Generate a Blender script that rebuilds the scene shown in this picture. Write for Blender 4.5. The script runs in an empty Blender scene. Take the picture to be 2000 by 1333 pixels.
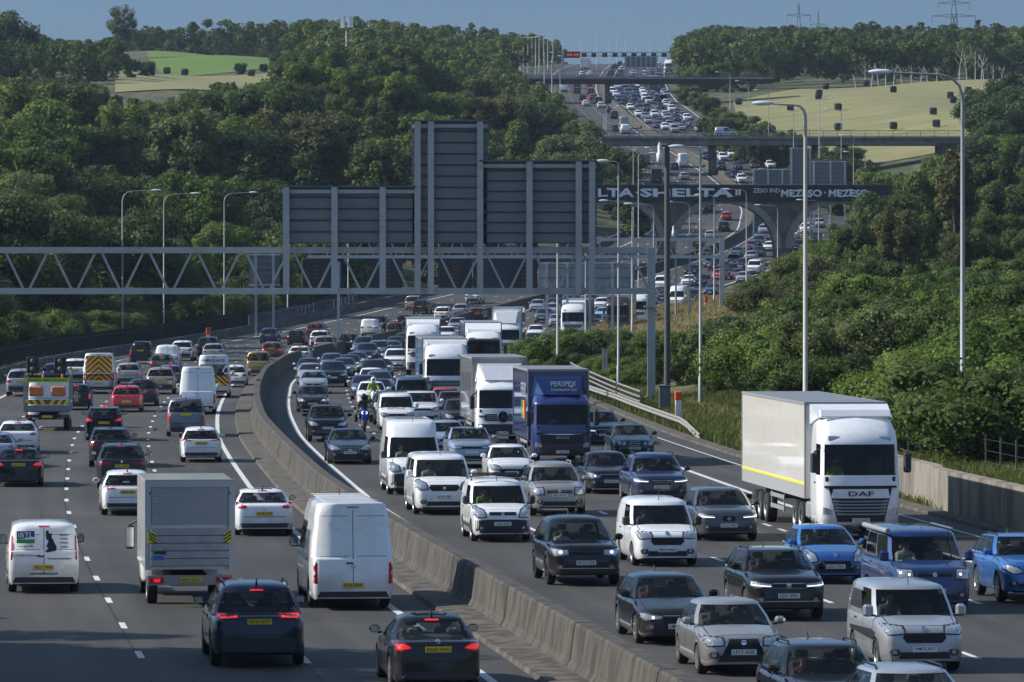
import bpy, bmesh, math, random
import numpy as np
from mathutils import Vector, Matrix
from mathutils.bvhtree import BVHTree
R = math.radians
sc = bpy.context.scene
col = sc.collection
F = 10200.0; HC = 8.7; HY = 500.0            # focal length in photo pixels, eye height over the road, level line

# ---------------------------------------------------------------- camera
cam = bpy.data.cameras.new('camera'); camo = bpy.data.objects.new('camera', cam); col.objects.link(camo)
camo.location = (0, 0, HC); camo.rotation_euler = (R(90), 0, 0)
cam.sensor_width = 36; cam.lens = F / 2000 * 36; cam.shift_y = -(666.5 - HY) / 2000
cam.clip_start = 1; cam.clip_end = 20000
sc.camera = camo
# ---------------------------------------------------------------- sky, sun, exposure
SUN_EL = 33.0; SUN_AZ = -87.0               # azimuth from +Y, clockwise
w = bpy.data.worlds.new('World'); sc.world = w; w.use_nodes = True
nt = w.node_tree; bg = nt.nodes['Background']
sky = nt.nodes.new('ShaderNodeTexSky'); sky.sky_type = 'NISHITA'; sky.sun_disc = False
sky.sun_elevation = R(SUN_EL); sky.sun_rotation = R(SUN_AZ)
sky.air_density = 1.3; sky.dust_density = 0.4; sky.ozone_density = 2.5; sky.altitude = 100
hs = nt.nodes.new('ShaderNodeMix'); hs.data_type = 'RGBA'; hs.blend_type = 'MULTIPLY'; hs.inputs[0].default_value = 1
hs.inputs[7].default_value = (0.34, 0.49, 1.08, 1)
sx_ = nt.nodes.new('ShaderNodeSeparateXYZ'); el_ = nt.nodes.new('ShaderNodeValToRGB'); el_.color_ramp.elements[0].position = .06; el_.color_ramp.elements[1].position = .45
el_.color_ramp.elements[0].color = (.185, .300, .60, 1); el_.color_ramp.elements[1].color = (.92, .90, .88, 1)
tc = nt.nodes.new('ShaderNodeTexCoord'); nz = nt.nodes.new('ShaderNodeTexNoise'); nz.inputs['Scale'].default_value = 2.2; nz.inputs['Detail'].default_value = 5
mp = nt.nodes.new('ShaderNodeMapping'); mp.inputs['Scale'].default_value = (1, 1, 3.5)
rp = nt.nodes.new('ShaderNodeValToRGB'); rp.color_ramp.elements[0].position = .42; rp.color_ramp.elements[1].position = .66
rp.color_ramp.elements[0].color = (.84, .84, .84, 1); rp.color_ramp.elements[1].color = (1.12, 1.1, 1.07, 1)
m2 = nt.nodes.new('ShaderNodeMix'); m2.data_type = 'RGBA'; m2.blend_type = 'MULTIPLY'; m2.inputs[0].default_value = 1
nt.links.new(sky.outputs[0], hs.inputs[6]); nt.links.new(tc.outputs['Generated'], mp.inputs[0]); nt.links.new(mp.outputs[0], nz.inputs[0])
nt.links.new(tc.outputs['Generated'], sx_.inputs[0]); nt.links.new(sx_.outputs[2], el_.inputs[0]); nt.links.new(el_.outputs[0], hs.inputs[7]); nt.links.new(nz.outputs[0], rp.inputs[0]); nt.links.new(hs.outputs[2], m2.inputs[6]); nt.links.new(rp.outputs[0], m2.inputs[7])
nt.links.new(m2.outputs[2], bg.inputs[0]); bg.inputs[1].default_value = 0.145
sl = bpy.data.lights.new('sun', 'SUN'); sl.energy = 5.0; sl.angle = R(0.5); sl.color = (1, .95, .87)
so = bpy.data.objects.new('sun', sl); col.objects.link(so)
sd = Vector((math.sin(R(SUN_AZ)) * math.cos(R(SUN_EL)), math.cos(R(SUN_AZ)) * math.cos(R(SUN_EL)), math.sin(R(SUN_EL))))
so.rotation_euler = sd.to_track_quat('Z', 'Y').to_euler(); so.location = (-60, -40, 120)
sc.view_settings.view_transform = 'Standard'; sc.view_settings.look = 'None'
sc.view_settings.exposure = 0.28; sc.view_settings.gamma = 1
sc.cycles.max_bounces = 6; sc.cycles.transparent_max_bounces = 6; sc.cycles.use_denoising = True
sc.cycles.caustics_reflective = False; sc.cycles.caustics_refractive = False

# ---------------------------------------------------------------- the lie of the land
YT = np.arange(0, 4200, 1.0)
def table(pts, win):
    a = np.array(pts, float); v = np.interp(YT, a[:, 0], a[:, 1]); k = np.ones(win) / win
    for _ in range(2):
        v = np.convolve(np.pad(v, win // 2, mode='edge'), k, 'valid')[:len(YT)]
    return v
def ext(pts):                                # keep the slope at the near end
    return pts
ZR = table([(0,0),(500,0),(600,.8),(700,4),(760,7.2),(800,9.5),(900,17),(1000,25),(1100,34),(1200,42),(1350,52.5),(1600,66),(1900,78.5),(2100,85),(2300,86),(2700,70),(4200,20)], 41)
XM = table([(0,12.5),(60,6.7),(100,2.1),(111.6,.8),(124.8,-.73),(138.4,-2.28),(146.4,-3.2),(182.9,-7),(223.4,-10.3),(251,-12.4),(286,-14.4),(312,-15.6),(356,-17.3),(405,-18.0),(443,-17),(500,-14),(600,-6.5),(655,2.0),(700,10),(765,23.6),(802,31.5),(843,38.2),(896,41.3),(940,40.5),(985,38.7),(1042,34.5),(1118,28),(1170,25.6),(1255,23),(1320,23),(1395,24.2),(1700,33),(2000,42),(2300,48),(4200,60)], 17)
LT = table([(0,0),(300,0),(400,.5),(500,3),(600,8),(700,15),(800,24),(900,32),(1000,40),(1200,50),(1500,66.5),(1800,72),(2300,76),(4200,70)], 41)
RT = table([(0,1.5),(200,1.7),(250,2.6),(300,3.2),(400,4),(500,5.5),(600,8.5),(700,11),(800,18),(900,27),(1000,33),(1300,52),(1600,60),(2000,70),(2400,74),(4200,70)], 41)
def T(t, Y):
    i = np.clip(Y, 0, 4198); j = np.floor(i).astype(int); f = i - j
    return t[j] * (1 - f) + t[j + 1] * f
def zr(Y): return float(T(ZR, np.float64(Y)))
def xm(Y): return float(T(XM, np.float64(Y)))
def tl(Y): return -18.5
def tr(Y): return np.interp(Y, [0, 300, 480, 9999], [20.2, 20.2, 17, 17])
def sst(x): x = np.clip(x, 0, 1); return x * x * (3 - 2 * x)
def hgt(X, Y):
    X = np.asarray(X, float); Y = np.asarray(Y, float)
    t = X - T(XM, Y); z = T(ZR, Y).copy() if np.ndim(Y) else T(ZR, Y)
    dl = (-18.5 - t); dr = t - tr(Y)
    bump = (np.sin(X * .11 + Y * .021) + np.sin(X * .043 - Y * .033)) * .5
    zl = z + (T(LT, Y) - z) * sst(dl / 55) + bump * sst((dl - 10) / 60) * np.clip(Y / 500, 0, 1.6)
    bank = np.where(Y < 260, 1.0 * sst((dr - 1.2) / 1.2) * sst((215 - Y) / 20), 0)
    zrt = z + np.maximum(bank, (T(RT, Y) - z) * sst((dr - .5) / np.interp(Y, [0, 300, 700, 1000], [9, 22, 45, 60]))) + bump * sst((dr - 10) / 60) * np.clip(Y / 600, 0, 1.6)
    return np.where(dl > 0, zl, np.where(dr > 0, zrt, z))
def hz(X, Y): return float(hgt(float(X), float(Y)))
_ys = np.arange(85, 1880, .5); _py = HY + (HC - T(ZR, _ys)) * F / _ys
def Yof(py):                                 # distance of the road surface seen at a photo row
    return float(np.interp(-py, -_py, _ys)) if py < 1480 else F * HC / (py - HY)
def P(px, py, Y): return Vector(((px - 1000) / F * Y, Y, HC - (py - HY) / F * Y))
def slope(Y): return math.atan2(xm(Y + 3) - xm(Y - 3), 6)       # road bearing, from +Y towards +X
def grade(Y): return math.atan2(zr(Y + 3) - zr(Y - 3), 6)

# ---------------------------------------------------------------- materials
MC = {}
def princ(name, c=(.5,.5,.5), rough=.6, metal=0., coat=0., emis=0., ecol=None, noise=None, bump=0.):
    if name in MC: return MC[name]
    m = bpy.data.materials.new(name); m.use_nodes = True; n = m.node_tree; b = n.nodes['Principled BSDF']
    b.inputs['Base Color'].default_value = (*c, 1); b.inputs['Roughness'].default_value = rough; b.inputs['Metallic'].default_value = metal
    if coat: b.inputs['Coat Weight'].default_value = coat; b.inputs['Coat Roughness'].default_value = .04
    if emis: b.inputs['Emission Color'].default_value = (*(ecol or c), 1); b.inputs['Emission Strength'].default_value = emis
    if noise:                                # (scale, colour2, lo, hi, stretch)
        s, c2, lo, hi = noise[:4]
        t = n.nodes.new('ShaderNodeTexCoord'); mpg = n.nodes.new('ShaderNodeMapping'); mpg.inputs['Scale'].default_value = noise[4] if len(noise) > 4 else (1,1,1)
        x = n.nodes.new('ShaderNodeTexNoise'); x.inputs['Scale'].default_value = s; x.inputs['Detail'].default_value = 6; x.inputs['Roughness'].default_value = .62
        r = n.nodes.new('ShaderNodeValToRGB'); r.color_ramp.elements[0].position = lo; r.color_ramp.elements[1].position = hi
        r.color_ramp.elements[0].color = (*c, 1); r.color_ramp.elements[1].color = (*c2, 1)
        n.links.new(t.outputs['Object'], mpg.inputs[0]); n.links.new(mpg.outputs[0], x.inputs[0]); n.links.new(x.outputs[0], r.inputs[0]); n.links.new(r.outputs[0], b.inputs['Base Color'])
        if bump:
            bp = n.nodes.new('ShaderNodeBump'); bp.inputs['Strength'].default_value = bump; bp.inputs['Distance'].default_value = .05
            n.links.new(x.outputs[0], bp.inputs['Height']); n.links.new(bp.outputs[0], b.inputs['Normal'])
    if max(c) < .06 and name.startswith('paint'): b.inputs['Specular IOR Level'].default_value = .25
    MC[name] = m; return m
def paint(name):
    C = dict(white=(.84,.85,.86), offwhite=(.70,.69,.64), black=(.008,.009,.012), darkblue=(.010,.016,.040), navy=(.012,.020,.075), grey=(.07,.075,.085), darkgrey=(.028,.031,.036),
        silver=(.42,.44,.47), warmsilver=(.36,.34,.32), red=(.52,.018,.022), darkred=(.13,.010,.014), blue=(.012,.042,.16), brightblue=(.03,.17,.50), lightblue=(.22,.45,.72), steelblue=(.12,.16,.22),
        gold=(.36,.27,.10), beige=(.40,.35,.26), green=(.012,.04,.035), paleblue=(.36,.43,.55), brown=(.08,.045,.03), taxigrey=(.13,.15,.185), truckblue=(.014,.028,.13), yellow=(.75,.62,.03), cream=(.88,.85,.76), greybox=(.23,.24,.25), alu=(.46,.48,.50))
    c = C[name]; met = name in ('silver','warmsilver','grey','paleblue','gold','steelblue','taxigrey','beige','darkgrey','blue','brightblue','alu','brown')
    dk = max(c) < .06
    new = 'paint_' + name not in MC; m = princ('paint_' + name, c, .32 if met else (.16 if dk else .28), .45 if met else 0, .45 if dk else .9, noise=(3.5, tuple(x * .86 + .004 for x in c), .42, .75, (1, 1, 2)))
    if new:                                  # road dirt thrown up over the sills and lower panels
        n = m.node_tree; b = n.nodes['Principled BSDF']; src = b.inputs['Base Color'].links[0].from_socket
        t = n.nodes.new('ShaderNodeTexCoord'); s = n.nodes.new('ShaderNodeSeparateXYZ'); n.links.new(t.outputs['Object'], s.inputs[0]); r = n.nodes.new('ShaderNodeMapRange'); r.inputs[1].default_value = .95; r.inputs[2].default_value = .25; r.inputs[3].default_value = 0; r.inputs[4].default_value = .62; n.links.new(s.outputs[2], r.inputs[0])
        z = n.nodes.new('ShaderNodeTexNoise'); z.inputs['Scale'].default_value = 2.6; z.inputs['Detail'].default_value = 7; n.links.new(t.outputs['Object'], z.inputs[0]); u = n.nodes.new('ShaderNodeMath'); u.operation = 'MULTIPLY'; n.links.new(r.outputs[0], u.inputs[0]); n.links.new(z.outputs[0], u.inputs[1])
        x = n.nodes.new('ShaderNodeMix'); x.data_type = 'RGBA'; x.inputs[7].default_value = (.11, .10, .085, 1); n.links.new(u.outputs[0], x.inputs[0]); n.links.new(src, x.inputs[6]); n.links.new(x.outputs[2], b.inputs['Base Color'])
    return m
def M(n):
    if n in MC: return MC[n]
    d = dict(
        tyre=((.014,.014,.015), .85), rim=((.42,.43,.45), .3, .8), darkrim=((.03,.03,.033), .35, .7), black=((.012,.012,.013), .5), plastic=((.03,.031,.033), .6), under=((.008,.008,.009), .9),
        interior=((.022,.022,.024), .8), seat=((.09,.09,.095), .85), seatlight=((.25,.23,.20), .8), chrome=((.7,.71,.72), .12, 1.), lampglass=((.42,.44,.48), .10, .5, 1.),
        taillight=((.50,.012,.014), .15, 0, .6), amber=((.6,.16,.01), .2), platewhite=((.72,.73,.72), .5), plateyellow=((.72,.50,.03), .5), plateblack=((.01,.01,.01), .6),
        steel=((.30,.31,.32), .5, .3), galv=((.36,.40,.42), .55, .25), galvdark=((.10,.12,.13), .7), lamphead=((.70,.73,.76), .35), polegrey=((.31,.32,.32), .55, .2), polelight=((.44,.42,.37), .6),
        orange=((.75,.10,.02), .5), whiteplastic=((.75,.75,.74), .5), yellowgreen=((.55,.75,.02), .5), markred=((.42,.02,.02), .5), markyellow=((.72,.60,.03), .5), bluesign=((.02,.14,.55), .5), skin=((.42,.24,.17), .6), hair=((.03,.02,.015), .7),
        mast=((.075,.075,.07), .7), greenpatch=((.03,.30,.10), .5), bluepatch=((.03,.04,.30), .5), white=((.75,.76,.77), .5), bale=((.008,.008,.010), .35), graffiti=((.82,.83,.84), .6), deadwood=((.42,.40,.37), .8))
    v = d[n]; return princ(n, *v)
def glass(name, tint, opaque):
    if name in MC: return MC[name]
    m = bpy.data.materials.new(name); m.use_nodes = True; n = m.node_tree; b = n.nodes['Principled BSDF']; o = n.nodes['Material Output']
    b.inputs['Base Color'].default_value = (.006,.007,.008,1); b.inputs['Roughness'].default_value = .03; b.inputs['IOR'].default_value = 1.52
    b.inputs['Coat Weight'].default_value = .3
    if not opaque:
        t = n.nodes.new('ShaderNodeBsdfTransparent'); t.inputs[0].default_value = (*tint, 1)
        x = n.nodes.new('ShaderNodeMixShader'); x.inputs[0].default_value = .62
        n.links.new(b.outputs[0], x.inputs[1]); n.links.new(t.outputs[0], x.inputs[2]); n.links.new(x.outputs[0], o.inputs[0])
    MC[name] = m; return m
GLC = glass('glass_clear', (.74,.79,.78), False); GLO = glass('glass_dark', (0,0,0), True)
LIT = princ('lit_lamp', (.9,.93,1), .2, emis=1.15, ecol=(.9,.95,1)); LITR = princ('lit_brake', (.7,.02,.02), .3, emis=.5, ecol=(1,.03,.03))
LITM = princ('lit_matrix', (.6,.04,.02), .3, emis=.6, ecol=(1,.06,.02))

# ---------------------------------------------------------------- mesh collector
class MB:
    def __init__(s): s.v = []; s.f = []; s.m = []; s.ml = []; s.sm = []
    def mi(s, mat):
        if mat not in s.ml: s.ml.append(mat)
        return s.ml.index(mat)
    def add(s, vs, fs, mat, smooth=False):
        o = len(s.v); s.v += [tuple(v) for v in vs]; k = s.mi(mat)
        for f in fs: s.f.append(tuple(o + i for i in f)); s.m.append(k); s.sm.append(smooth)
        return s
    def box(s, c, d, mat, rot=None, bev=0):
        cx, cy, cz = c; x, y, z = d[0] / 2, d[1] / 2, d[2] / 2
        if bev:
            b = min(bev, x * .9, y * .9, z * .9); vs = []
            for k, (ix, iy, zz) in enumerate([(b, b, -z), (0, 0, -z + b), (0, 0, z - b), (b, b, z)]):
                X_, Y_ = x - ix, y - iy; cb = b if k in (1, 2) else b * .3
                vs += [(X_ - cb, -Y_, zz), (X_, -Y_ + cb, zz), (X_, Y_ - cb, zz), (X_ - cb, Y_, zz), (-X_ + cb, Y_, zz), (-X_, Y_ - cb, zz), (-X_, -Y_ + cb, zz), (-X_ + cb, -Y_, zz)]
            fs = [tuple(range(7, -1, -1)), tuple(range(24, 32))]
            for k in range(3):
                for i in range(8): j = (i + 1) % 8; fs.append((k * 8 + i, k * 8 + j, k * 8 + 8 + j, k * 8 + 8 + i))
        else:
            vs = [(-x,-y,-z),(x,-y,-z),(x,y,-z),(-x,y,-z),(-x,-y,z),(x,-y,z),(x,y,z),(-x,y,z)]
            fs = [(3,2,1,0),(4,5,6,7),(0,1,5,4),(1,2,6,5),(2,3,7,6),(3,0,4,7)]
        if rot is not None: vs = [tuple(rot @ Vector(v)) for v in vs]
        return s.add([(v[0] + cx, v[1] + cy, v[2] + cz) for v in vs], fs, mat)
    def tube(s, pts, rs, mat, n=8, smooth=True, cap=True):
        pts = [Vector(p) for p in pts]
        if not hasattr(rs, '__len__'): rs = [rs] * len(pts)
        vs = []; fs = []; up = None
        for i, p in enumerate(pts):
            d = (pts[min(i + 1, len(pts) - 1)] - pts[max(i - 1, 0)]).normalized()
            if up is None: up = Vector((0, 0, 1)) if abs(d.z) < .9 else Vector((1, 0, 0))
            a = d.cross(up).normalized(); b = a.cross(d).normalized(); up = b
            for k in range(n):
                t = 2 * math.pi * (k + .5) / n; vs.append(p + (a * math.cos(t) + b * math.sin(t)) * rs[i])
        for i in range(len(pts) - 1):
            for k in range(n):
                j = (k + 1) % n; fs.append((i * n + k, i * n + j, (i + 1) * n + j, (i + 1) * n + k))
        s.add(vs, fs, mat, smooth)
        if cap: s.add(vs[:n], [tuple(range(n))], mat); s.add(vs[-n:], [tuple(range(n - 1, -1, -1))], mat)
        return s
    def lathe(s, prof, mat, n=20, axis='y', c=(0,0,0), smooth=True):
        vs = []; fs = []
        for a, r in prof:
            for k in range(n):
                t = 2 * math.pi * k / n; p, q = r * math.cos(t), r * math.sin(t)
                v = (p, a, q) if axis == 'y' else ((p, q, a) if axis == 'z' else (a, p, q))
                vs.append((v[0] + c[0], v[1] + c[1], v[2] + c[2]))
        for i in range(len(prof) - 1):
            for k in range(n):
                j = (k + 1) % n; fs.append((i * n + k, i * n + j, (i + 1) * n + j, (i + 1) * n + k))
        return s.add(vs, fs, mat, smooth)
    def build(s, name, parent=None, loc=None):
        me = bpy.data.meshes.new(name); me.from_pydata(s.v, [], s.f)
        for m in s.ml: me.materials.append(m)
        me.polygons.foreach_set('material_index', s.m); me.polygons.foreach_set('use_smooth', s.sm); me.update()
        o = bpy.data.objects.new(name, me); col.objects.link(o)
        if parent is not None: o.parent = parent
        if loc is not None: o.location = loc
        return o
def tag(o, label=None, cat=None, group=None, kind=None):
    if label: o['label'] = label
    if cat: o['category'] = cat
    if group: o['group'] = group
    if kind: o['kind'] = kind
    return o
def empty(name, loc=(0,0,0), rz=0, rx=0):
    o = bpy.data.objects.new(name, None); col.objects.link(o); o.location = loc; o.rotation_euler = (rx, 0, rz); o.empty_display_size = .3; return o
def kids():
    d = {}
    for o in bpy.data.objects:
        if o.parent: d.setdefault(o.parent.name, []).append(o)
    return d
def subtree(o): return (o, [subtree(c) for c in o.children])
def copy_tree(tree, parent=None):
    o, ch = tree; c = o.copy(); col.objects.link(c); c.parent = parent
    for t in ch: copy_tree(t, c)
    return c
def fix_normals(o):
    bm = bmesh.new(); bm.from_mesh(o.data); bmesh.ops.recalc_face_normals(bm, faces=bm.faces); bm.to_mesh(o.data); bm.free()
    return o
TXT = {}
def text(name, s, mat, h, loc, face, parent, width=None, thick=.004, bold=.012):
    key = (s, round(h, 3), width, mat.name)
    if key not in TXT:
        c = bpy.data.curves.new('t', 'FONT'); c.body = s; c.size = h * 1.4; c.extrude = thick; c.align_x = 'CENTER'; c.align_y = 'CENTER'; c.resolution_u = 2; c.offset = h * bold
        o = bpy.data.objects.new('t', c); me = bpy.data.meshes.new_from_object(o, depsgraph=None) if False else o.to_mesh().copy()
        n = len(me.vertices); a = np.empty(n * 3, np.float32); me.vertices.foreach_get('co', a); a = a.reshape(-1, 3)
        if n:
            ctr = (a.max(0) + a.min(0)) / 2; a[:, :2] -= ctr[:2]; ex = a.max(0) - a.min(0)
            a[:, 1] *= h / max(ex[1], 1e-6)
            if width: a[:, 0] *= width / max(ex[0], 1e-6)
            if bold > .04: b0_ = a.copy(); a[:, 0] += h * .045 * np.sin(b0_[:, 1] * 5.1 + b0_[:, 0] * 2.3); a[:, 1] += h * .05 * np.sin(b0_[:, 0] * 3.7 + 1) + h * .03 * np.sin(b0_[:, 0] * 9.1)
            me.vertices.foreach_set('co', a.ravel()); me.update()
        me.materials.clear(); me.materials.append(mat); TXT[key] = me
        o.to_mesh_clear(); bpy.data.objects.remove(o); bpy.data.curves.remove(c)
    o = bpy.data.objects.new(name, TXT[key]); col.objects.link(o); o.parent = parent
    B = dict(front=((0,1,0),(0,0,1),(1,0,0)), back=((0,-1,0),(0,0,1),(-1,0,0)), right=((1,0,0),(0,0,1),(0,-1,0)), south=((1,0,0),(0,0,1),(0,-1,0)))[face]
    m = Matrix((B[0], B[1], B[2])).transposed().to_4x4(); m.translation = Vector(loc); o.matrix_basis = m
    return o
# ---------------------------------------------------------------- ground, road, markings
def ribbon(name, prof, Y0, Y1, step, mat, kind=None, parent=None, zoff=0, smooth=False, uvs=True):
    """prof: list of (t, z) or a function of Y giving it; t is measured from the middle barrier's left foot"""
    ys = list(np.arange(Y0, Y1 + .01, step)); vs = []; fs = []; uv = []; n = None
    for Y in ys:
        pr = prof(Y) if callable(prof) else prof; n = len(pr); X0 = xm(Y); z0 = zr(Y)
        for t, z in pr: vs.append((X0 + t, Y, z0 + z + zoff)); uv.append((t, Y))
    for i in range(len(ys) - 1):
        for k in range(n - 1): fs.append((i * n + k, i * n + k + 1, (i + 1) * n + k + 1, (i + 1) * n + k))
    me = bpy.data.meshes.new(name); me.from_pydata(vs, [], fs); me.materials.append(mat)
    u = me.uv_layers.new(name='UVMap'); li = np.empty(len(me.loops), np.int32); me.loops.foreach_get('vertex_index', li)
    u.data.foreach_set('uv', np.array(uv, np.float32)[li].ravel())
    if smooth: me.polygons.foreach_set('use_smooth', [True] * len(fs))
    me.update(); o = bpy.data.objects.new(name, me); col.objects.link(o)
    if parent: o.parent = parent
    if kind: o['kind'] = kind
    return o
def asphalt():
    m = bpy.data.materials.new('asphalt'); m.use_nodes = True; n = m.node_tree; L = n.links; b = n.nodes['Principled BSDF']
    uv = n.nodes.new('ShaderNodeUVMap'); sp = n.nodes.new('ShaderNodeSeparateXYZ'); L.new(uv.outputs[0], sp.inputs[0])
    tc = n.nodes.new('ShaderNodeTexCoord')
    fine = n.nodes.new('ShaderNodeTexNoise'); fine.inputs['Scale'].default_value = 18; fine.inputs['Detail'].default_value = 4; L.new(tc.outputs['Object'], fine.inputs[0])
    mp = n.nodes.new('ShaderNodeMapping'); mp.inputs['Scale'].default_value = (1.6, .05, 1); L.new(uv.outputs[0], mp.inputs[0])
    st = n.nodes.new('ShaderNodeTexNoise'); st.inputs['Scale'].default_value = 1; st.inputs['Detail'].default_value = 5; L.new(mp.outputs[0], st.inputs[0])
    big = n.nodes.new('ShaderNodeTexNoise'); big.inputs['Scale'].default_value = .12; big.inputs['Detail'].default_value = 5; L.new(tc.outputs['Object'], big.inputs[0])
    def mth(op, a, v=None, c=None):
        x = n.nodes.new('ShaderNodeMath'); x.operation = op
        for i, q in enumerate((a, v, c)):
            if q is None: continue
            if isinstance(q, (int, float)): x.inputs[i].default_value = q
            else: L.new(q, x.inputs[i])
        return x.outputs[0]
    # rubbed wheel tracks, one pair a lane, and the tarred joints by the lane lines
    ph = mth('MULTIPLY', mth('ADD', sp.outputs[0], 3.25), 2 * math.pi / 1.77); tracks = mth('MULTIPLY', mth('COSINE', ph), .05)
    v = mth('ADD', mth('MULTIPLY', fine.outputs[0], .35), mth('MULTIPLY', st.outputs[0], .55)); v = mth('ADD', v, mth('MULTIPLY', big.outputs[0], .55)); v = mth('ADD', v, tracks)
    r = n.nodes.new('ShaderNodeValToRGB'); r.color_ramp.elements[0].position = .45; r.color_ramp.elements[1].position = 1.0
    r.color_ramp.elements[0].color = (.035,.0345,.033,1); r.color_ramp.elements[1].color = (.078,.075,.070,1)
    L.new(v, r.inputs[0])
    dk = n.nodes.new('ShaderNodeMix'); dk.data_type = 'RGBA'; dk.blend_type = 'MULTIPLY'; L.new(r.outputs[0], dk.inputs[6]); dk.inputs[7].default_value = (.45,.45,.45,1)
    sm = None
    for t in (-14.22, -12.35, -8.72, -5.22, 5.98, 9.52, 13.18):
        q = mth('LESS_THAN', mth('ABSOLUTE', mth('SUBTRACT', sp.outputs[0], t)), .035); sm = q if sm is None else mth('MAXIMUM', sm, q)
    L.new(mth('MULTIPLY', sm, mth('GREATER_THAN', st.outputs[0], .42)), dk.inputs[0])
    # resurfaced bays: each lane bay a little lighter or darker, with thin cross joints
    bay = n.nodes.new('ShaderNodeCombineXYZ'); L.new(mth('FLOOR', mth('DIVIDE', mth('ADD', sp.outputs[0], 1.7), 3.55)), bay.inputs[0]); L.new(mth('FLOOR', mth('DIVIDE', sp.outputs[1], 31.0)), bay.inputs[1])
    wn = n.nodes.new('ShaderNodeTexWhiteNoise'); wn.noise_dimensions = '2D'; L.new(bay.outputs[0], wn.inputs['Vector'])
    bm_ = n.nodes.new('ShaderNodeMix'); bm_.data_type = 'RGBA'; bm_.blend_type = 'MULTIPLY'; bm_.inputs[0].default_value = 1; gr = n.nodes.new('ShaderNodeCombineColor'); gv = mth('ADD', mth('MULTIPLY', wn.outputs['Value'], .26), .86)
    jt = mth('LESS_THAN', mth('FRACT', mth('DIVIDE', sp.outputs[1], 31.0)), .004); gv = mth('MULTIPLY', gv, mth('SUBTRACT', 1.0, mth('MULTIPLY', jt, .4)))
    for i in range(3): L.new(gv, gr.inputs[i])
    L.new(dk.outputs[2], bm_.inputs[6]); L.new(gr.outputs[0], bm_.inputs[7]); L.new(bm_.outputs[2], b.inputs['Base Color']); b.inputs['Roughness'].default_value = .82; b.inputs['Specular IOR Level'].default_value = .35
    bp = n.nodes.new('ShaderNodeBump'); bp.inputs['Strength'].default_value = .35; bp.inputs['Distance'].default_value = .01; L.new(fine.outputs[0], bp.inputs['Height']); L.new(bp.outputs[0], b.inputs['Normal'])
    return m
ASPH = asphalt()
# the ground sheet: follows the road and climbs into the hills on both sides
ty = np.concatenate([np.arange(-40, 600, 6), np.arange(600, 1600, 7), np.arange(1600, 4190, 60)]); tt = np.array([-900,-600,-420,-330] + list(range(-280, -60, 8)) + [-58,-50,-43,-37,-32,-28,-24,-21,-19,-18.5,-9,0,9,17,20.2,20.9,21.5,22,22.6,23.4,25,27,30,34,38,43,50,58] + list(range(66, 250, 8)) + [280,360,500,750,1000.])
GX = T(XM, np.clip(ty, 0, 4190))[:, None] + tt[None, :]; GY = np.repeat(ty[:, None], len(tt), 1); GZ = hgt(GX, np.clip(GY, 0, 4190))
GZ = GZ - np.where((tt >= -18.5) & (tt <= 17.5), .08, .02)[None, :]
vs = np.stack([GX, GY, GZ], -1).reshape(-1, 3); nc = len(tt)
fs = [(i * nc + k, i * nc + k + 1, (i + 1) * nc + k + 1, (i + 1) * nc + k) for i in range(len(ty) - 1) for k in range(nc - 1)]
grassmat = princ('rough_grass', (.035,.050,.014), .95, noise=(.35, (.115,.105,.045), .42, .66, (1, .5, 1)), bump=.6)
g = bpy.data.meshes.new('ground'); g.from_pydata([tuple(v) for v in vs], [], fs); g.materials.append(grassmat); g.polygons.foreach_set('use_smooth', [True] * len(fs))
go = bpy.data.objects.new('ground', g); col.objects.link(go); go['kind'] = 'structure'
ribbon('road', lambda Y: [(tl(Y), 0), (-15.6, 0), (-9, 0), (-3, 0), (0, 0), (3, 0), (9, 0), (14, 0), (float(tr(Y)), 0)], -30, 2600, 4, ASPH, 'structure')
conc = princ('weathered_concrete', (.082,.073,.058), .88, noise=(1.7, (.028,.025,.021), .40, .64, (1.4, 1.4, .45)), bump=.25)
concd = princ('stained_concrete', (.13,.125,.11), .9, noise=(.8, (.05,.05,.047), .42, .62, (1, .5, 2)), bump=.25)
kerbm = princ('kerb_concrete', (.115,.10,.08), .9, noise=(1.9, (.045,.04,.033), .42, .6), bump=.4)
ribbon('central_kerb', [(-.80, 0), (-.76, .10), (-.25, .13), (.05, .14)], 40, 2000, 4, kerbm, 'structure', smooth=False, zoff=.006)
markm = princ('road_paint', (.62,.62,.60), .7, noise=(5, (.36,.36,.35), .50, .72))
mk = MB()
def strip(t0, t1, Y0, Y1, step=6):
    n = max(1, int(round((Y1 - Y0) / step)))
    vs = []
    for i in range(n + 1):
        Y = Y0 + (Y1 - Y0) * i / n; z = zr(Y) + .006
        vs += [(xm(Y) + t0, Y, z), (xm(Y) + t1, Y, z)]
    mk.add(vs, [(2 * i, 2 * i + 1, 2 * i + 3, 2 * i + 2) for i in range(n)], markm)
def trr(Y): return 16.5
strip(-1.85, -1.65, 40, 1900); strip(2.10, 2.32, 40, 1900); strip(-15.55, -15.33, 40, 1900)
strip(16.35, 16.58, 40, 153); strip(16.35, 16.58, 168, 1900)
for t in (-12.25, -8.65, -5.15, 5.9, 9.42, 13.08):
    Y = 47.0 + (t * 7.3) % 3
    while Y < 1500:
        strip(t - .075, t + .075, Y, Y + 2.0, 2); Y += 9
Y = 50.
while Y < 250: strip(19.2, 19.3, Y, Y + 5, 5); Y += 5.0
for Y in np.arange(152, 172, 3.2): strip(13.7, 13.85, Y, Y + 1.6, 2)
for Y in (118.5, 121, 123.5, 126): strip(16.4, 16.62, Y, Y + 1.2, 2)
mko = mk.build('road_markings'); mko['kind'] = 'structure'
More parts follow.
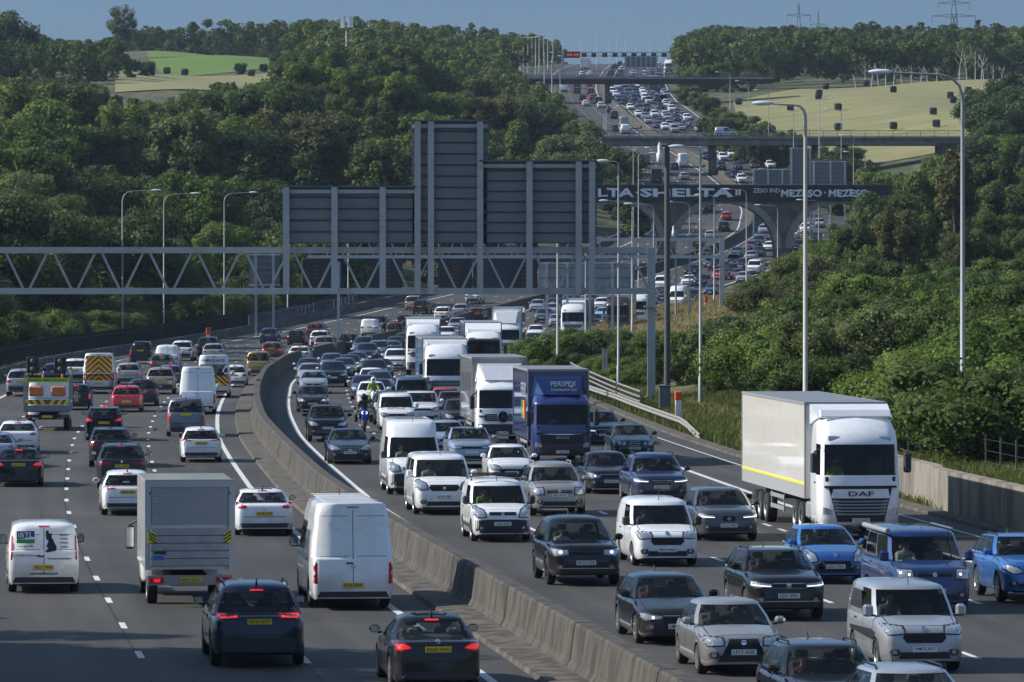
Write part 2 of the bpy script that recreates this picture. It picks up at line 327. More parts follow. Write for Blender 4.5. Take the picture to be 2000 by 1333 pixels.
# ---- middle barrier
prof = [(0, .13), (.10, .30), (.20, 1.00), (.24, 1.06), (.56, 1.06), (.60, 1.00), (.70, .30), (.80, .05), (.80, -.02)]
br = ribbon('concrete_barrier', prof, 40, 1950, 3, conc)
tag(br, 'long grey brown concrete barrier curving between the two carriageways', 'barrier')
for Y in np.arange(60, 420, 12.2):
    z = zr(Y); X = xm(Y); MB().add([(X + t - .006, Y + dy, z + zz) for dy in (-.05, .05) for t, zz in prof[:6]], [(k, k + 1, k + 7, k + 6) for k in range(5)], M('black')).build('joint', br)
# ---- left edge: low wall, palisade fence, tube railing
lw = ribbon('roadside_wall', [(-18.5, 0), (-18.55, .75), (-18.85, .78), (-18.9, -.1)], 240, 1250, 5, concd); tag(lw, 'low dark concrete wall along the far left edge of the motorway', 'wall')
def place_line(t, Y0, Y1, step):
    Y = Y0
    while Y <= Y1: yield xm(Y) + t, Y, hz(xm(Y) + t, Y); Y += step
def fence(name, t, Y0, Y1, step, h, slats, mat, label, cat, zb=0, rails=(.15, .85), r=.04):
    root = empty(name, (xm(Y0) + t, Y0, hz(xm(Y0) + t, Y0) + zb)); O = Vector(root.location)
    pts = [Vector(p) - O + Vector((0, 0, zb)) for p in place_line(t, Y0, Y1, step)]
    k = 0
    for p in pts[::max(1, len(pts) // 90)]:
        MB().tube([p, p + Vector((0, 0, h))], r * 1.3, mat, 5).build('post', root)
    rm = MB()
    for f in rails: rm.tube([p + Vector((0, 0, h * f)) for p in pts], r, mat, 5)
    rm.build('rail', root)
    if slats:
        sb = MB()
        for a, b in zip(pts[:-1], pts[1:]):
            n = int((b - a).length / slats)
            for i in range(n):
                q = a + (b - a) * (i / n); sb.box((q.x, q.y, q.z + h * .5 + .05), (.07, .02, h), mat)
        sb.build('slats', root)
    return tag(root, label, cat)
fdark = princ('rusty_dark_steel', (.022,.022,.021), .8, noise=(2, (.05,.046,.04), .4, .7))
fence('palisade_fence', -20.2, 330, 640, 2.75, 2.0, .22, fdark, 'dark palisade fence above the wall on the left verge', 'fence', r=.05)
fence('tube_railing', -19.1, 262, 330, 2.5, 1.1, 0, M('galvdark'), 'thin grey tube railing on the left verge beside the weeds', 'railing', rails=(.4, .95), zb=.7, r=.03)
fence('tube_railing', -18.7, 560, 640, 2.5, 1.1, .45, M('galvdark'), 'grey tube railing on top of the far left wall under the signs', 'railing', rails=(.1, .95), zb=.75, r=.05)
# ---- right edge: kerb, retaining wall, crash barrier, post and wire fence
ribbon('right_kerb', lambda Y: [(float(tr(Y)) - .02, 0), (float(tr(Y)), .11), (float(tr(Y)) + .55, .13), (float(tr(Y)) + .6, .02)], 40, 520, 4, kerbm, 'structure', zoff=.004)
rw = ribbon('retaining_wall', lambda Y: [(20.85 + .4 * sst((Y - 178) / 3), -.05), (20.87 + .4 * sst((Y - 178) / 3), 1.45), (21.2 + .4 * sst((Y - 178) / 3), 1.48), (21.25 + .4 * sst((Y - 178) / 3), .2)], 60, 200, 1.6, princ('wall_concrete', (.24,.21,.17), .9, noise=(.9, (.11,.10,.085), .45, .62, (1, 1, .25)), bump=.2))
tag(rw, 'pale streaked concrete retaining wall under the grass bank beside the white lorry', 'wall')
cb = empty('crash_barrier', (xm(230) + 20.9, 230, 0)); O = Vector(cb.location); rail = MB(); pt = []
for Y in np.arange(247, 520, 3.2):
    e = max(0, (255 - Y) / 8); X = xm(Y) + float(tr(Y)) + .75; z = hz(X, Y) + .62 - .5 * e; pt.append(Vector((X, Y, z)) - O)
    if e < .6 and Y < 420: MB().box((X - O.x + .12, Y - O.y, z - O.z - .3), (.08, .1, .9), M('galvdark')).build('post', cb)
vs = []
for p in pt:
    for dx, dz in ((0, -.16), (-.07, -.09), (0, -.02), (0, .02), (-.07, .09), (0, .16), (.03, .16), (.03, -.16)): vs.append(p + Vector((dx, 0, dz)))
rail.add(vs, [(i * 8 + k, i * 8 + (k + 1) % 8, i * 8 + 8 + (k + 1) % 8, i * 8 + 8 + k) for i in range(len(pt) - 1) for k in range(8)], princ('beam_steel', (.26,.25,.225), .55, .2)); rail.build('beam', cb)
tag(cb, 'weathered steel crash barrier with a bent down end on the right verge', 'crash barrier')
pr_ = empty('parapet_railing', (xm(286) + 21.4, 286, hz(xm(286) + 21.4, 286))); O = Vector(pr_.location); st = princ('parapet_grey', (.26,.25,.22), .6)
pts = [Vector((xm(Y) + 21.4, Y, hz(xm(Y) + 21.4, Y) + .35)) - O for Y in np.arange(286, 362, 2.6)]
for f in (.35, .62, .92): MB().tube([p + Vector((0, 0, f)) for p in pts], .055, st, 4, smooth=False).build('rail', pr_)
for p in pts: MB().box((p.x, p.y, p.z + .35), (.09, .09, 1.2), st).build('post', pr_)
tag(pr_, 'squat grey three rail parapet behind the crash barrier on the right', 'railing')
wf = empty('wire_fence', (xm(150) + 24.3, 150, hz(xm(150) + 24.3, 150))); O = Vector(wf.location); pts = []
for Y in np.arange(146, 206, 2.9):
    X = xm(Y) + 24.2; p = Vector((X, Y, hz(X, Y))) - O; pts.append(p)
    MB().box((p.x, p.y, p.z + .65), (.06, .06, 1.35), princ('fence_post', (.16,.15,.13), .9)).build('post', wf)
wm = MB()
for f in (.35, .75, 1.15): wm.tube([p + Vector((0, 0, f)) for p in pts], .005, M('galvdark'), 3)
wm.build('wire', wf); tag(wf, 'post and wire fence along the top of the right retaining wall', 'fence')

# ---------------------------------------------------------------- overhead sign gantry
def gpt(px, py, Y): return P(px, py, Y)
def truss_gantry(name, Y, x0, x1, ytop, ybot, bays, cols, ch, mat, label, dth=.12, colw=.45):
    root = empty(name, ((x1 - 1000) / F * Y, Y, hz((x1 - 1000) / F * Y, Y))); O = Vector(root.location)
    def q(px, py, dy=0): return P(px, py, Y) + Vector((0, dy, 0)) - O
    for py in (ytop, ybot):
        a, b = q(x0, py), q(x1, py); MB().box(((a.x + b.x) / 2, 0, a.z), (b.x - a.x, ch, ch), mat).build('chord', root)
    for i in range(bays):
        xa = x0 + (x1 - x0) * i / bays; xb = x0 + (x1 - x0) * (i + 1) / bays; xc = (xa + xb) / 2
        zc = (ybot, ytop)
        for u, v_ in (((xa, ybot), (xc, ytop)), ((xc, ytop), (xb, ybot))):
            a = q(u[0] + 4 * (1 if u[1] == ybot else 1), u[1]); b = q(v_[0] - 4, v_[1]); MB().tube([a, b], dth, mat, 4, smooth=False).build('brace', root)
    for cx, top in cols:
        a = q(cx, top); X = a.x + O.x; z0 = hz(X, Y) - O.z - .3
        c = MB().box((a.x, 0, (a.z + z0) / 2), (colw, colw * 1.1, a.z - z0), mat); c.box((a.x, 0, a.z - (a.z - z0) * .37), (colw * 1.9, colw * 1.9, .12), mat); c.box((a.x, 0, z0 + .5), (colw * 1.7, colw * 1.7, .25), mat); c.build('column', root)
    tag(root, label, 'gantry'); return root, q
galv = princ('gantry_grey', (.43,.43,.41), .6, .1, noise=(.7, (.31,.31,.30), .45, .75)); galv2 = princ('gantry_pale', (.50,.52,.52), .6, noise=(.7, (.38,.40,.40), .4, .75))
panelm = princ('sign_back', (.195,.205,.20), .6, .1, noise=(.5, (.155,.165,.162), .35, .7, (1, 1, .4)))
def sign_back(root, q, x0, x1, y0, y1, ribs, posts=(), postbot=None, pw=.36, dy=-.55, name='sign_panel', rib=True):
    a, b = q(x0, y0), q(x1, y1); s = MB(); h = a.z - b.z; n = max(2, ribs); 
    s.box(((a.x + b.x) / 2, dy + .25, (a.z + b.z) / 2), (b.x - a.x, .06, h), panelm)
    for i in range(n):
        zt_ = a.z - h * i / n; s.box(((a.x + b.x) / 2, dy + .19, zt_ - h / n * .5), (b.x - a.x - .06, .06, h / n * .86), panelm)
        s.box(((a.x + b.x) / 2, dy + .14, zt_ - h / n + .03), (b.x - a.x, .09, .055), princ('rib_dark', (.06,.065,.066), .7))
    s.box(((a.x + b.x) / 2, dy + .02, a.z - .03), (b.x - a.x + .1, .5, .09), galvd); s.box(((a.x + b.x) / 2, dy + .02, a.z - .32), (b.x - a.x, .14, .22), galv)
    p = s.build(name, root)
    for px in posts:
        u, v_ = q(px, y0 + 2), q(px, postbot); MB().box((u.x, dy - .12, (u.z + v_.z) / 2), (pw, .22, u.z - v_.z), galv).build('sign_post', root)
    return p
galvd = princ('gantry_dark', (.10,.125,.135), .6)
G1, q = truss_gantry('sign_gantry', 306, -230, 1272, 489, 569, 16, [(1272, 484)], .36, galv, 'long grey lattice gantry carrying blank backed signs over both carriageways', .09, .46)
sign_back(G1, q, 552, 812, 364, 476, 5, (560, 654, 748), 574)
sign_back(G1, q, 805, 952, 236, 476, 11, (816, 842, 938), 574)
sign_back(G1, q, 938, 1165, 314, 476, 8, (1034, 1130, 1156), 574)
# gantry behind it with lamp boxes seen from the back
G2, q = truss_gantry('signal_gantry', 560, 600, 1410, 468, 502, 18, [(1410, 464)], .34, galv2, 'thinner pale lattice gantry beyond the big signs, with black lane signals', .07, .5)
for x0, x1 in ((589, 645), (725, 786), (856, 922), (1000, 1050)):
    a, b = q(x0, 505), q(x1, 564); s = MB(); s.box(((a.x + b.x) / 2, 0, (a.z + b.z) / 2), (b.x - a.x, .5, a.z - b.z), M('black'), bev=.12)
    for i in range(7): s.box(((a.x + b.x) / 2, -.3, b.z + (a.z - b.z) * (i + .6) / 7.5), ((b.x - a.x) * .2, .08, .06), M('galvdark'))
    s.build('lane_signal', G2)
a, b = q(924, 500), q(1050, 568); MB().box(((a.x + b.x) / 2, .3, (a.z + b.z) / 2), (b.x - a.x, .6, a.z - b.z), princ('matrix_housing', (.022,.03,.037), .6)).build('message_sign', G2)
def post_sign(name, Y, x0, x1, y0, y1, ribs, posts, label, fr=True, mat=None):
    X = (x0 + x1 - 2000) / 2 / F * Y; root = empty(name, (X, Y, hz(X, Y))); O = Vector(root.location)
    def q(px, py): return P(px, py, Y) - O
    a, b = q(x0, y0), q(x1, y1); s = MB(); s.box(((a.x + b.x) / 2, 0, (a.z + b.z) / 2), (b.x - a.x, .08, a.z - b.z), mat or panelm)
    for i in range(ribs): s.box(((a.x + b.x) / 2, -.07, b.z + (a.z - b.z) * (i + .5) / ribs), (b.x - a.x - .1, .06, .07), galvd)
    s.build('sign_panel', root)
    if fr:
        f = MB(); f.box(((a.x + b.x) / 2, -.05, a.z), (b.x - a.x + .1, .2, .16), galv2); f.box(((a.x + b.x) / 2, -.05, b.z), (b.x - a.x + .1, .2, .16), galv2); f.build('frame', root)
    for px in posts:
        u = q(px, y0); z0 = hz(u.x + O.x, Y) - O.z - .2; MB().box((u.x, -.2, (u.z + z0) / 2), (.26, .2, u.z - z0), galv2).build('post', root)
    return tag(root, label, 'sign')
post_sign('road_sign', 520, 1052, 1240, 514, 572, 3, (1068, 1108, 1152, 1196, 1233), 'pale framed back of a wide sign on five posts below the second gantry', mat=princ('pale_panel', (.26,.29,.31), .6))
post_sign('road_sign', 540, 486, 546, 498, 557, 5, (500, 534), 'small dark grey back of a sign among the trees left of the big gantry')
bs = post_sign('road_sign', 520, 657, 666, 512, 558, 0, (661,), 'narrow bright blue sign edge seen through the lattice gantry', fr=False, mat=M('bluesign'))
s3 = post_sign('road_sign', 830, 1470, 1543, 332, 361, 4, (1472, 1500, 1528), 'low grey blue sign back left of the tall panel above the arched bridge')
post_sign('road_sign', 832, 1543, 1586, 290, 361, 9, (1546, 1582), 'tall grey blue sign back rising above the arched bridge')
post_sign('road_sign', 831, 1586, 1654, 316, 361, 5, (1590, 1622, 1650), 'low grey blue sign back right of the tall panel above the arched bridge')

# ---------------------------------------------------------------- bridges
brick = princ('bridge_brick', (.155,.125,.105), .9, noise=(.45, (.085,.070,.060), .42, .62, (1, 1, 1.6)), bump=.3)
brickd = princ('parapet_brick', (.022,.022,.022), .85, noise=(.6, (.040,.038,.036), .42, .65))
YA = 760
def arched_bridge():
    root = empty('arched_viaduct', ((1303 - 1000) / F * YA, YA, zr(YA))); O = Vector(root.location)
    def q(px, py): v = P(px, py, YA) - O; return v.x, v.z
    depth = 7.0; spring = 560; top = 391
    cols = [1110, 1303, 1530, 1757]; half = [16, 16, 18, 18]
    arcs = [(1110, 1303), (1303, 1530), (1530, 1757)]
    wall = MB(); ring = MB(); n = 24
    zt_ = q(0, top)[1]; zb_ = q(0, 640)[1]
    outline = []
    for k, (ca, cb_) in enumerate([(905, 1110)] + arcs):
        xa, xb = q(ca + 17, 0)[0], q(cb_ - 17, 0)[0]; cx = (xa + xb) / 2; r = (xb - xa) / 2; zc = q(0, 397)[1] - r * .92
        P_ = [(xa, zb_)] + [(cx - r * math.cos(math.pi * i / n), zc + r * .92 * math.sin(math.pi * i / n)) for i in range(n + 1)] + [(xb, zb_)]
        full = [(xa, zb_ ), ] 
        # spandrel faces: from arch line up to the deck line
        for y_, rev in ((0, False), (depth, True)):
            vs = [(x, y_, z) for x, z in P_[1:-1]] + [(x, y_, zt_) for x, z in P_[1:-1]]; m = n + 1
            fs = [(i, i + 1, m + i + 1, m + i) for i in range(n)]; wall.add(vs, [f[::-1] for f in fs] if rev else fs, brick)
        vs = [(x, y_, z) for y_ in (0, depth) for x, z in P_]; m = len(P_)
        wall.add(vs, [(i, m + i, m + i + 1, i + 1) for i in range(m - 1)], brick)
        vs = []
        for i in range(n + 1):
            a_ = math.pi * i / n
            for rr in (r, r + 1.0): vs.append((cx - rr * math.cos(a_), -.12, zc + rr * .92 * math.sin(a_)))
        vs += [(x, 0.02, z) for x, _, z in vs]; m = 2 * (n + 1)
        fs = [(2 * i, 2 * i + 1, 2 * i + 3, 2 * i + 2) for i in range(n)] + [(2 * i, 2 * i + 2, m + 2 * i + 2, m + 2 * i) for i in range(n)] + [(2 * i + 1, m + 2 * i + 1, m + 2 * i + 3, 2 * i + 3) for i in range(n)]
        ring.add(vs, fs, princ('arch_ring', (.30,.27,.235), .9, noise=(1, (.20,.18,.16), .4, .65)))
    wall.build('arches', root); ring.build('arch_ring', root)
    for c, pxs in ((905, 17), (1110, 17), (1303, 17), (1530, 17), (1757, 17)):
        xa, xb = q(c - 17, 0)[0], q(c + 17, 0)[0]; r = (q(200, 0)[0] - q(0, 0)[0]) / 2
        p = MB().box(((xa + xb) / 2, depth / 2, (q(0, 500)[1] + zb_) / 2 - 1), (xb - xa, depth, q(0, 500)[1] - zb_ + 2), brick); p.box(((xa + xb) / 2, depth / 2, (q(0, 391)[1] + q(0, 520)[1]) / 2), (xb - xa - .02, depth - .02, q(0, 391)[1] - q(0, 520)[1]), brick)
        p.build('pier', root)
    xa, xb = q(880, 0)[0], q(1790, 0)[0]
    pp = MB().box(((xa + xb) / 2, depth / 2, q(0, 376)[1]), (xb - xa, depth + .5, q(0, 363)[1] - q(0, 389)[1]), brickd)
    pp.box(((xa + xb) / 2, depth / 2, q(0, 391)[1]), (xb - xa, depth + .9, .35), brickd); pp.box(((xa + xb) / 2, depth / 2, q(0, 362)[1]), (xb - xa, depth + .8, .16), brick); pa = pp.build('parapet', root)
    MB().box(((xa + xb) / 2, .1, q(0, 356)[1]), (xb - xa, .06, .05), M('galvdark')).build('rail', root)
    y_ = -.30; z_ = q(0, 376.5)[1]; h = q(0, 368)[1] - q(0, 385)[1]
    for s, x0, x1, hh in (('SHELTA', 1030, 1155, 1), ('LTA', 1168, 1238, 1), ('SHELTA', 1250, 1432, 1), ('II', 1436, 1447, .7)):
        text('graffiti', s, M('graffiti'), h * hh, (q((x0 + x1) / 2, 0)[0], y_, z_), 'south', root, width=q(x1, 0)[0] - q(x0, 0)[0], bold=.05)
    for px in (1244, 1161): MB().box((q(px, 0)[0], y_, z_), (.25, .02, .25), M('graffiti')).build('graffiti', root)
    text('graffiti', 'ZESO IND', M('graffiti'), h * .5, (q(1497, 0)[0], y_, z_ + .3), 'south', root, width=q(1524, 0)[0] - q(1472, 0)[0])
    for x0, x1 in ((1525, 1605), (1618, 1697)): text('graffiti', 'MEZESO', M('graffiti'), h * .85, (q((x0 + x1) / 2, 0)[0], y_, z_ - .1), 'south', root, width=q(x1, 0)[0] - q(x0, 0)[0], bold=.05)
    MB().box((q(1611, 0)[0], y_, z_), (.22, .02, .22), M('graffiti')).build('graffiti', root)
    tag(root, 'dark brick arched viaduct over the motorway with white graffiti lettering', 'bridge')
arched_bridge()
def flat_bridge(name, Y, x0, x1, yrail, ytop, ybot, piers, label, mat, abut=None):
    X = (x0 + x1 - 2000) / 2 / F * Y; root = empty(name, (X, Y, hz(X, Y))); O = Vector(root.location)
    def q(px, py): v = P(px, py, Y) - O; return v.x, v.z
    xa, xb = q(x0, 0)[0], q(x1, 0)[0]; dm = princ('deck_face', (.30,.285,.255), .85, noise=(.5, (.18,.17,.15), .4, .65, (1, 1, .5)))
    d = MB().box(((xa + xb) / 2, 4, (q(0, ytop)[1] + q(0, ybot)[1]) / 2), (xb - xa, 8, q(0, ytop)[1] - q(0, ybot)[1]), mat); d.box(((xa + xb) / 2, 4, q(0, ytop)[1]), (xb - xa, 9.0, .45), dm); d.build('deck', root)
    rl = MB(); h = q(0, yrail)[1] - q(0, ytop)[1]; z0 = q(0, ytop)[1]
    for f in (.35, .65, 1): rl.box(((xa + xb) / 2, -.3, z0 + h * f), (xb - xa, .08, .07 if f < 1 else .12), M('galvdark'))
    n = int((xb - xa) / 2.6)
    for i in range(n + 1): rl.box((xa + (xb - xa) * i / n, -.3, z0 + h / 2), (.08, .08, h), M('galvdark'))
    rl.build('railing', root)
    for px, wd in piers:
        x = q(px, 0)[0]; zg = hz(x + O.x, Y) - O.z - 1; MB().box((x, 4, (q(0, ybot)[1] + zg) / 2), (wd, 6, q(0, ybot)[1] - zg), concd).build('pier', root)
    if abut:
        a, b = q(abut[0], 0)[0], q(abut[1], 0)[0]; MB().box(((a + b) / 2, 3.6, q(0, ybot)[1] - 1.2), (b - a, 7.6, 3.2), conc).build('abutment', root)
    tag(root, label, 'bridge')
flat_bridge('flyover', 985, 1175, 1960, 256, 269, 284, [(1393, 1.3), (1183, 1.6), (1650, 1.3)], 'slim concrete road bridge with railings beyond the arched viaduct', princ('deck_concrete', (.24,.225,.20), .9, noise=(.5, (.14,.13,.115), .4, .65)), abut=(1832, 1880))
fb = 1240
flat_bridge('footbridge', fb, 950, 1510, 147, 153, 163, [(1187, 1.1)], 'dark thin bridge crossing near the top of the hill', princ('dark_deck', (.03,.03,.033), .8))
G3, q3 = truss_gantry('signal_gantry', 1330, 1028, 1330, 136, 151, 17, [(1028, 133), (1330, 133)], .3, galv2, 'long pale lattice gantry just above the highest dark bridge', .09, .5)
G4, q4 = truss_gantry('signal_gantry', 1560, 1098, 1312, 102.5, 110, 22, [(1098, 101), (1312, 101)], .22, galv2, 'highest gantry against the sky with a red lit message sign', .06, .5)
for px in (1141, 1160, 1181, 1201, 1219, 1238, 1257, 1277, 1297):
    a = q4(px, 108); MB().box((a.x, -.4, a.z), (1.5, .4, 1.2), M('black')).build('lane_signal', G4)
a = q4(1118, 107.5); MB().box((a.x, -.4, a.z), (4.6, .5, 1.9), M('black')).build('message_sign', G4)
text('message', '50', LITM, .75, (a.x - .9, -.68, a.z), 'south', G4, width=1.6); text('message', '50', LITM, .75, (a.x + 1.1, -.68, a.z), 'south', G4, width=1.6)
post_sign('road_sign', 1450, 1220, 1284, 111, 132, 2, tuple(range(1222, 1285, 10)), 'wide grey sign back with eight posts under the highest gantry')

# ---------------------------------------------------------------- lamp posts and other street furniture
LAMPS = {}
def lamp_post(px, Y, ytop, head_px, mat='polegrey', r=.11, label='', hl=.9, group='lamp posts along the motorway', fix=None):
    top = P(px, ytop, Y); X = top.x; z0 = hz(X, Y); H = top.z - z0; arm = (head_px - px) / F * Y
    root = empty('lamp_post', (X, Y, z0)); s = 1 if arm > 0 else -1; c = min(.9, abs(arm) * .3)
    pts = [(0, 0, -.2), (0, 0, 1.6), (0, 0, 1.65), (0, 0, H - c)] + [(s * c * (1 - math.cos(t)), 0, H - c + c * math.sin(t)) for t in (R(30), R(60), R(90))] + [(arm, 0, H + abs(arm) * .03)]
    r *= .8; rs = [r * 1.5, r * 1.5, r * 1.1, r * .75, r * .6, r * .5, r * .42, r * .34]
    MB().tube(pts, rs, M(mat), 7).build('pole', root)
    h = MB(); h.lathe([(-.5 * hl, .02), (-.42 * hl, .06), (-.1 * hl, .105), (.3 * hl, .09), (.5 * hl, .04), (.52 * hl, .01)], M('lamphead'), 8, 'x', (arm + s * .25, 0, H + abs(arm) * .03 + .02)); h.build('lamp_head', root)
    tag(root, label, 'lamp post', group); return root
for px, Y, yt, hp, mt, r, lb in (
    (1880, 196, 146, 1732, 'polegrey', .115, 'tallest lamp post, rising from the bank above the retaining wall at the far right'),
    (1573, 228, 205, 1500, 'polelight', .13, 'cream lamp post rising behind the white articulated lorry trailer'),
    (1368, 291, 288, 1330, 'polegrey', .10, 'lamp post on the verge just right of the dark camera mast'),
    (1208, 330, 316, 1184, 'polegrey', .10, 'lamp post left of the gantry column with its head above the graffiti'),
    (1089, 372, 420, 1060, 'polelight', .10, 'pale lamp post just right of the blue lorry, its head behind the sign panels'),
    (239, 490, 374, 300, 'polegrey', .10, 'leftmost of the three lamp posts in front of the left woods'),
    (320, 510, 380, 376, 'polegrey', .10, 'middle one of the three lamp posts in front of the left woods'),
    (438, 560, 378, 490, 'polegrey', .10, 'right one of the three lamp posts in front of the left woods'),
    (562, 600, 388, 610, 'polegrey', .10, 'lamp post behind the left end of the big sign panels'),
    (680, 640, 396, 725, 'polegrey', .10, 'lamp post behind the big gantry beside the narrow blue sign'),
    (1144, 440, 470, 1120, 'polegrey', .10, 'lamp post seen below the sign panels beside the far white lorry'),
    (1277, 480, 400, 1233, 'polegrey', .11, 'lamp post with bent arm in front of the left arch of the viaduct'),
    (1235, 500, 394, 1184, 'polegrey', .11, 'lamp post just left of the gantry column with its head under the graffiti'),
    (1347, 560, 396, 1311, 'polegrey', .11, 'lamp post in front of the middle arch, first right of the camera mast'),
    (1395, 600, 382, 1368, 'polegrey', .11, 'lamp post in front of the middle arch, its arm touching the graffiti band'),
    (1458, 640, 371, 1424, 'polegrey', .11, 'lamp post in front of the right half of the middle arch'),
    (1519, 690, 402, 1484, 'polegrey', .11, 'lamp post standing right in front of the viaduct pier'),
    (1599, 720, 392, 1565, 'polegrey', .11, 'lamp post before the right arch beside the bushes'),
    (1667, 830, 265, 1648, 'polegrey', .10, 'lamp post rising beside the low right hand sign back'),
    (1690, 860, 298, 1655, 'polegrey', .10, 'lamp post right of the sign backs over the bushes'),
    (1643, 880, 214, 1618, 'polegrey', .10, 'lamp post in front of the straw field with its head over the grass'),
    (1600, 920, 192, 1622, 'polegrey', .10, 'lamp post in front of the straw field with its arm to the right'),
    (1550, 970, 207, 1525, 'polegrey', .10, 'lamp post at the lower left part of the straw field'),
    (1501, 1020, 177, 1479, 'polegrey', .10, 'lamp post at the left corner of the straw field'),
    (1462, 1080, 159, 1442, 'polegrey', .10, 'lamp post right of the hill road below the dark thin bridge'),
    (1426, 1150, 142, 1403, 'polegrey', .10, 'lamp post nearest to the right end of the dark thin bridge'),
    (1247, 700, 300, 1270, 'polegrey', .10, 'lamp post standing above the left part of the viaduct'),
    (1237, 780, 290, 1262, 'polegrey', .10, 'lamp post above the viaduct beside the left woods'),
    (1184, 1000, 208, 1205, 'polegrey', .11, 'lamp post at the left edge of the hill road beside the slim bridge'),
    (1180, 1060, 212, 1200, 'polegrey', .10, 'thin lamp post left of the hill road above the slim bridge'),
    (1241, 1010, 262, 1262, 'polegrey', .10, 'lamp post in front of the slim bridge on the left carriageway side'),
    (1094, 1150, 122, 1080, 'polegrey', .12, 'lamp post left of the hill road, reaching over the dark thin bridge'),
    (1078, 1170, 110, 1090, 'polegrey', .12, 'lamp post crossing the left half of the dark thin bridge'),
    (1063, 1200, 103, 1075, 'polegrey', .12, 'lamp post left of two others across the dark thin bridge')):
    lamp_post(px, Y, yt, hp, mt, r, lb)
for i, (px, yt) in enumerate(((1016, 74), (1022, 74), (1031, 74), (1039, 73), (1046, 70), (1053, 69), (1062, 69), (1070, 68), (1080, 67), (1099, 66), (1135, 66), (1166, 67), (1190, 66.5), (1205, 67), (1222, 71), (1243, 75), (1270, 78), (1290, 80), (1312, 70), (1318, 73), (1324, 71), (1330, 76), (1338, 92), (1344, 84), (1352, 100), (1376, 115))):
    lamp_post(px, 1420 + 22 * i if i < 18 else 1900 - 60 * (i - 18), yt, px + (8 if i < 18 else -8), 'polegrey', .13, 'distant lamp post on the skyline where the motorway crosses the hill', 1.3, 'distant lamp posts on the skyline')
def camera_mast(px, Y, ytop, label, r=.20, big=True):
    top = P(px, ytop, Y); z0 = hz(top.x, Y); H = top.z - z0; root = empty('camera_mast', (top.x, Y, z0))
    MB().tube([(0, 0, -.3), (0, 0, H * .5), (0, 0, H)], [r, r * .9, r * .8], M('mast' if big else 'polegrey'), 8).build('pole', root)
    c = MB(); c.box((0, 0, H + .08), (r * 3.2, r * 3.2, .16), M('galvdark')); c.lathe([(H - .9, .02), (H - .85, .16), (H - .35, .17), (H - .3, .1), (H + .1, .1), (H + .3, .02)], M('whiteplastic'), 10, 'z', (-r * 2.2, -.1, 0)); c.box((-r * 1.2, -.1, H + .15), (r * 2.6, .1, .1), M('white')); c.build('camera', root)
    return tag(root, label, 'mast')
camera_mast(1303, 300, 288, 'thick dark mast with a white traffic camera beside the gantry column'); camera_mast(1320, 560, 446, 'thin mast with a small camera in front of the middle arch', .12, False)
def phone(px, Y, label, h=1.5):
    X = (px - 1000) / F * Y; root = empty('emergency_phone', (X, Y, hz(X, Y))); MB().box((0, 0, .45), (.34, .3, .95), M('whiteplastic'), bev=.03).build('post', root)
    b = MB().box((0, 0, 1.25), (.46, .4, .65), M('orange'), bev=.06); b.box((0, 0, 1.6), (.5, .44, .06), M('orange')); b.build('housing', root); return tag(root, label, 'emergency phone')
phone(407, 508, 'orange emergency phone by the dark fence on the left verge'); phone(1379, 600, 'orange emergency phone on the dry grass of the far right verge')
X = (1325 - 1000) / F * 272; ph = empty('emergency_phone', (X, 272, hz(X, 272))); MB().box((0, 0, .55), (.34, .34, 1.2), M('whiteplastic'), bev=.03).build('post', ph); MB().box((0, 0, 1.35), (.4, .36, .5), M('orange'), bev=.05).build('housing', ph); MB().box((-.19, 0, .6), (.03, .3, .6), M('orange')).build('stripe', ph); tag(ph, 'white and orange emergency phone post beside the grey cabinet on the right verge', 'emergency phone')
X = (1298 - 1000) / F * 285; cbx = MB(); cbx.box((0, 0, .75), (.62, .5, 1.5), princ('cabinet_grey', (.10,.115,.125), .6), bev=.03); cbx.box((0, 0, 1.53), (.7, .58, .06), M('galvdark')); cbx.box((0, -.26, .75), (.5, .02, 1.3), princ('cabinet_door', (.12,.135,.145), .6)); co = cbx.build('control_cabinet', None, (X, 285, hz(X, 285))); tag(co, 'grey metal control cabinet at the foot of the dark mast', 'cabinet')
for px, h in ((1178, 1.6), (1184, 1.5)):
    X = (px - 1000) / F * 345; m_ = MB().box((0, 0, h / 2), (.16, .12, h), M('polelight')); m_.box((0, 0, h), (.2, .16, .05), M('polelight')); tag(m_.build('marker_post', None, (X, 345, hz(X, 345) + .8)), 'short pale marker post behind the parapet beside the blue lorry', 'marker post', 'marker posts behind the parapet')
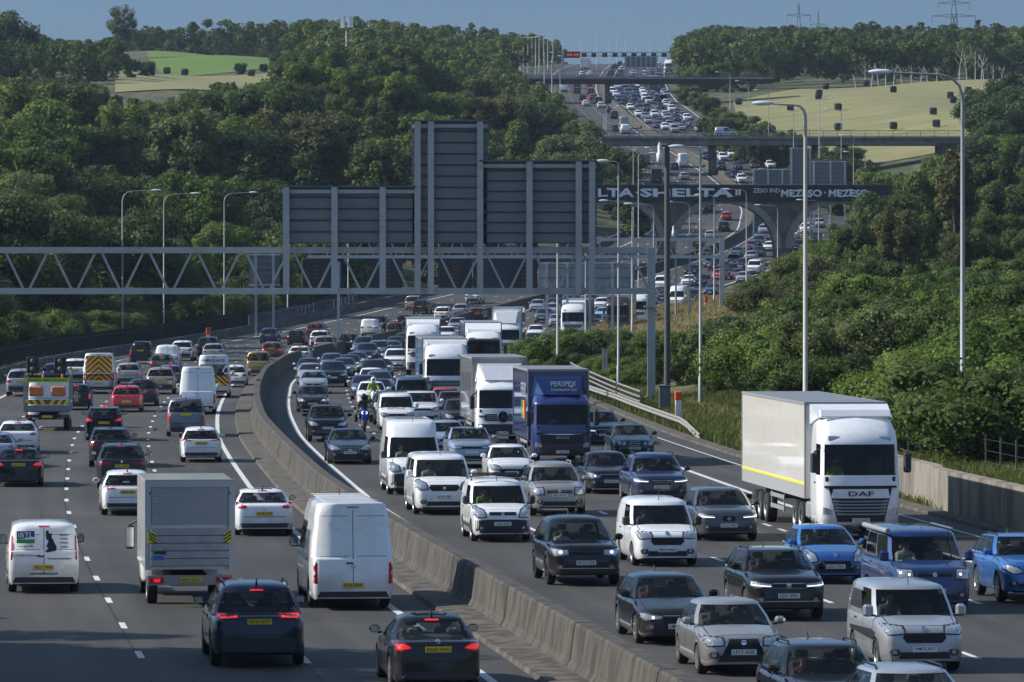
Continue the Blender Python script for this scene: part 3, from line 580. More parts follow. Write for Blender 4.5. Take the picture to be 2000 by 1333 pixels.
def pylon(px, Y, ytop, label, s=1.0):
    top = P(px, ytop, Y); z0 = hz(top.x, Y); H = top.z - z0; root = empty('electricity_pylon', (top.x, Y, z0)); b = MB(); m = princ('pylon_steel', (.10,.12,.15), .6); W0 = 3.6 * s
    lv = [(0, W0), (.35, W0 * .55), (.6, W0 * .32), (.8, W0 * .24), (1, .1)]
    for i in range(4):
        for a in range(4):
            sx, sy = (1, 1, -1, -1)[a], (1, -1, -1, 1)[a]; nx, ny = (1, 1, -1, -1)[(a + 1) % 4], (1, -1, -1, 1)[(a + 1) % 4]
            z0_, w0 = lv[i]; z1, w1 = lv[i + 1]; b.tube([(sx * w0, sy * w0, H * z0_), (sx * w1, sy * w1, H * z1)], .2, m, 4); b.tube([(sx * w0, sy * w0, H * z0_), (nx * w1, ny * w1, H * z1)], .13, m, 4); b.tube([(nx * w0, ny * w0, H * z0_), (sx * w1, sy * w1, H * z1)], .13, m, 4)
    b.build('tower', root)
    for f, l in ((.62, 9), (.76, 7.5), (.9, 5.5)):
        c = MB(); c.tube([(-l * s, 0, H * f), (0, 0, H * f + .8), (l * s, 0, H * f)], .17, m, 4); c.tube([(-l * s, 0, H * f), (0, 0, H * f - .6), (l * s, 0, H * f)], .15, m, 4)
        for q_ in (-1, 1): c.tube([(q_ * l * s, 0, H * f), (q_ * l * s, 0, H * f - 3)], .14, m, 4)
        c.build('crossarm', root)
    tag(root, label, 'pylon')
pylon(1863, 2350, -12, 'large electricity pylon cut by the top of the photo above the right woods', 1.3); pylon(1560, 2600, 7, 'electricity pylon on the skyline above the middle of the right woods', 1.05); pylon(1598, 3300, 20, 'smallest faint electricity pylon on the right skyline', .9)
top = P(677, 32, 1100); z0 = hz(top.x, 1100); H = top.z - z0; pm = empty('phone_mast', (top.x, 1100, z0)); MB().tube([(0, 0, 0), (0, 0, H - 2)], [.3, .22], M('polelight'), 8).build('pole', pm)
for k in range(6):
    a = math.pi * k / 3 + .2; MB().box((math.cos(a) * 1.2, math.sin(a) * 1.2, H - 1.2), (.38, .38, 2.4), M('whiteplastic')).build('antenna', pm)
hm = MB(); hm.lathe([(H - 2.4, 1.25), (H - 2.3, 1.25)], M('white'), 12, 'z'); hm.lathe([(H - 2.6, .2), (H - 2.3, 1.3)], M('white'), 12, 'z'); hm.build('head_frame', pm); tag(pm, 'white mobile phone mast with a ring of antennas above the left woods', 'mast')
# ---- fields and bales
def field(name, Y0, Y1, xa, xb, mat, zo=.15):
    ys = np.linspace(Y0, Y1, 26); vs = []; n = 40
    for Y in ys:
        f = (Y - Y0) / (Y1 - Y0); a = np.interp(f, *zip(*xa)); b = np.interp(f, *zip(*xb))
        for k in range(n): X = ((a + (b - a) * k / (n - 1)) - 1000) / F * Y; vs.append((X, Y, hz(X, Y) + zo))
    o = MB().add(vs, [(i * n + k, i * n + k + 1, (i + 1) * n + k + 1, (i + 1) * n + k) for i in range(25) for k in range(n - 1)], mat, True).build(name); o['kind'] = 'structure'; return o
straw = princ('mown_hay', (.235,.215,.085), .95, noise=(.11, (.150,.155,.058), .40, .62, (.5, 2.6, 1)), bump=.2)
field('hay_field', 1000, 1300, [(0, 1560), (.25, 1490), (.5, 1440), (.8, 1432), (1, 1560)], [(0, 2000), (1, 1960)], straw)
field('hay_field', 870, 925, [(0, 1690), (1, 1660)], [(0, 1840), (1, 1850)], princ('meadow', (.17,.19,.06), .95, noise=(.1, (.13,.16,.05), .4, .65)))
field('green_field', 1230, 1500, [(0, 335), (.4, 300), (1, 286)], [(0, 600), (1, 600)], princ('bright_grass', (.095,.165,.010), .95, noise=(.05, (.075,.14,.012), .4, .65)))
field('stubble_field', 985, 1190, [(0, 225), (1, 225)], [(0, 560), (1, 580)], princ('stubble', (.22,.20,.085), .95, noise=(.08, (.17,.18,.065), .4, .65, (1, 3, 1))))
b0 = None; bl = []
for i, (px, py) in enumerate(((1443, 202), (1613, 172), (1600, 185), (1598.5, 192), (1692, 165), (1745, 178), (1544, 213), (1637, 213), (1637, 251), (1745, 250), (1856, 190), (1862, 199), (1823, 221), (1829, 245), (1891, 180), (1707, 287))):
    Yb = 900 if py > 280 else None
    if Yb is None:
        ys = np.arange(1000, 1300, 2.); zz = hgt((px - 1000) / F * ys, ys) + .35; pyy = HY + (HC - zz) * F / ys; Yb = float(ys[np.argmin(abs(pyy - py - 3))])
    X = (px - 1000) / F * Yb; z = hz(X, Yb) + .35
    lab = ['at the left corner of the field', 'nearest above the stacked pair, left of centre', 'top bale of the close pair left of centre', 'lower bale of the close pair left of centre', 'closest to the middle of the far field edge', 'standing alone right of the far middle', 'at the lower left beside a lamp post', 'in the middle left beside a lamp post', 'at the lower edge behind the bridge railing, left', 'at the lower edge behind the bridge railing, middle', 'upper one of the pair by the big dark bush', 'lower one of the pair by the big dark bush', 'alone in the right part of the field', 'at the lower right edge above the bridge railing', 'farthest right beside the lamp post arm', 'on the strip of meadow under the slim bridge'][i]
    if b0 is None:
        b = MB(); b.box((0, 0, .75), (1.5, 1.3, 1.5), M('bale'), bev=.22); b.lathe([(-.66, .2), (-.66, .6), (-.6, .7), (.6, .7), (.66, .6), (.66, .2)], M('bale'), 14, 'y', (0, 0, .75)); b0 = b.build('hay_bale'); o = b0
    else: o = b0.copy(); col.objects.link(o)
    o.location = (X, Yb, z); o.rotation_euler = (0, 0, (i * 37 % 20 - 10) * .03); tag(o, 'black wrapped hay bale ' + lab, 'hay bale', 'black bales on the hay field')
for i, (px, Yb) in enumerate(((326, 1185), (361, 1180), (491, 1178))):
    X = (px - 1000) / F * Yb; o = b0.copy(); col.objects.link(o); o.location = (X, Yb, hz(X, Yb) + .35); tag(o, 'black wrapped bale ' + ['left one of the two below the bright green field', 'right one of the two below the bright green field', 'alone beside the trees right of the stubble field'][i], 'hay bale', 'black bales on the left stubble field')
# ---------------------------------------------------------------- trees and undergrowth
def foliage(name, a, b, c):
    m = bpy.data.materials.new(name); m.use_nodes = True; n = m.node_tree; L = n.links; p = n.nodes['Principled BSDF']; o = n.nodes['Material Output']
    at = n.nodes.new('ShaderNodeAttribute'); at.attribute_name = 'tint'; oi = n.nodes.new('ShaderNodeObjectInfo')
    x = n.nodes.new('ShaderNodeMath'); x.operation = 'MULTIPLY_ADD'; x.inputs[1].default_value = .45; L.new(oi.outputs['Random'], x.inputs[0]); L.new(at.outputs['Fac'], x.inputs[2])
    y = n.nodes.new('ShaderNodeMath'); y.operation = 'SUBTRACT'; y.inputs[1].default_value = .22; L.new(x.outputs[0], y.inputs[0])
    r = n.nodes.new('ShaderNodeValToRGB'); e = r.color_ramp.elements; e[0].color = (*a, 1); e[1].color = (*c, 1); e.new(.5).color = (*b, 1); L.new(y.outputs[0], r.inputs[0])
    L.new(r.outputs[0], p.inputs['Base Color']); p.inputs['Roughness'].default_value = .55; p.inputs['Specular IOR Level'].default_value = .12
    t = n.nodes.new('ShaderNodeBsdfTranslucent'); L.new(r.outputs[0], t.inputs[0]); s = n.nodes.new('ShaderNodeMixShader'); s.inputs[0].default_value = .36
    L.new(p.outputs[0], s.inputs[1]); L.new(t.outputs[0], s.inputs[2]); L.new(s.outputs[0], o.inputs[0]); return m
FOL = dict(mid=foliage('leaves_mid', (.044,.074,.016), (.088,.128,.030), (.155,.195,.052)), deep=foliage('leaves_deep', (.034,.062,.018), (.062,.100,.028), (.11,.15,.042)),
           olive=foliage('leaves_olive', (.062,.088,.028), (.125,.155,.050), (.20,.22,.085)), bright=foliage('leaves_bright', (.060,.105,.018), (.115,.175,.030), (.19,.25,.055)),
           warm=foliage('leaves_warm', (.060,.072,.024), (.110,.118,.040), (.17,.165,.065)), dry=foliage('grass_dry', (.16,.13,.055), (.27,.22,.10), (.38,.32,.17)), grass=foliage('grass_green', (.05,.075,.015), (.10,.13,.03), (.17,.17,.06)))
bark = princ('bark', (.06,.05,.04), .9, noise=(3, (.03,.026,.02), .4, .6, (1, 1, .3)))
def mesh_np(name, V, Q, mat, tint=None):
    me = bpy.data.meshes.new(name); nv, nq, k = len(V), len(Q), Q.shape[1]
    me.vertices.add(nv); me.vertices.foreach_set('co', V.astype(np.float32).ravel()); me.loops.add(nq * k); me.loops.foreach_set('vertex_index', Q.astype(np.int32).ravel())
    me.polygons.add(nq); me.polygons.foreach_set('loop_start', np.arange(0, nq * k, k, dtype=np.int32)); me.polygons.foreach_set('loop_total', np.full(nq, k, np.int32))
    me.materials.append(mat)
    if tint is not None: me.attributes.new('tint', 'FLOAT', 'POINT').data.foreach_set('value', tint.astype(np.float32))
    me.update(calc_edges=True); return me
def leaves(C, N, S, rg):
    """a bent leaf-clump quad at each point"""
    n = len(C); up = rg.normal(size=(n, 3)); a = np.cross(N, up); a /= np.linalg.norm(a, axis=1, keepdims=True) + 1e-9; b = np.cross(N, a)
    S = S[:, None]; asp = rg.uniform(.55, 1, (n, 1))
    V = np.stack([C - a * S, C - b * S * asp + N * S * .15, C + a * S, C + b * S * asp - N * S * .2], 1).reshape(-1, 3)
    return V, np.arange(4 * n).reshape(-1, 4)
def crown(seed, H, RX, nb, per, ls, z0=.06, pointy=0):
    rg = np.random.default_rng(seed); B = []
    for i in range(nb):
        u = rg.uniform(0, 1) ** .8; a = rg.uniform(0, 2 * math.pi); z = z0 + (1 - z0) * u * .86
        env = math.sqrt(max(0, 1 - ((z - .55) / .52) ** 2)) if not pointy else (1.05 - z) * 1.15
        rr = env * RX * rg.uniform(.35, .92); rb = RX * rg.uniform(.16, .36) * (.55 + .45 * env)
        B.append((rr * math.cos(a), rr * math.sin(a), z * H, rb))
    B.append((0, 0, H * .55, RX * .5)); B = np.array(B); C = []; N = []; S = []; TI = []
    for i, (x, y, z, r) in enumerate(B):
        k = int(per * (r / (RX * .33)) ** 2); d = rg.normal(size=(k, 3)); d[:, 2] += .25; d /= np.linalg.norm(d, axis=1, keepdims=True)
        lump = 1 + .18 * np.sin(d[:, 0] * 5 + i) * np.sin(d[:, 1] * 5 + i * 2) * np.sin(d[:, 2] * 5 + 1)
        p = np.array([x, y, z]) + d * (r * lump * rg.uniform(.70, 1.16, k))[:, None] * np.array([1, 1, .82])
        keep = np.ones(k, bool)
        for j, (x2, y2, z2, r2) in enumerate(B):
            if j != i: keep &= np.linalg.norm((p - [x2, y2, z2]) / [1, 1, .82], axis=1) > r2 * .78
        p = p[keep]; d = d[keep]; nn = d + rg.normal(size=p.shape) * .45; nn /= np.linalg.norm(nn, axis=1, keepdims=True)
        C.append(p); N.append(nn); S.append(rg.uniform(.55, 1.15, len(p)) * ls); TI.append(np.clip(rg.uniform(.25, .75) + rg.normal(size=len(p)) * .13, 0, 1))
    C = np.concatenate(C); C[:, 2] *= H / C[:, 2].max(); N = np.concatenate(N); S = np.concatenate(S); TI = np.concatenate(TI)
    V, Q = leaves(C, N, S, rg); TV = np.repeat(TI, 4)
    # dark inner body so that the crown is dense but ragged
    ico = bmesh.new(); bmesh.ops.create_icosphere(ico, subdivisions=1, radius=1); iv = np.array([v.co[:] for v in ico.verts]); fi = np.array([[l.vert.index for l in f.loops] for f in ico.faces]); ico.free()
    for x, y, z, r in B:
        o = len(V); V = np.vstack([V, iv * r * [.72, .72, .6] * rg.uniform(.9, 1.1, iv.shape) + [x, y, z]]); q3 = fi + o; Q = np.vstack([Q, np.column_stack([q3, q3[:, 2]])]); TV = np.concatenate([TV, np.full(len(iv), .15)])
    return V, Q, TV, B
def clean(me): me.validate(); return me
def crown_mesh(*a, mat=None, **k):
    V, Q, TV, B = crown(*a, **k); t = Q[:, 2] == Q[:, 3]; me = bpy.data.meshes.new('crown')
    L = np.concatenate([Q[~t].ravel(), Q[t][:, :3].ravel()]); n4, n3 = (~t).sum(), t.sum()
    me.vertices.add(len(V)); me.vertices.foreach_set('co', V.astype(np.float32).ravel()); me.loops.add(len(L)); me.loops.foreach_set('vertex_index', L.astype(np.int32))
    me.polygons.add(int(n4 + n3)); me.polygons.foreach_set('loop_start', np.concatenate([np.arange(n4) * 4, n4 * 4 + np.arange(n3) * 3]).astype(np.int32)); me.polygons.foreach_set('loop_total', np.concatenate([np.full(n4, 4), np.full(n3, 3)]).astype(np.int32))
    me.materials.append(mat or FOL['mid']); me.attributes.new('tint', 'FLOAT', 'POINT').data.foreach_set('value', TV.astype(np.float32)); me.update(calc_edges=True); return me, B
def trunk_mesh(H, B, rg, r=.28):
    b = MB(); b.tube([(0, 0, -.8), (0, 0, H * .2), (.1, .05, H * .42), (.05, 0, H * .7)], [r * 1.3, r, r * .75, r * .3], bark, 7)
    for x, y, z, rr in B[:7]: b.tube([(0, 0, min(z, H * .5) * .6), (x * .5, y * .5, z * .75), (x * .9, y * .9, z)], [r * .5, r * .33, r * .12], bark, 5)
    o = b.build('trunk'); me = o.data; bpy.data.objects.remove(o); return me
PRO = {}
rgt = np.random.default_rng(5)
def proto(key, H, RX, nb, per, ls, **k):
    me, B = crown_mesh(len(PRO) * 7 + 3, H, RX, nb, per, ls, **k); PRO.setdefault(key, []).append((H, me, trunk_mesh(H, B, rgt)))
for i in range(4): proto('near', 12, 4.8 + .5 * (i % 3), 64 + 6 * i, 820, .15)
for i in range(5): proto('far', 12, 5.0 + .6 * (i % 3), 54 + 5 * i, 360, .24)
proto('near', 12, 3.7, 60, 900, .14); proto('near', 13, 4.0, 48, 700, .18); proto('far', 12, 3.6, 44, 420, .22, pointy=1); proto('far', 13, 4.0, 50, 330, .28)
for i in range(3): proto('bush', 4, 3.0 + .4 * i, 40, 900, .085, z0=.02)
proto('poplar', 16, 4.6, 46, 150, .24, z0=.2)
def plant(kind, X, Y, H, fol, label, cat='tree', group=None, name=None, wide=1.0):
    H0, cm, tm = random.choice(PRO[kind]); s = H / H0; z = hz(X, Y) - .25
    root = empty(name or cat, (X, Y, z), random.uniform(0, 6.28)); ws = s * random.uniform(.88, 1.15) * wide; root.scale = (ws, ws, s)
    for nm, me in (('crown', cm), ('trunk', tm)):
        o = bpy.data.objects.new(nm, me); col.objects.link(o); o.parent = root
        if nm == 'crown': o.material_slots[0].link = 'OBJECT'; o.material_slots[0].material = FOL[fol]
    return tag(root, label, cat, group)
random.seed(11)
HUE = dict(mid='mid green', deep='dark green', olive='olive green', bright='fresh green', warm='brownish green')
LMK = ((0, 'at the left edge of the photo'), (110, 'left of the first lamp post'), (215, 'around the first lamp post'), (290, 'around the middle lamp post'), (370, 'around the third lamp post'), (460, 'between third lamp post and sign panels'),
       (560, 'above the left sign panel'), (660, 'above the middle low sign panel'), (760, 'left of the tallest sign panel'), (870, 'behind the tallest sign panel'), (955, 'above the right sign panel'), (1040, 'above the right end of the sign panels'), (1120, 'beside the hill road'), (1200, 'above the viaduct left arch'),
       (1290, 'beside the camera mast'), (1370, 'above the dry grass bank'), (1450, 'left of the cream lamp post'), (1573, 'right of the cream lamp post'), (1680, 'between the two tall lamp posts'), (1780, 'just left of the tallest lamp post'), (1885, 'right of the tallest lamp post'), (1950, 'at the right edge of the photo'))
ORD = ['first','second','third','fourth','fifth','sixth','seventh','eighth','ninth','tenth','eleventh','twelfth','thirteenth','fourteenth','fifteenth','sixteenth','seventeenth','eighteenth','nineteenth','twentieth']
def lmk(px):
    r = LMK[0][1]
    for a, t in LMK:
        if px >= a - 20: r = t
    return r
USED = {}
def uniq(l):
    USED[l] = USED.get(l, 0) + 1
    return l if USED[l] == 1 else ORD[min(19, USED[l] - 1)] + ' ' + l
SKL = [(-60,140),(0,150),(100,152),(200,165),(245,190),(300,196),(345,186),(440,156),(500,165),(545,130),(600,95),(700,60),(800,78),(860,95),(930,140),(990,165),(1050,190),(1120,225),(1180,262),(1230,330),(1260,365)]
SKR = [(1040,655),(1150,648),(1290,650),(1370,612),(1440,568),(1500,540),(1560,518),(1610,458),(1700,400),(1760,345),(1840,300),(1900,268),(2000,245),(2100,230)]
def top_limit(px, pts): return np.interp(px, *zip(*pts))
GRL, GRR = 'trees of the left woods', 'trees of the right woods'
# left woods, rows climbing away from the road
rowsL = [344, 372, 404, 440, 480, 522, 566, 612, 662, 716, 774, 836, 902, 972, 1046]
for ri, Y in enumerate(rowsL):
    X = -.102 * Y - 2; off = 24 if Y < 700 else 21
    while X < xm(Y) - off - random.uniform(0, 2):
        y = Y + random.uniform(-14, 14); x = X + random.uniform(-1.2, 1.2); px = 1000 + x / y * F; zb = hz(x, y)
        H = random.uniform(8, 15.5) if Y < 800 else random.uniform(8, 13)
        if y < 1100:
            ty_ = top_limit(px, SKL) + random.uniform(-5, 7); Hm = (HC + (HY - ty_) * y / F - zb); H = min(H, Hm)
        if Y < 420 and px > 300: H = min(H, 7)
        if H > 1.6:
            f = random.choices(['mid', 'deep', 'olive', 'bright', 'warm'], [4, 3, 4, 2, 1])[0]
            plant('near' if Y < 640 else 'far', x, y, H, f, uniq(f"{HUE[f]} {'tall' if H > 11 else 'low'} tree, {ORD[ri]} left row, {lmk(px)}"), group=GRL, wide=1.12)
        X += random.uniform(5.0, 6.8) if Y < 800 else random.uniform(6.4, 8.4)
for i, Y in enumerate(np.arange(336, 700, 8.5)):          # scrub along the foot of the left woods
    for k in range(2):
        x = xm(Y) - 24.4 - k * 3.4 - random.uniform(0, 1.5); px = 1000 + x / Y * F
        if px < -20: continue
        f = random.choice(['mid', 'olive', 'bright', 'mid']); plant('bush', x, Y, random.uniform(2.6, 4.6), f, uniq(f"{HUE[f]} shrub by the left fence, {lmk(px)}"), cat='bush', group='shrubs along the left fence', wide=1.1)
# dark stand at the far left, tall poplar, lone field tree, trees behind the hay bale strip
for px, Y, yt, f, k, lb in ((-20, 1120, 18, 'deep', 'far', 'tall dark tree at the far left skyline'), (40, 1150, 55, 'deep', 'far', 'dark tree on the far left skyline, second from the edge'), (95, 1180, 72, 'deep', 'far', 'dark tree on the left skyline, third from the edge'), (150, 1190, 84, 'deep', 'far', 'dark tree left of the pale poplar, fourth from the edge'), (196, 1160, 96, 'deep', 'far', 'dark tree at the foot of the pale poplar'),
                         (10, 1100, 105, 'deep', 'far', 'low dark tree at the left edge below the skyline trees'), (75, 1105, 125, 'deep', 'far', 'low dark tree under the far left skyline trees'), (140, 1100, 135, 'deep', 'far', 'low dark tree under the pale poplar, left'), (200, 1110, 128, 'deep', 'far', 'low dark tree under the pale poplar, right'), (255, 1130, 112, 'deep', 'far', 'dark tree left of the bright green field'), (285, 1150, 116, 'deep', 'far', 'dark rounded tree at the left end of the bright green field'),
                         (240, 1450, 6, 'olive', 'poplar', 'tall pale green poplar standing out on the left skyline'), (470, 1200, 120, 'deep', 'far', 'dark tree at the right end of the bright green field'), (515, 1205, 122, 'deep', 'far', 'dark tree beside another at the right end of the green field'), (560, 1150, 95, 'mid', 'far', 'green tree closing the right end of the green field')):
    X = (px - 1000) / F * Y; zb = hz(X, Y); H = HC + (HY - yt) * Y / F - zb; plant(k, X, Y, H, f, lb, group=GRL, wide=1.25 if k == 'far' else 1)
# right woods
rowsR = [198, 215, 232, 258, 286, 318, 352, 392, 436, 484, 536, 590, 648, 710, 776, 846]
for ri, Y in enumerate(rowsR):
    off = {198: 25.6, 215: 26, 232: 27.5, 258: 27, 286: 27}.get(Y, 26 if Y < 560 else 22)
    X = xm(Y) + off + random.uniform(0, 2)
    while X < .102 * Y + 3:
        y = Y + random.uniform(-9, 9); x = X + random.uniform(-.8, .8); px = 1000 + x / y * F; zb = hz(x, y)
        bush = Y < 440 or px < 1500
        H = random.uniform(3.0, 4.6) if bush else random.uniform(8, 13)
        if not bush and Y < 560: H = random.uniform(6, 9)
        ty_ = top_limit(px, SKR) + random.uniform(-5, 12); Hm = HC + (HY - ty_) * y / F - zb; H = min(H, Hm)
        if 1360 < px < 1450 and y < 640: H = min(H, 1.6)
        if H > 1.8:
            f = random.choices(['mid', 'deep', 'olive', 'bright', 'warm'], [4, 2, 2, 3, 1.5])[0]; k = 'bush' if H < 5 else ('near' if Y < 560 else 'far')
            nm = 'bush' if k == 'bush' else 'tree'
            plant(k, x, y, H, f, uniq(f"{HUE[f]} {nm}, {ORD[ri]} right row, {lmk(px)}"), cat=nm, group=GRR if nm == 'tree' else 'bushes of the right slope', wide=1.0 if nm == 'tree' else 1.15)
        X += random.uniform(3.4, 5.0) if bush else random.uniform(6, 8)
# verge bushes between the gantry column and the far lorries, and those beside the hill road
for i, (px, Y, yt) in enumerate(((1072, 400, 655), (1105, 392, 640), (1145, 400, 632), (1185, 392, 640), (1225, 396, 636), (1265, 385, 650), (1300, 400, 640), (1095, 372, 690), (1135, 368, 680), (1175, 362, 690), (1215, 356, 684), (1255, 350, 692), (1300, 345, 690), (1335, 372, 665), (1385, 350, 700), (1430, 350, 700), (1340, 335, 715), (1390, 330, 712), (1440, 345, 690), (1235, 335, 725), (1190, 338, 720), (1420, 305, 745), (1465, 300, 740), (1475, 470, 610), (1470, 560, 560), (1490, 610, 540), (1530, 640, 525))):
    X = (px - 1000) / F * Y; zb = hz(X, Y); H = max(1.6, HC + (HY - yt) * Y / F - zb); f = ('mid', 'bright', 'olive', 'deep', 'bright')[i % 5]
    plant('bush', X, Y, H, f, uniq(f'{"near" if yt > 680 else "far"} {HUE[f]} verge bush {lmk(px)}'), cat='bush', group='bushes on the right verge', wide=1.3)
for i, (px, Y, yt) in enumerate(((1205, 900, 330), (1222, 860, 350), (1190, 880, 318), (1170, 900, 300), (1150, 910, 282), (1240, 830, 352), (1650, 880, 300), (1690, 860, 322), (1610, 900, 300), (1725, 850, 330), (1760, 840, 335), (1590, 990, 268), (1620, 985, 270), (1655, 1000, 272), (1560, 1000, 250), (1530, 1010, 240), (1505, 1030, 232), (1480, 1050, 224), (1455, 1080, 214), (1430, 1120, 205), (1405, 1150, 196), (1385, 1180, 186), (1365, 1200, 176), (1345, 1230, 165), (1425, 1040, 240), (1455, 1020, 246), (1485, 1010, 250), (1400, 1080, 224), (1345, 1330, 118), (1370, 1310, 125), (1400, 1310, 120), (1430, 1300, 130), (1460, 1300, 128))):
    X = (px - 1000) / F * Y; zb = hz(X, Y); H = max(1.6, HC + (HY - yt - (10 if px > 1400 and yt < 300 else 0)) * Y / F - zb); f = ('mid', 'deep', 'olive', 'mid', 'bright')[i % 5]
    plant('far', X, Y, H, f, uniq(f'small {HUE[f]} tree by the hill road, {lmk(px)}'), group='small trees beside the hill road', wide=1.5 if H < 6 else 1.1)
for i, (px, Y, yt) in enumerate(((1890, 1010, 165), (1925, 1000, 150), (1965, 990, 140), (1905, 960, 190), (1945, 960, 178), (1985, 960, 160), (1875, 930, 240), (1915, 920, 232))):
    X = (px + 38 - 1000) / F * Y; zb = hz(X, Y); H = HC + (HY - yt) * Y / F - zb
    plant('far', X, Y, H, 'deep', uniq(f'big dark tree at the right end of the hay field, {ORD[i]} of the clump'), group='dark trees right of the hay field', wide=1.25)
# woods beyond: masses that read as one
def wood(name, spots, fol, label, cat='woodland', per=120, ls=.46):
    rg = np.random.default_rng(len(spots)); base = []
    for s in range(5): base.append(crown(100 + s, 1.0 * 12, 5.2, 17, per, ls)[:3])
    for s in range(2): base.append(crown(120 + s, 13, 3.6, 14, per, ls * .8, pointy=1)[:3])
    VV = []; QQ = []; TT = []; o = 0
    for X, Y, H in spots:
        k = rg.integers(0, 7); 
        if k > 4 and rg.uniform() < .6: k -= 3
        V, Q, TV = base[k]; a = rg.uniform(0, 6.28); s = H / 12; c, sn = math.cos(a), math.sin(a); z = hz(X, Y) - .6 * s
        W = np.column_stack([(V[:, 0] * c - V[:, 1] * sn) * s * 1.05 + X, (V[:, 0] * sn + V[:, 1] * c) * s * 1.05 + Y, V[:, 2] * s + z]); m = Q[:, 2] != Q[:, 3]; 
        VV.append(W); QQ.append(Q[m] + o); T3 = Q[~m]; QQ.append(np.column_stack([T3[:, 0], T3[:, 1], T3[:, 2], T3[:, 2]]) + o) if False else None
        TT.append(np.clip(TV * .6 + rg.uniform(0, .45), 0, 1)); o += len(W)
    VV = np.concatenate(VV); QQ = np.concatenate(QQ); me = mesh_np(name, VV, QQ, FOL[fol], np.concatenate(TT)); ob = bpy.data.objects.new(name, me); col.objects.link(ob); return tag(ob, label, cat, kind='stuff')
random.seed(4)
def ok_left(px, Y):
    if 225 < px < 570 and 1045 < Y < 1520: return False
    return True
sp = []; sp2 = []
for Y in list(range(1052, 1500, 32)) + list(range(1500, 2100, 45)):
    X = -.104 * Y
    while X < xm(Y) - 24:
        y = Y + random.uniform(-14, 14); px = 1000 + X / y * F; zb = hz(X, y); H = random.uniform(9, 13)
        sky = np.interp(px, [-60, 0, 100, 200, 280, 330, 420, 560, 700, 800, 900, 960, 1010, 1040, 1090, 1112, 1125, 1160, 1300], [30, 45, 75, 80, 50, 48, 36, 32, 30, 32, 40, 48, 60, 64, 76, 96, 112, 118, 118]); H = min(H, HC + (HY - sky - random.uniform(-5, 8)) * y / F - zb)
        if ok_left(px, y) and H > 3.5: (sp if px < 600 else sp2).append((X, y, H))
        X += random.uniform(6.5, 9.5)
wood('far_wood', sp, 'mid', 'dark mixed wood on the left skyline behind the bright green field'); wood('far_wood', sp2, 'mid', 'wood covering the ridge left of the motorway where it meets the sky')
sp = []
for Y in list(range(1318, 1700, 32)) + list(range(1700, 2200, 50)):
    X = xm(Y) + 24
    while X < .104 * Y:
        y = Y + random.uniform(-9, 14); px = 1000 + X / y * F; zb = hz(X, y); H = random.uniform(10, 15)
        sky = np.interp(px, [1300, 1325, 1340, 1370, 1400, 1480, 1520, 1600, 1680, 1740, 1765, 1790, 1900, 1925, 1960, 2050], [120, 100, 75, 44, 46, 50, 48, 42, 42, 40, 26, 42, 44, 32, 46, 44]); H = min(H, HC + (HY - sky - random.uniform(-5, 8)) * y / F - zb)
        if H > 3.5: sp.append((X, y, H))
        X += random.uniform(6.5, 9.5)
wood('far_wood', sp, 'mid', 'mixed wood filling the hillside above the hay field on the right')
sp = [(xm(Y) + s * random.uniform(20, 60), Y, random.uniform(5, 8)) for Y in range(2050, 2500, 25) for s in (-1, 1) for _ in range(2)] + [(xm(Y) + random.uniform(-60, 60), Y, random.uniform(7, 10)) for Y in range(2500, 2900, 22) for _ in range(3)]
wood('far_wood', sp, 'deep', 'low dark trees behind the highest gantry where the road meets the sky')
db = None; random.seed(3)
for i, px in enumerate((1672, 1690, 1702, 1716, 1730, 1745, 1762, 1780, 1798, 1812, 1830, 1873, 1889, 1905, 1916, 1922, 1940, 1955)):
    Y = 1303 + (i * 5) % 9; X = (px - 1000) / F * Y; h = 3.6 + (i * 2.7) % 3 + (2 if px > 1865 and px < 1930 else 0); b = MB(); l = (i % 3 - 1) * .6
    b.tube([(0, 0, -.5), (l * .4, 0, h * .4), (l, .2, h * .75), (l * 1.6, .2, h)], [.16, .12, .07, .03], M('deadwood'), 5)
    for k in range(4):
        s = (-1) ** k; b.tube([(l * .5, 0, h * (.35 + .12 * k)), (l * .5 + s * h * .12, 0, h * (.5 + .12 * k)), (l * .5 + s * h * .16, 0, h * (.62 + .12 * k))], [.1, .07, .03], M('deadwood'), 4)
    root = b.build('dead_tree', None, (X, Y, hz(X, Y))); tag(root, f'bare whitish dead tree at the edge above the hay field, {ORD[i]} from the left', 'dead tree', 'bare trees along the top of the hay field')
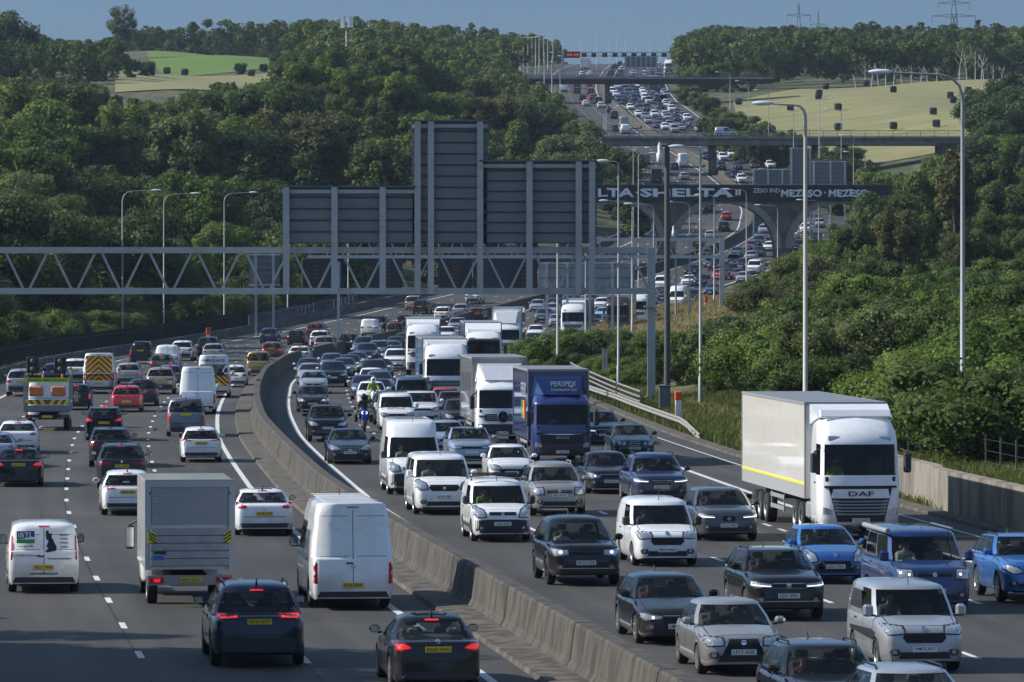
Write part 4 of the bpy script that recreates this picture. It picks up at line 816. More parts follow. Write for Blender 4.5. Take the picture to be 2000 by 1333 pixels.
# ---- rough grass
def tufts(name, n, pick, fol, hmin, hmax, label, wdt=.035):
    rg = np.random.default_rng(n); pts = []
    while len(pts) < n:
        q_ = pick(rg)
        if q_: pts.append(q_)
    A = np.array(pts); X, Y = A[:, 0], A[:, 1]; Z = hgt(X, Y) - .03; h = rg.uniform(hmin, hmax, n); a = rg.uniform(0, 6.28, n); wx = np.cos(a) * wdt; wy = np.sin(a) * wdt; lx = rg.normal(size=n) * .22 * h; ly = rg.normal(size=n) * .22 * h
    b0 = np.stack([X - wx, Y - wy, Z], 1); b1 = np.stack([X + wx, Y + wy, Z], 1); m0 = np.stack([X - wx * .7 + lx * .4, Y - wy * .7 + ly * .4, Z + h * .6], 1); m1 = np.stack([X + wx * .7 + lx * .4, Y + wy * .7 + ly * .4, Z + h * .6], 1); t0 = np.stack([X + lx, Y + ly, Z + h], 1); t1 = t0 + np.stack([wx, wy, 0 * wx], 1) * .25
    V = np.stack([b0, b1, m1, m0, t1, t0], 1).reshape(-1, 3); k = np.arange(n) * 6; Q = np.concatenate([np.stack([k, k + 1, k + 2, k + 3], 1), np.stack([k + 3, k + 2, k + 4, k + 5], 1)])
    me = mesh_np(name, V, Q, FOL[fol], np.repeat(np.clip(rg.normal(size=n) * .2 + .5, 0, 1), 6)); ob = bpy.data.objects.new(name, me); col.objects.link(ob); return tag(ob, label, 'grass', kind='stuff')
def pk(Y0, Y1, t0, t1):
    def f(rg):
        Y = rg.uniform(Y0, Y1); t = t0 + (t1 - t0) * rg.uniform() ** 1.2; return (xm(Y) + t, Y)
    return f
tufts('verge_grass', 42000, pk(140, 214, 22.4, 30), 'grass', .12, .45, 'tall green grass on the bank above the retaining wall')
tufts('verge_grass', 5000, pk(176, 232, 20.75, 22.6), 'grass', .1, .4, 'short grass along the foot of the retaining wall')
tufts('dry_grass', 9000, pk(214, 300, 21.8, 25.5), 'dry', .12, .4, 'straw coloured dry grass on the verge behind the crash barrier')
tufts('verge_grass', 9000, pk(222, 330, 20.9, 24.5), 'grass', .15, .6, 'green grass and weeds under the crash barrier')
tufts('verge_grass', 34000, pk(214, 310, 22.5, 31), 'grass', .1, .36, 'green scrub grass between the crash barrier and the bushes', .024)
tufts('dry_grass', 12000, pk(560, 660, 18.5, 34), 'dry', .3, .9, 'straw coloured dry grass bank on the far right verge', .08)
tufts('dry_grass', 26000, pk(430, 620, 17.8, 42), 'dry', .3, .9, 'dry grass between the far verge bushes and the edge line', .07)
tufts('dry_grass', 6000, pk(335, 470, -26, -19.2), 'dry', .2, .8, 'pale weeds and grass behind the left wall', .05)
tufts('verge_grass', 3500, pk(240, 420, -18.9, -18.0), 'dry', .1, .5, 'dry weeds growing along the foot of the left wall', .04)
sp = []
for Y in np.arange(600, 1050, 11.):
    X = -.104 * Y
    while X < xm(Y) - 25:
        y = Y + random.uniform(-4, 4); px = 1000 + X / y * F
        H = min(random.uniform(3, 5.5), HC + (HY - top_limit(px, SKL)) * y / F - hz(X, y))
        if H > 1: sp.append((X, y, H))
        X += random.uniform(6.5, 9)
for Y in np.arange(360, 1050, 14.):           # the same woods go on unseen outside the frame, merged into the undergrowth mesh
    for k in range(3): X = -.106 * Y - 5 - k * 9; sp.append((X, Y + random.uniform(-5, 5), random.uniform(8, 12)))
spr = []
for Y in np.arange(300, 960, 12.):
    X = xm(Y) + 27
    while X < .106 * Y:
        y = Y + random.uniform(-4, 4); px = 1000 + X / y * F; H = min(random.uniform(2, 4), HC + (HY - top_limit(px, SKR) - 12) * y / F - hz(X, y))
        if H > 1 and not 1350 < px < 1460: spr.append((X, y, H))
        X += random.uniform(6, 8.5)
for Y in np.arange(205, 1250, 13.):  # taller trees added beyond the right frame edge, joined to the undergrowth mesh
    for k in range(4): X = .106 * Y + 3 + k * 8; spr.append((X, Y + random.uniform(-5, 5), random.uniform(4, 6) if Y < 450 else random.uniform(8, 12)))
wood('undergrowth', spr, 'mid', 'green undergrowth filling the gaps on the right slope, plus taller trees beyond the frame', 'undergrowth', per=60, ls=.5)
wood('undergrowth', sp, 'deep', 'dark undergrowth filling the gaps in the left woods, plus taller trees beyond the frame', 'undergrowth', per=60, ls=.6)
# trees beside the camera bridge, out of the frame at the left; their shade falls over the near lanes
for x, y, h in ((-27, 112, 16), (-33, 106, 18), (-36, 119, 17), (-30, 127, 11), (-25, 103, 15), (-42, 112, 19), (-24, 96, 16), (-31, 99, 18)):
    plant('near', x, y, h, 'mid', uniq('leafy tree outside the left edge of the photo'), group='trees outside the left edge')
# ---------------------------------------------------------------- vehicles (x forward, y to the left, z up, origin on the ground in the middle)
def S(**k): return k
BASE = dict(
 hatch=S(L=4.05,W=1.76,H=1.48,zn=.80,zc=.96,zt=.96,xc=1.0,xw=1.72,xr=3.5,xb=3.92,gt=1.37,wr=.755,rad=.31,gc=.20,fa=.82,ra=.72,drop=.05),
 saloon=S(L=4.66,W=1.82,H=1.44,zn=.74,zc=.95,zt=1.00,xc=1.25,xw=2.0,xr=3.35,xb=4.08,gt=1.34,wr=.735,rad=.33,gc=.18,fa=.86,ra=1.0,drop=.05),
 estate=S(L=4.72,W=1.82,H=1.48,zn=.76,zc=.96,zt=.98,xc=1.22,xw=1.98,xr=4.15,xb=4.6,gt=1.38,wr=.75,rad=.33,gc=.18,fa=.88,ra=.95,drop=.05,rails=1),
 suv=S(L=4.6,W=1.88,H=1.70,zn=.98,zc=1.12,zt=1.10,xc=1.12,xw=1.80,xr=3.95,xb=4.42,gt=1.58,wr=.765,rad=.37,gc=.27,fa=.88,ra=.92,drop=.05,rails=1),
 mpv=S(L=4.4,W=1.82,H=1.80,zn=.88,zc=1.08,zt=1.05,xc=.82,xw=1.6,xr=4.15,xb=4.32,gt=1.66,wr=.80,rad=.32,gc=.2,fa=.85,ra=.80,drop=.02),
 taxi=S(L=4.86,W=1.9,H=1.89,zn=.98,zc=1.15,zt=1.12,xc=1.2,xw=1.85,xr=4.3,xb=4.7,gt=1.72,wr=.82,rad=.34,gc=.22,fa=.85,ra=.95,drop=.04),
 smallvan=S(L=4.42,W=1.84,H=1.84,zn=.93,zc=1.10,zt=1.06,xc=.92,xw=1.62,xr=4.22,xb=4.38,gt=1.64,wr=.88,rad=.32,gc=.2,fa=.86,ra=.85,van=1,drop=.0),
 midvan=S(L=4.97,W=1.98,H=1.99,zn=1.06,zc=1.22,zt=1.2,xc=.80,xw=1.46,xr=4.82,xb=4.93,gt=1.80,wr=.88,rad=.34,gc=.22,fa=.95,ra=1.0,van=1,drop=.0),
 bigvan=S(L=5.95,W=2.02,H=2.68,zn=1.08,zc=1.30,zt=1.3,xc=.86,xw=1.50,xr=5.80,xb=5.92,gt=2.05,wr=.90,rad=.35,gc=.24,fa=1.0,ra=1.35,van=1,high=1,drop=.0),
 pickup=S(L=5.3,W=1.88,H=1.80,zn=1.02,zc=1.18,zt=1.15,xc=1.35,xw=2.05,xr=3.35,xb=3.7,gt=1.68,wr=.82,rad=.38,gc=.3,fa=.95,ra=1.2,drop=.02),
)
SEG = ['F','F','F','A','S1','B','S2','C','S3','D','R','R']
def half(z, xf, xr, w, bf, br, drop=0):
    x4 = xf - bf - .13; x9 = xr + .10 + br; span = x4 - x9
    p = [(xf, 0), (xf - .18 * bf, .38 * w), (xf - .6 * bf, .72 * w), (xf - bf, .90 * w), (x4, .985 * w)]
    for f in (.40, .435, .80, .83, 1.0): p.append((x4 - span * f, w * (1 if f < 1 else .985)))
    p += [(xr + br, .90 * w), (xr + br * .25, .5 * w), (xr, 0)]
    return [(x, y, z - drop * (xf - x) / max(.1, xf - xr)) for x, y in p]
def interp_body(sp, sx):
    L, W = sp['L'], sp['W']; a = np.interp
    plan = a(sx, [0,.03,.10,.24,.45,.85,L-.85,L-.45,L-.22,L-.09,L-.03,L], [.66,.76,.86,.935,.975,1,1,.98,.955,.90,.85,.80] if not sp.get('van') else [.74,.82,.89,.945,.975,1,1,.995,.985,.975,.96,.95])
    if sp.get('van') or L - sp['xb'] < .5: top = a(sx, [0,.05,.16,.3,sp['xc'],sp['xb'],L-.03,L], [sp['zn']-.16,sp['zn']-.05,sp['zn'],sp['zn']+.04,sp['zc'],sp['zc'],sp['zc']-.02,sp['zc']-.08])
    else: top = a(sx, [0,.05,.16,.3,sp['xc'],sp['xb'],L-.12,L-.03,L], [sp['zn']-.16,sp['zn']-.05,sp['zn'],sp['zn']+.04,sp['zc'],sp['zt'] if not sp is None else 0,sp['zt'],sp['zt']-.04,sp['zt']-.12])
    return plan * W / 2, top
WHEELS = {}
def wheel(parent, x, y, r, wd, rimm, spokes=5, twin=False, steel=False):
    key = (round(r, 2), round(wd, 2), rimm, spokes, steel)
    if key not in WHEELS:
        t = MB(); h = wd / 2; t.lathe([(-h, r * .66), (-h, r * .90), (-h + .02, r * .97), (-h + .06, r), (h - .06, r), (h - .02, r * .97), (h, r * .90), (h, r * .66)], M('tyre'), 22); t.lathe([(-h + .05, .001), (-h + .05, r * .7)], M('black'), 22); t.lathe([(h - .05, r * .7), (h - .05, .001)], M('black'), 22)
        a = t.build('wheel').data; m = M(rimm); k = MB()
        for s in (-1, 1):
            k.lathe([(s * h * .99, r * .69), (s * h * 1.02, r * .64), (s * h * .75, r * .60)], m, 22)
            if steel: k.lathe([(s * (h * .7), r * .5), (s * (h * .55), r * .3), (s * h * .8, r * .16), (s * h * .8, .001)], m, 14)
            else:
                for i in range(spokes):
                    g = 2 * math.pi * i / spokes; rot = Matrix.Rotation(g, 3, 'Y'); k.box(tuple(rot @ Vector((r * .36, s * h * .88, 0))), (r * .56, .03, r * .17), m, rot)
                k.lathe([(s * h * .8, r * .16), (s * h * .95, r * .12), (s * h * .96, .001)], m, 10)
        b = k.build('rim').data; WHEELS[key] = (a, b)
        for o in [o for o in bpy.data.objects if o.data in (a, b)]: bpy.data.objects.remove(o)
    a, b = WHEELS[key]; o = bpy.data.objects.new('wheel', a); col.objects.link(o); o.parent = parent; o.location = (x, y, r)
    q = bpy.data.objects.new('rim', b); col.objects.link(q); q.parent = o; return o
def bvh_of(*mbs):
    v = []; f = []
    for m in mbs:
        o = len(v); v += m.v; f += [tuple(i + o for i in q) for q in m.f]
    return BVHTree.FromPolygons([Vector(x) for x in v], f)
def patch(bv, name, outline, face, mat, parent, off=.010, depth=.03, cuts=4, mirror=False, L=3, label=None):
    """a trim piece whose outline (across, up) is laid onto the bodywork from front / back / left / right"""
    outs = []
    for sgn in ((1, -1) if mirror else (1,)):
        bm = bmesh.new(); vs = [bm.verts.new((0, u * sgn, v)) for u, v in outline]; bm.faces.new(vs); bmesh.ops.triangulate(bm, faces=bm.faces)
        for _ in range(cuts):
            le = [e for e in bm.edges if e.calc_length() > .075]
            if not le: break
            bmesh.ops.subdivide_edges(bm, edges=le, cuts=1); bmesh.ops.triangulate(bm, faces=[f for f in bm.faces if len(f.verts) > 3])
        fx = dict(front=1, back=-1).get(face); last = None
        for v in bm.verts:
            if face == 'top':
                x, y = v.co.y * sgn, v.co.z * sgn; hit = bv.ray_cast(Vector((x, y, 6)), Vector((0, 0, -1)))[0]; v.co = Vector((x, y, (hit.z if hit else .9) + off))
            elif fx:
                hit = bv.ray_cast(Vector((fx * 8, v.co.y, v.co.z)), Vector((-fx, 0, 0)))[0]
                v.co.x = (hit.x if hit else (last if last is not None else fx * (L / 2 - .3))) + fx * off; last = v.co.x - fx * off
            else:
                s = 1 if face == 'left' else -1; x = v.co.y; hit = bv.ray_cast(Vector((x, s * 6, v.co.z)), Vector((0, -s, 0)))[0]
                yy = (hit.y if hit else s * .85) + s * off; v.co = Vector((x, yy, v.co.z))
        r = bmesh.ops.extrude_face_region(bm, geom=bm.faces[:]); d = Vector((0, 0, -depth)) if face == 'top' else Vector((-fx * depth, 0, 0)) if fx else Vector((0, -(1 if face == 'left' else -1) * depth, 0))
        for g in r['geom']:
            if isinstance(g, bmesh.types.BMVert): g.co += d
        bmesh.ops.recalc_face_normals(bm, faces=bm.faces); me = bpy.data.meshes.new(name); bm.to_mesh(me); bm.free(); me.materials.append(mat)
        o = bpy.data.objects.new(name, me); col.objects.link(o); o.parent = parent; outs.append(o)
        if label: o['label'] = label
    return outs
def mir(o): return [(-u, v) for u, v in o][::-1]
def rrect(cx, cz, w, h, c=.3):
    a, b = w / 2, h / 2; k = min(a, b) * c
    return [(cx - a + k, cz - b), (cx + a - k, cz - b), (cx + a, cz - b + k), (cx + a, cz + b - k), (cx + a - k, cz + b), (cx - a + k, cz + b), (cx - a, cz + b - k), (cx - a, cz - b + k)]
def ell(cx, cz, a, b, n=14): return [(cx + a * math.cos(2 * math.pi * i / n), cz + b * math.sin(2 * math.pi * i / n)) for i in range(n)]
def car(kind, colr, near=True, **ov):
    sp = dict(BASE[kind]); sp.update(ov); L, W, H = sp['L'], sp['W'], sp['H']; van = sp.get('van'); r = sp['rad']; gc = sp['gc']
    nm = sp.get('name') or {'smallvan': 'van', 'midvan': 'van', 'bigvan': 'van', 'pickup': 'pickup_truck', 'taxi': 'taxi'}.get(kind, 'car')
    root = empty(nm); pm = colr if isinstance(colr, bpy.types.Material) else paint(colr)
    fa, ra = sp['fa'], L - sp['ra']; sxs = set(np.linspace(.5, L - .3, 17 if near else 11)) | {0,.03,.08,.16,.26,.38,L-.16,L-.08,L-.03,L,sp['xc'],sp['xb']}
    ar = r * 1.16
    for ax in (fa, ra):
        for t in np.linspace(0, math.pi, 9): sxs.add(ax + ar * math.cos(t))
        sxs |= {ax - ar - .02, ax + ar + .02}
    sxs = sorted(x for x in sxs if 0 <= x <= L); body = MB(); rows = []
    for sx in sxs:
        w, zt = interp_body(sp, sx); e = max(0, 1 - min(sx, L - sx) / .25); zb = gc + .05 * e; cr = (.045 if sx < sp['xc'] + .1 else .01)
        az = 0
        for ax in (fa, ra):
            q = ar * ar - (sx - ax) ** 2
            if q > 0: az = max(az, r + math.sqrt(q))
        zm = (zt + zb) / 2 + .06; z4 = zt - .13 if not van else zt - .05
        pts = [(0, zt + cr), (.5 * w, zt + cr * .85), (.80 * w, zt + cr * .3), (.93 * w, zt - .025), (.982 * w, z4), (w, zm + .02), (.992 * w, zb + .20), (.965 * w, zb + .05), (.92 * w, zb)]
        if van: pts[1] = (.5 * w, zt + cr); pts[2] = (.84 * w, zt + cr * .5); pts[3] = (.95 * w, zt - .01)
        pts = [(y if z >= az else max(y, w * .99), max(z, az)) for y, z in pts]
        rows.append([(L / 2 - sx, y, z) for y, z in pts])
    n = len(rows[0]); cabin0, cabin1 = sp['xc'] + .12, sp['xb'] - .12
    if kind == 'pickup': cabin1 = sp['xb']
    for s in (1, -1):
        vs = [(x, y * s, z) for rw_ in rows for x, y, z in rw_]; fs = []
        for i in range(len(rows) - 1):
            mid = (sxs[i] + sxs[i + 1]) / 2
            for k in range(n - 1):
                if near and k < 2 and cabin0 < mid < cabin1: continue
                f = (i * n + k, (i + 1) * n + k, (i + 1) * n + k + 1, i * n + k + 1); fs.append(f if s > 0 else f[::-1])
        b_ = (len(rows) - 1) * n; vs += [(rows[0][0][0], 0, rows[0][-1][2]), (rows[-1][0][0], 0, rows[-1][-1][2])]; fr = tuple(range(n)) + (len(vs) - 2,); bk = tuple(range(b_, b_ + n)) + (len(vs) - 1,); fs.append(fr if s > 0 else fr[::-1]); fs.append(bk[::-1] if s > 0 else bk)
        body.add(vs, fs, pm, True)
    # greenhouse
    wb = W / 2 * (.955 if not van else .985); wr = W / 2 * sp['wr']; X = lambda sx: L / 2 - sx; z0 = sp['zc'] - .03; gt = sp['gt']; bf = .27 if not van else .16; br = .12 if not van else .03
    def lv(z, xf, xr, w, drop=0, b1=bf, b2=br): return half(z, xf, xr, w, b1, b2, drop)
    gb = z0 + .05; f1 = (gt - gb) / (gt - z0); mid_ = lambda t: (X(sp['xc']) + (X(sp['xw']) - X(sp['xc'])) * t, X(sp['xb']) + (X(sp['xr']) - X(sp['xb'])) * t, wb + (wr - wb) * t + .03 * math.sin(math.pi * t) * (1 if not van else .6))
    levels = []
    for t in (0, (gb - z0) / (gt - z0), .5, 1.0):
        xf, xr_, w_ = mid_(t); levels.append(lv(z0 + (gt - z0) * t, xf, xr_, w_, sp['drop'] * t))
    xf, xr_, w_ = mid_(1.0)
    if sp.get('high'):
        for dz, dx, dw in ((.22, .12, .01), (.45, .30, .015), (.55, .42, .04), (H - gt - .05, .62, .07), (H - gt, .85, .16)): levels.append(lv(min(gt + dz, H), xf - dx, xr_ + .01 + .04 * (dz > .5), w_ - dw))
        if H - gt < .6: levels = levels[:5] + levels[-2:]
    else:
        levels.append(lv(gt + (H - gt) * .38, xf - .05, xr_ + .02, w_ - .022, sp['drop'])); levels.append(lv(gt + (H - gt) * .66, xf - .15, xr_ + .08, w_ - .075, sp['drop'] * .9)); levels.append(lv(gt + (H - gt) * .88, xf - .34, xr_ + .2, w_ - .2, sp['drop'] * .6))
    xf2, xr2 = levels[-1][0][0], levels[-1][-1][0]; w2 = levels[-1][5][1]
    levels.append(lv(H, xf2 - .35, xr2 + .25, w2 * .6, sp['drop'] * .3)); gh = MB(); gl = {}
    rear_glass = sp.get('rear_glass', not van); sideg = sp.get('side_glass', ('S1',) if van else ('S1', 'S2', 'S3'))
    vs = []; N = 24
    for lvv in levels: vs += lvv + [(x, -y, z) for x, y, z in lvv[-2:0:-1]]
    fs = []; glf = {'windscreen': [], 'rear_window': []}
    for i in range(len(levels) - 1):
        for k in range(N):
            seg = SEG[k] if k < 12 else SEG[23 - k]; f = (i * N + k, i * N + (k + 1) % N, (i + 1) * N + (k + 1) % N, (i + 1) * N + k)[::-1]
            g = None
            if i in (1, 2):
                if seg == 'F': g = 'windscreen'
                elif seg in sideg: g = ('L' if k < 12 else 'R') + seg; glf.setdefault(g, [])
                elif seg == 'R' and rear_glass: g = 'rear_window'
                elif seg in ('B', 'C') and not van: g = 'pillar_trim'; glf.setdefault(g, [])
            if i == 0 and seg == 'F': g = 'cowl'; glf.setdefault(g, [])
            (glf[g] if g else fs).append(f)
    top = (len(levels) - 1) * N; fs.append(tuple(range(top + N - 1, top - 1, -1)))
    gh.add(vs, [f[::-1] for f in fs], pm, True); bv_all = bvh_of(body, gh)
    G = (GLC if near else GLO)
    bo = MB(); bo.add(body.v, body.f, pm, True); bo.add(gh.v, gh.f, pm, True)
    bd = bo.build('body', root); fix_normals(bd)
    bd.material_slots[0].link = 'OBJECT'; bd.material_slots[0].material = pm
    for g, ff in glf.items():
        if ff:
            m = MB().add([vs[i] for f in ff for i in f], [tuple(range(4 * i, 4 * i + 4))[::-1] for i in range(len(ff))], M('black') if g in ('pillar_trim', 'cowl') else G, True); o = m.build('side_window' if g[0] in 'LR' else g, root); bm = bmesh.new(); bm.from_mesh(o.data); bmesh.ops.remove_doubles(bm, verts=bm.verts, dist=.0005); bmesh.ops.recalc_face_normals(bm, faces=bm.faces); bm.to_mesh(o.data); bm.free()
    if near and kind != 'pickup' or near:
        it = MB(); i0, i1 = X(sp['xc'] + .15), X(sp['xb'] - .1); it.box(((i0 + i1) / 2, 0, .36), (i0 - i1, W * .86, .06), M('interior'))
        it.box((X(sp['xc']) - .12, 0, sp['zc'] - .16), (.5, W * .84, .30), M('interior'), bev=.05)
        for s in (1, -1): it.box(((i0 + i1) / 2, s * W * .435, .62), (i0 - i1, .03, .56), M('interior'))
        it.tube([(X(sp['xc']) - .52 + .03 * math.cos(t), -.36 + .18 * math.cos(t), sp['zc'] - .03 + .16 * math.sin(t)) for t in np.linspace(0, 2 * math.pi, 13)], .016, M('black'), 5)
        it.build('interior', root); sm = M('seatlight' if sp.get('pale') else 'seat'); xs = X(sp['xw'] + .55 if not van else sp['xw'] + .55); sh = sp['zc'] + .16
        for yy in (-.36, .36):
            st_ = MB(); rot = Matrix.Rotation(R(-12), 3, 'Y'); st_.box((xs, yy, sh - .26), (.14, .48, .62), sm, rot, .06); st_.box((xs - .06, yy, sh + .15), (.09, .26, .17), sm, rot, .04); st_.box((xs + .25, yy, sh - .58), (.5, .48, .14), sm, None, .05); st_.build('seat', root)
        if not van: 
            rs_ = MB(); xx = X(sp['xr'] - .05 if kind != 'saloon' else sp['xr'] + .1); rs_.box((xx, 0, sh - .32), (.16, W * .68, .55), sm, None, .06)
            for yy in (-.4, .4): rs_.box((xx - .04, yy, sh + .02), (.09, .24, .14), sm, None, .04)
            rs_.build('rear_bench', root)
    ub = MB(); ub.box((0, 0, (gc + .62) / 2 + .0), (L * .93, W * .70, .62 - gc), M('under')); ub.box(((fa + ra) / 2 * 0 + L / 2 - (fa + ra) / 2, 0, gc + .09), (ra - fa - 2 * ar - .02, W * .95, .10), M('under')); ub.build('underbody', root)
    for ax in (fa, ra):
        for s in (1, -1): wheel(root, L / 2 - ax, s * (W / 2 - .125), r, .22, sp.get('rim', 'rim'), sp.get('spokes', 5), steel=bool(van) or sp.get('steel', False))
    # face
    hw = W / 2; zn = sp['zn']; hz_ = sp.get('hl', zn - .13); tr_ = sp.get('trim', M('plastic')); P_ = lambda *a, **k: patch(bv_all, *a, L=L, **k)
    hs_ = sp.get('hlshape', 'almond'); lm = M('lampglass') if not sp.get('lit') else LIT
    HL = dict(almond=[(.44, -.06), (.60, -.095), (.80, -.08), (.93, -.01), (.93, .12), (.78, .10), (.60, .05)], slim=[(.44, -.035), (.80, -.055), (.93, -.01), (.93, .085), (.75, .06), (.44, .03)], tall=[(.56, -.11), (.80, -.13), (.93, -.07), (.935, .20), (.80, .18), (.62, .07)], block=[(.54, -.11), (.90, -.11), (.93, .11), (.58, .11)], wide=[(.48, -.07), (.84, -.09), (.93, .02), (.93, .10), (.50, .06)])
    if hs_ == 'twin':
        for cy, rr in ((.74, .10), (.50, .075)): P_('headlight', ell(cy * hw, hz_, rr, rr), 'front', M('lampglass'), root, mirror=True)
    else:
        hp_ = [(u * hw, hz_ + v) for u, v in HL[hs_]]; P_('headlight', hp_, 'front', M('lampglass'), root, mirror=True, off=.018)
        if near:
            cy = sum(u for u, v in hp_) / len(hp_); P_('headlight_rim', [(u * 1.03 if u > cy else u * .93, v + (.028 if v > hz_ else -.028)) for u, v in hp_], 'front', M('black'), root, mirror=True, off=.010)
            if sp.get('lit'): 
                if sp['lit'] == 'ring': P_('running_light', ell(.70 * hw, hz_ + .01, .05, .045), 'front', LIT, root, mirror=True, off=.026)
                elif sp['lit'] == 'bulb': P_('running_light', ell(.66 * hw, hz_, .033, .033), 'front', LIT, root, mirror=True, off=.026)
                else: P_('running_light', [(hp_[0][0] + .02, hp_[0][1]), (hp_[2][0], hp_[2][1] + .005), (hp_[3][0] - .03, hp_[3][1]), (hp_[2][0], hp_[2][1] + .03), (hp_[0][0] + .02, hp_[0][1] + .02)], 'front', LIT, root, mirror=True, off=.026)
    gs = sp.get('grille', 'bar')
    if gs == 'bar': gp = rrect(0, hz_ - .01, hw * .9, .10, .4)
    elif gs == 'kidney': gp = rrect(0, hz_ - .03, hw * .72, .22, .35)
    elif gs == 'oval': gp = [(-.52*hw, hz_-.16), (-.42*hw, hz_-.27), (.42*hw, hz_-.27), (.52*hw, hz_-.16), (.46*hw, hz_-.06), (-.46*hw, hz_-.06)]
    elif gs == 'spindle': gp = [(-.34*hw, hz_+.05), (-.22*hw, hz_-.12), (-.52*hw, hz_-.34), (.52*hw, hz_-.34), (.22*hw, hz_-.12), (.34*hw, hz_+.05)]
    elif gs == 'trap': gp = [(-.44*hw, hz_+.03), (-.40*hw, hz_-.20), (-.3*hw, hz_-.26), (.3*hw, hz_-.26), (.40*hw, hz_-.20), (.44*hw, hz_+.03)]
    elif gs == 'small': gp = rrect(0, hz_, hw * .42, .16, .5)
    elif gs == 'none': gp = None
    if sp.get('grille_z') is not None and gp: gp = [(u, v + sp['grille_z']) for u, v in gp]
    if gp:
        gm = M('black'); P_('grille', gp, 'front', gm, root, off=.012)
        if near:
            zs = sorted(v for u, v in gp); zlo, zhi = zs[0], zs[-1]
            def wid(z):
                xs_ = []
                for (u0, v0), (u1, v1) in zip(gp, gp[1:] + gp[:1]):
                    if (v0 - z) * (v1 - z) < 0: xs_.append(u0 + (u1 - u0) * (z - v0) / (v1 - v0))
                return max(xs_) if xs_ else 0
            k = max(2, int((zhi - zlo) / .06))
            for i in range(1, k):
                z = zlo + (zhi - zlo) * i / k; wz = wid(z) * .94
                if wz > .05: P_('grille_bar', [(-wz, z - .008), (wz, z - .008), (wz, z + .008), (-wz, z + .008)], 'front', M(sp.get('barmat', 'darkrim')), root, off=.020, depth=.01)
            if sp.get('chrome'): P_('grille_trim', [(u * 1.06, v + (.012 if v > (zlo + zhi) / 2 else -.012)) for u, v in gp], 'front', M('chrome'), root, off=.006)
    lo = gc + .10; P_('lower_intake', [(-.62 * hw, lo), (.62 * hw, lo), (.56 * hw, lo + .14), (-.56 * hw, lo + .14)], 'front', M('black'), root)
    if near and sp.get('fog', 1): P_('fog_light', ell(.70 * hw, lo + .14, .05, .045, 10), 'front', M('lampglass'), root, mirror=True, off=.01); P_('fog_surround', rrect(.70 * hw, lo + .13, .22, .14, .6), 'front', M('plastic'), root, mirror=True, off=.005)
    if sp.get('bumper'): P_('bumper', [(-.90 * hw, gc + .07), (.90 * hw, gc + .07), (.905 * hw, gc + sp['bumper']), (.5 * hw, gc + sp['bumper'] + .03), (-.5 * hw, gc + sp['bumper'] + .03), (-.905 * hw, gc + sp['bumper'])], 'front', M('plastic'), root, off=.004)
    if near:
        xa_, xb_ = L / 2 - .16, L / 2 - sp['xc'] - .02
        for s in (1, -1): P_('bonnet_seam', [(xb_, s * hw * .83), (xa_ - .2, s * hw * .80), (xa_ - .2, s * (hw * .80 - .02)), (xb_, s * (hw * .83 - .02))], 'top', M('black'), root, off=.002, depth=.01)
        P_('bonnet_seam', [(xa_ - .02, -hw * .62), (xa_ - .02, hw * .62), (xa_, hw * .62), (xa_, -hw * .62)], 'top', M('black'), root, off=.002, depth=.01)
    if near and sp.get('strake'): P_('chrome_strip', rrect(0, gc + .20, W * .8, .022, .2), 'front', M('chrome'), root, off=.012)
    # tail
    th = sp.get('tl', (sp['zt'] if not van else sp['zc']) - .16); ts = sp.get('tlshape', 'wedge')
    TL = dict(wedge=[(.56, -.03), (.64, -.08), (.90, -.09), (.94, .0), (.92, .09), (.76, .09)], slim=[(.42, -.02), (.90, -.05), (.92, .06), (.42, .04)], pillar=[(.885, -.35), (.93, -.35), (.905, .28), (.86, .28)], tall=[(.80, -.22), (.92, -.22), (.92, .20), (.84, .20)], block=[(.86, -.30), (.965, -.30), (.965, .22), (.87, .22)])
    tl_ = [(u * hw, th + v) for u, v in TL[ts]]; tm = M('taillight'); P_('tail_light', tl_, 'back', tm, root, mirror=True, off=.01)
    if near and sp.get('brake'): cy = sum(u for u, v in tl_) / len(tl_); P_('brake_light', [(cy + (u - cy) * .82, th + (v - th) * .6) for u, v in tl_], 'back', LITR, root, mirror=True, off=.016)
    rzl = gc + .42; P_('rear_bumper', [(-.88 * hw, gc + .08), (.88 * hw, gc + .08), (.80 * hw, gc + (.36 if kind == 'suv' else .22)), (-.80 * hw, gc + (.36 if kind == 'suv' else .22))], 'back', M('plastic'), root)
    if near:
        if not van: P_('boot_seam', [(-hw * .70, rzl - .012), (hw * .70, rzl - .012), (hw * .70, rzl + .006), (-hw * .70, rzl + .006)], 'back', M('black'), root, off=.002, depth=.01)
        if van:
            P_('door_seam', [(-.008, gc + .30), (.008, gc + .30), (.008, H - .16), (-.008, H - .16)], 'back', M('black'), root, off=.003)
            P_('door_handle', rrect(.09, sp['zc'] - .14, .16, .035), 'back', M('black'), root, off=.02)
            for s in (1, -1):
                P_('door_panel_seam', [(s * .10 * hw, sp['zc'] + .02), (s * .82 * hw, sp['zc'] + .02), (s * .82 * hw, sp['zc'] + .032), (s * .10 * hw, sp['zc'] + .032)][::s], 'back', M('darkrim'), root, off=.002)
                P_('door_panel_seam', [(s * .10 * hw, H - .32), (s * .76 * hw, H - .32), (s * .76 * hw, H - .308), (s * .10 * hw, H - .308)][::s], 'back', M('darkrim'), root, off=.002)
        P_('high_brake_light', rrect(0, (gt + .005) if not van else H - .10, .28, .03), 'back', LITR if sp.get('brake') else M('taillight'), root, off=.012)
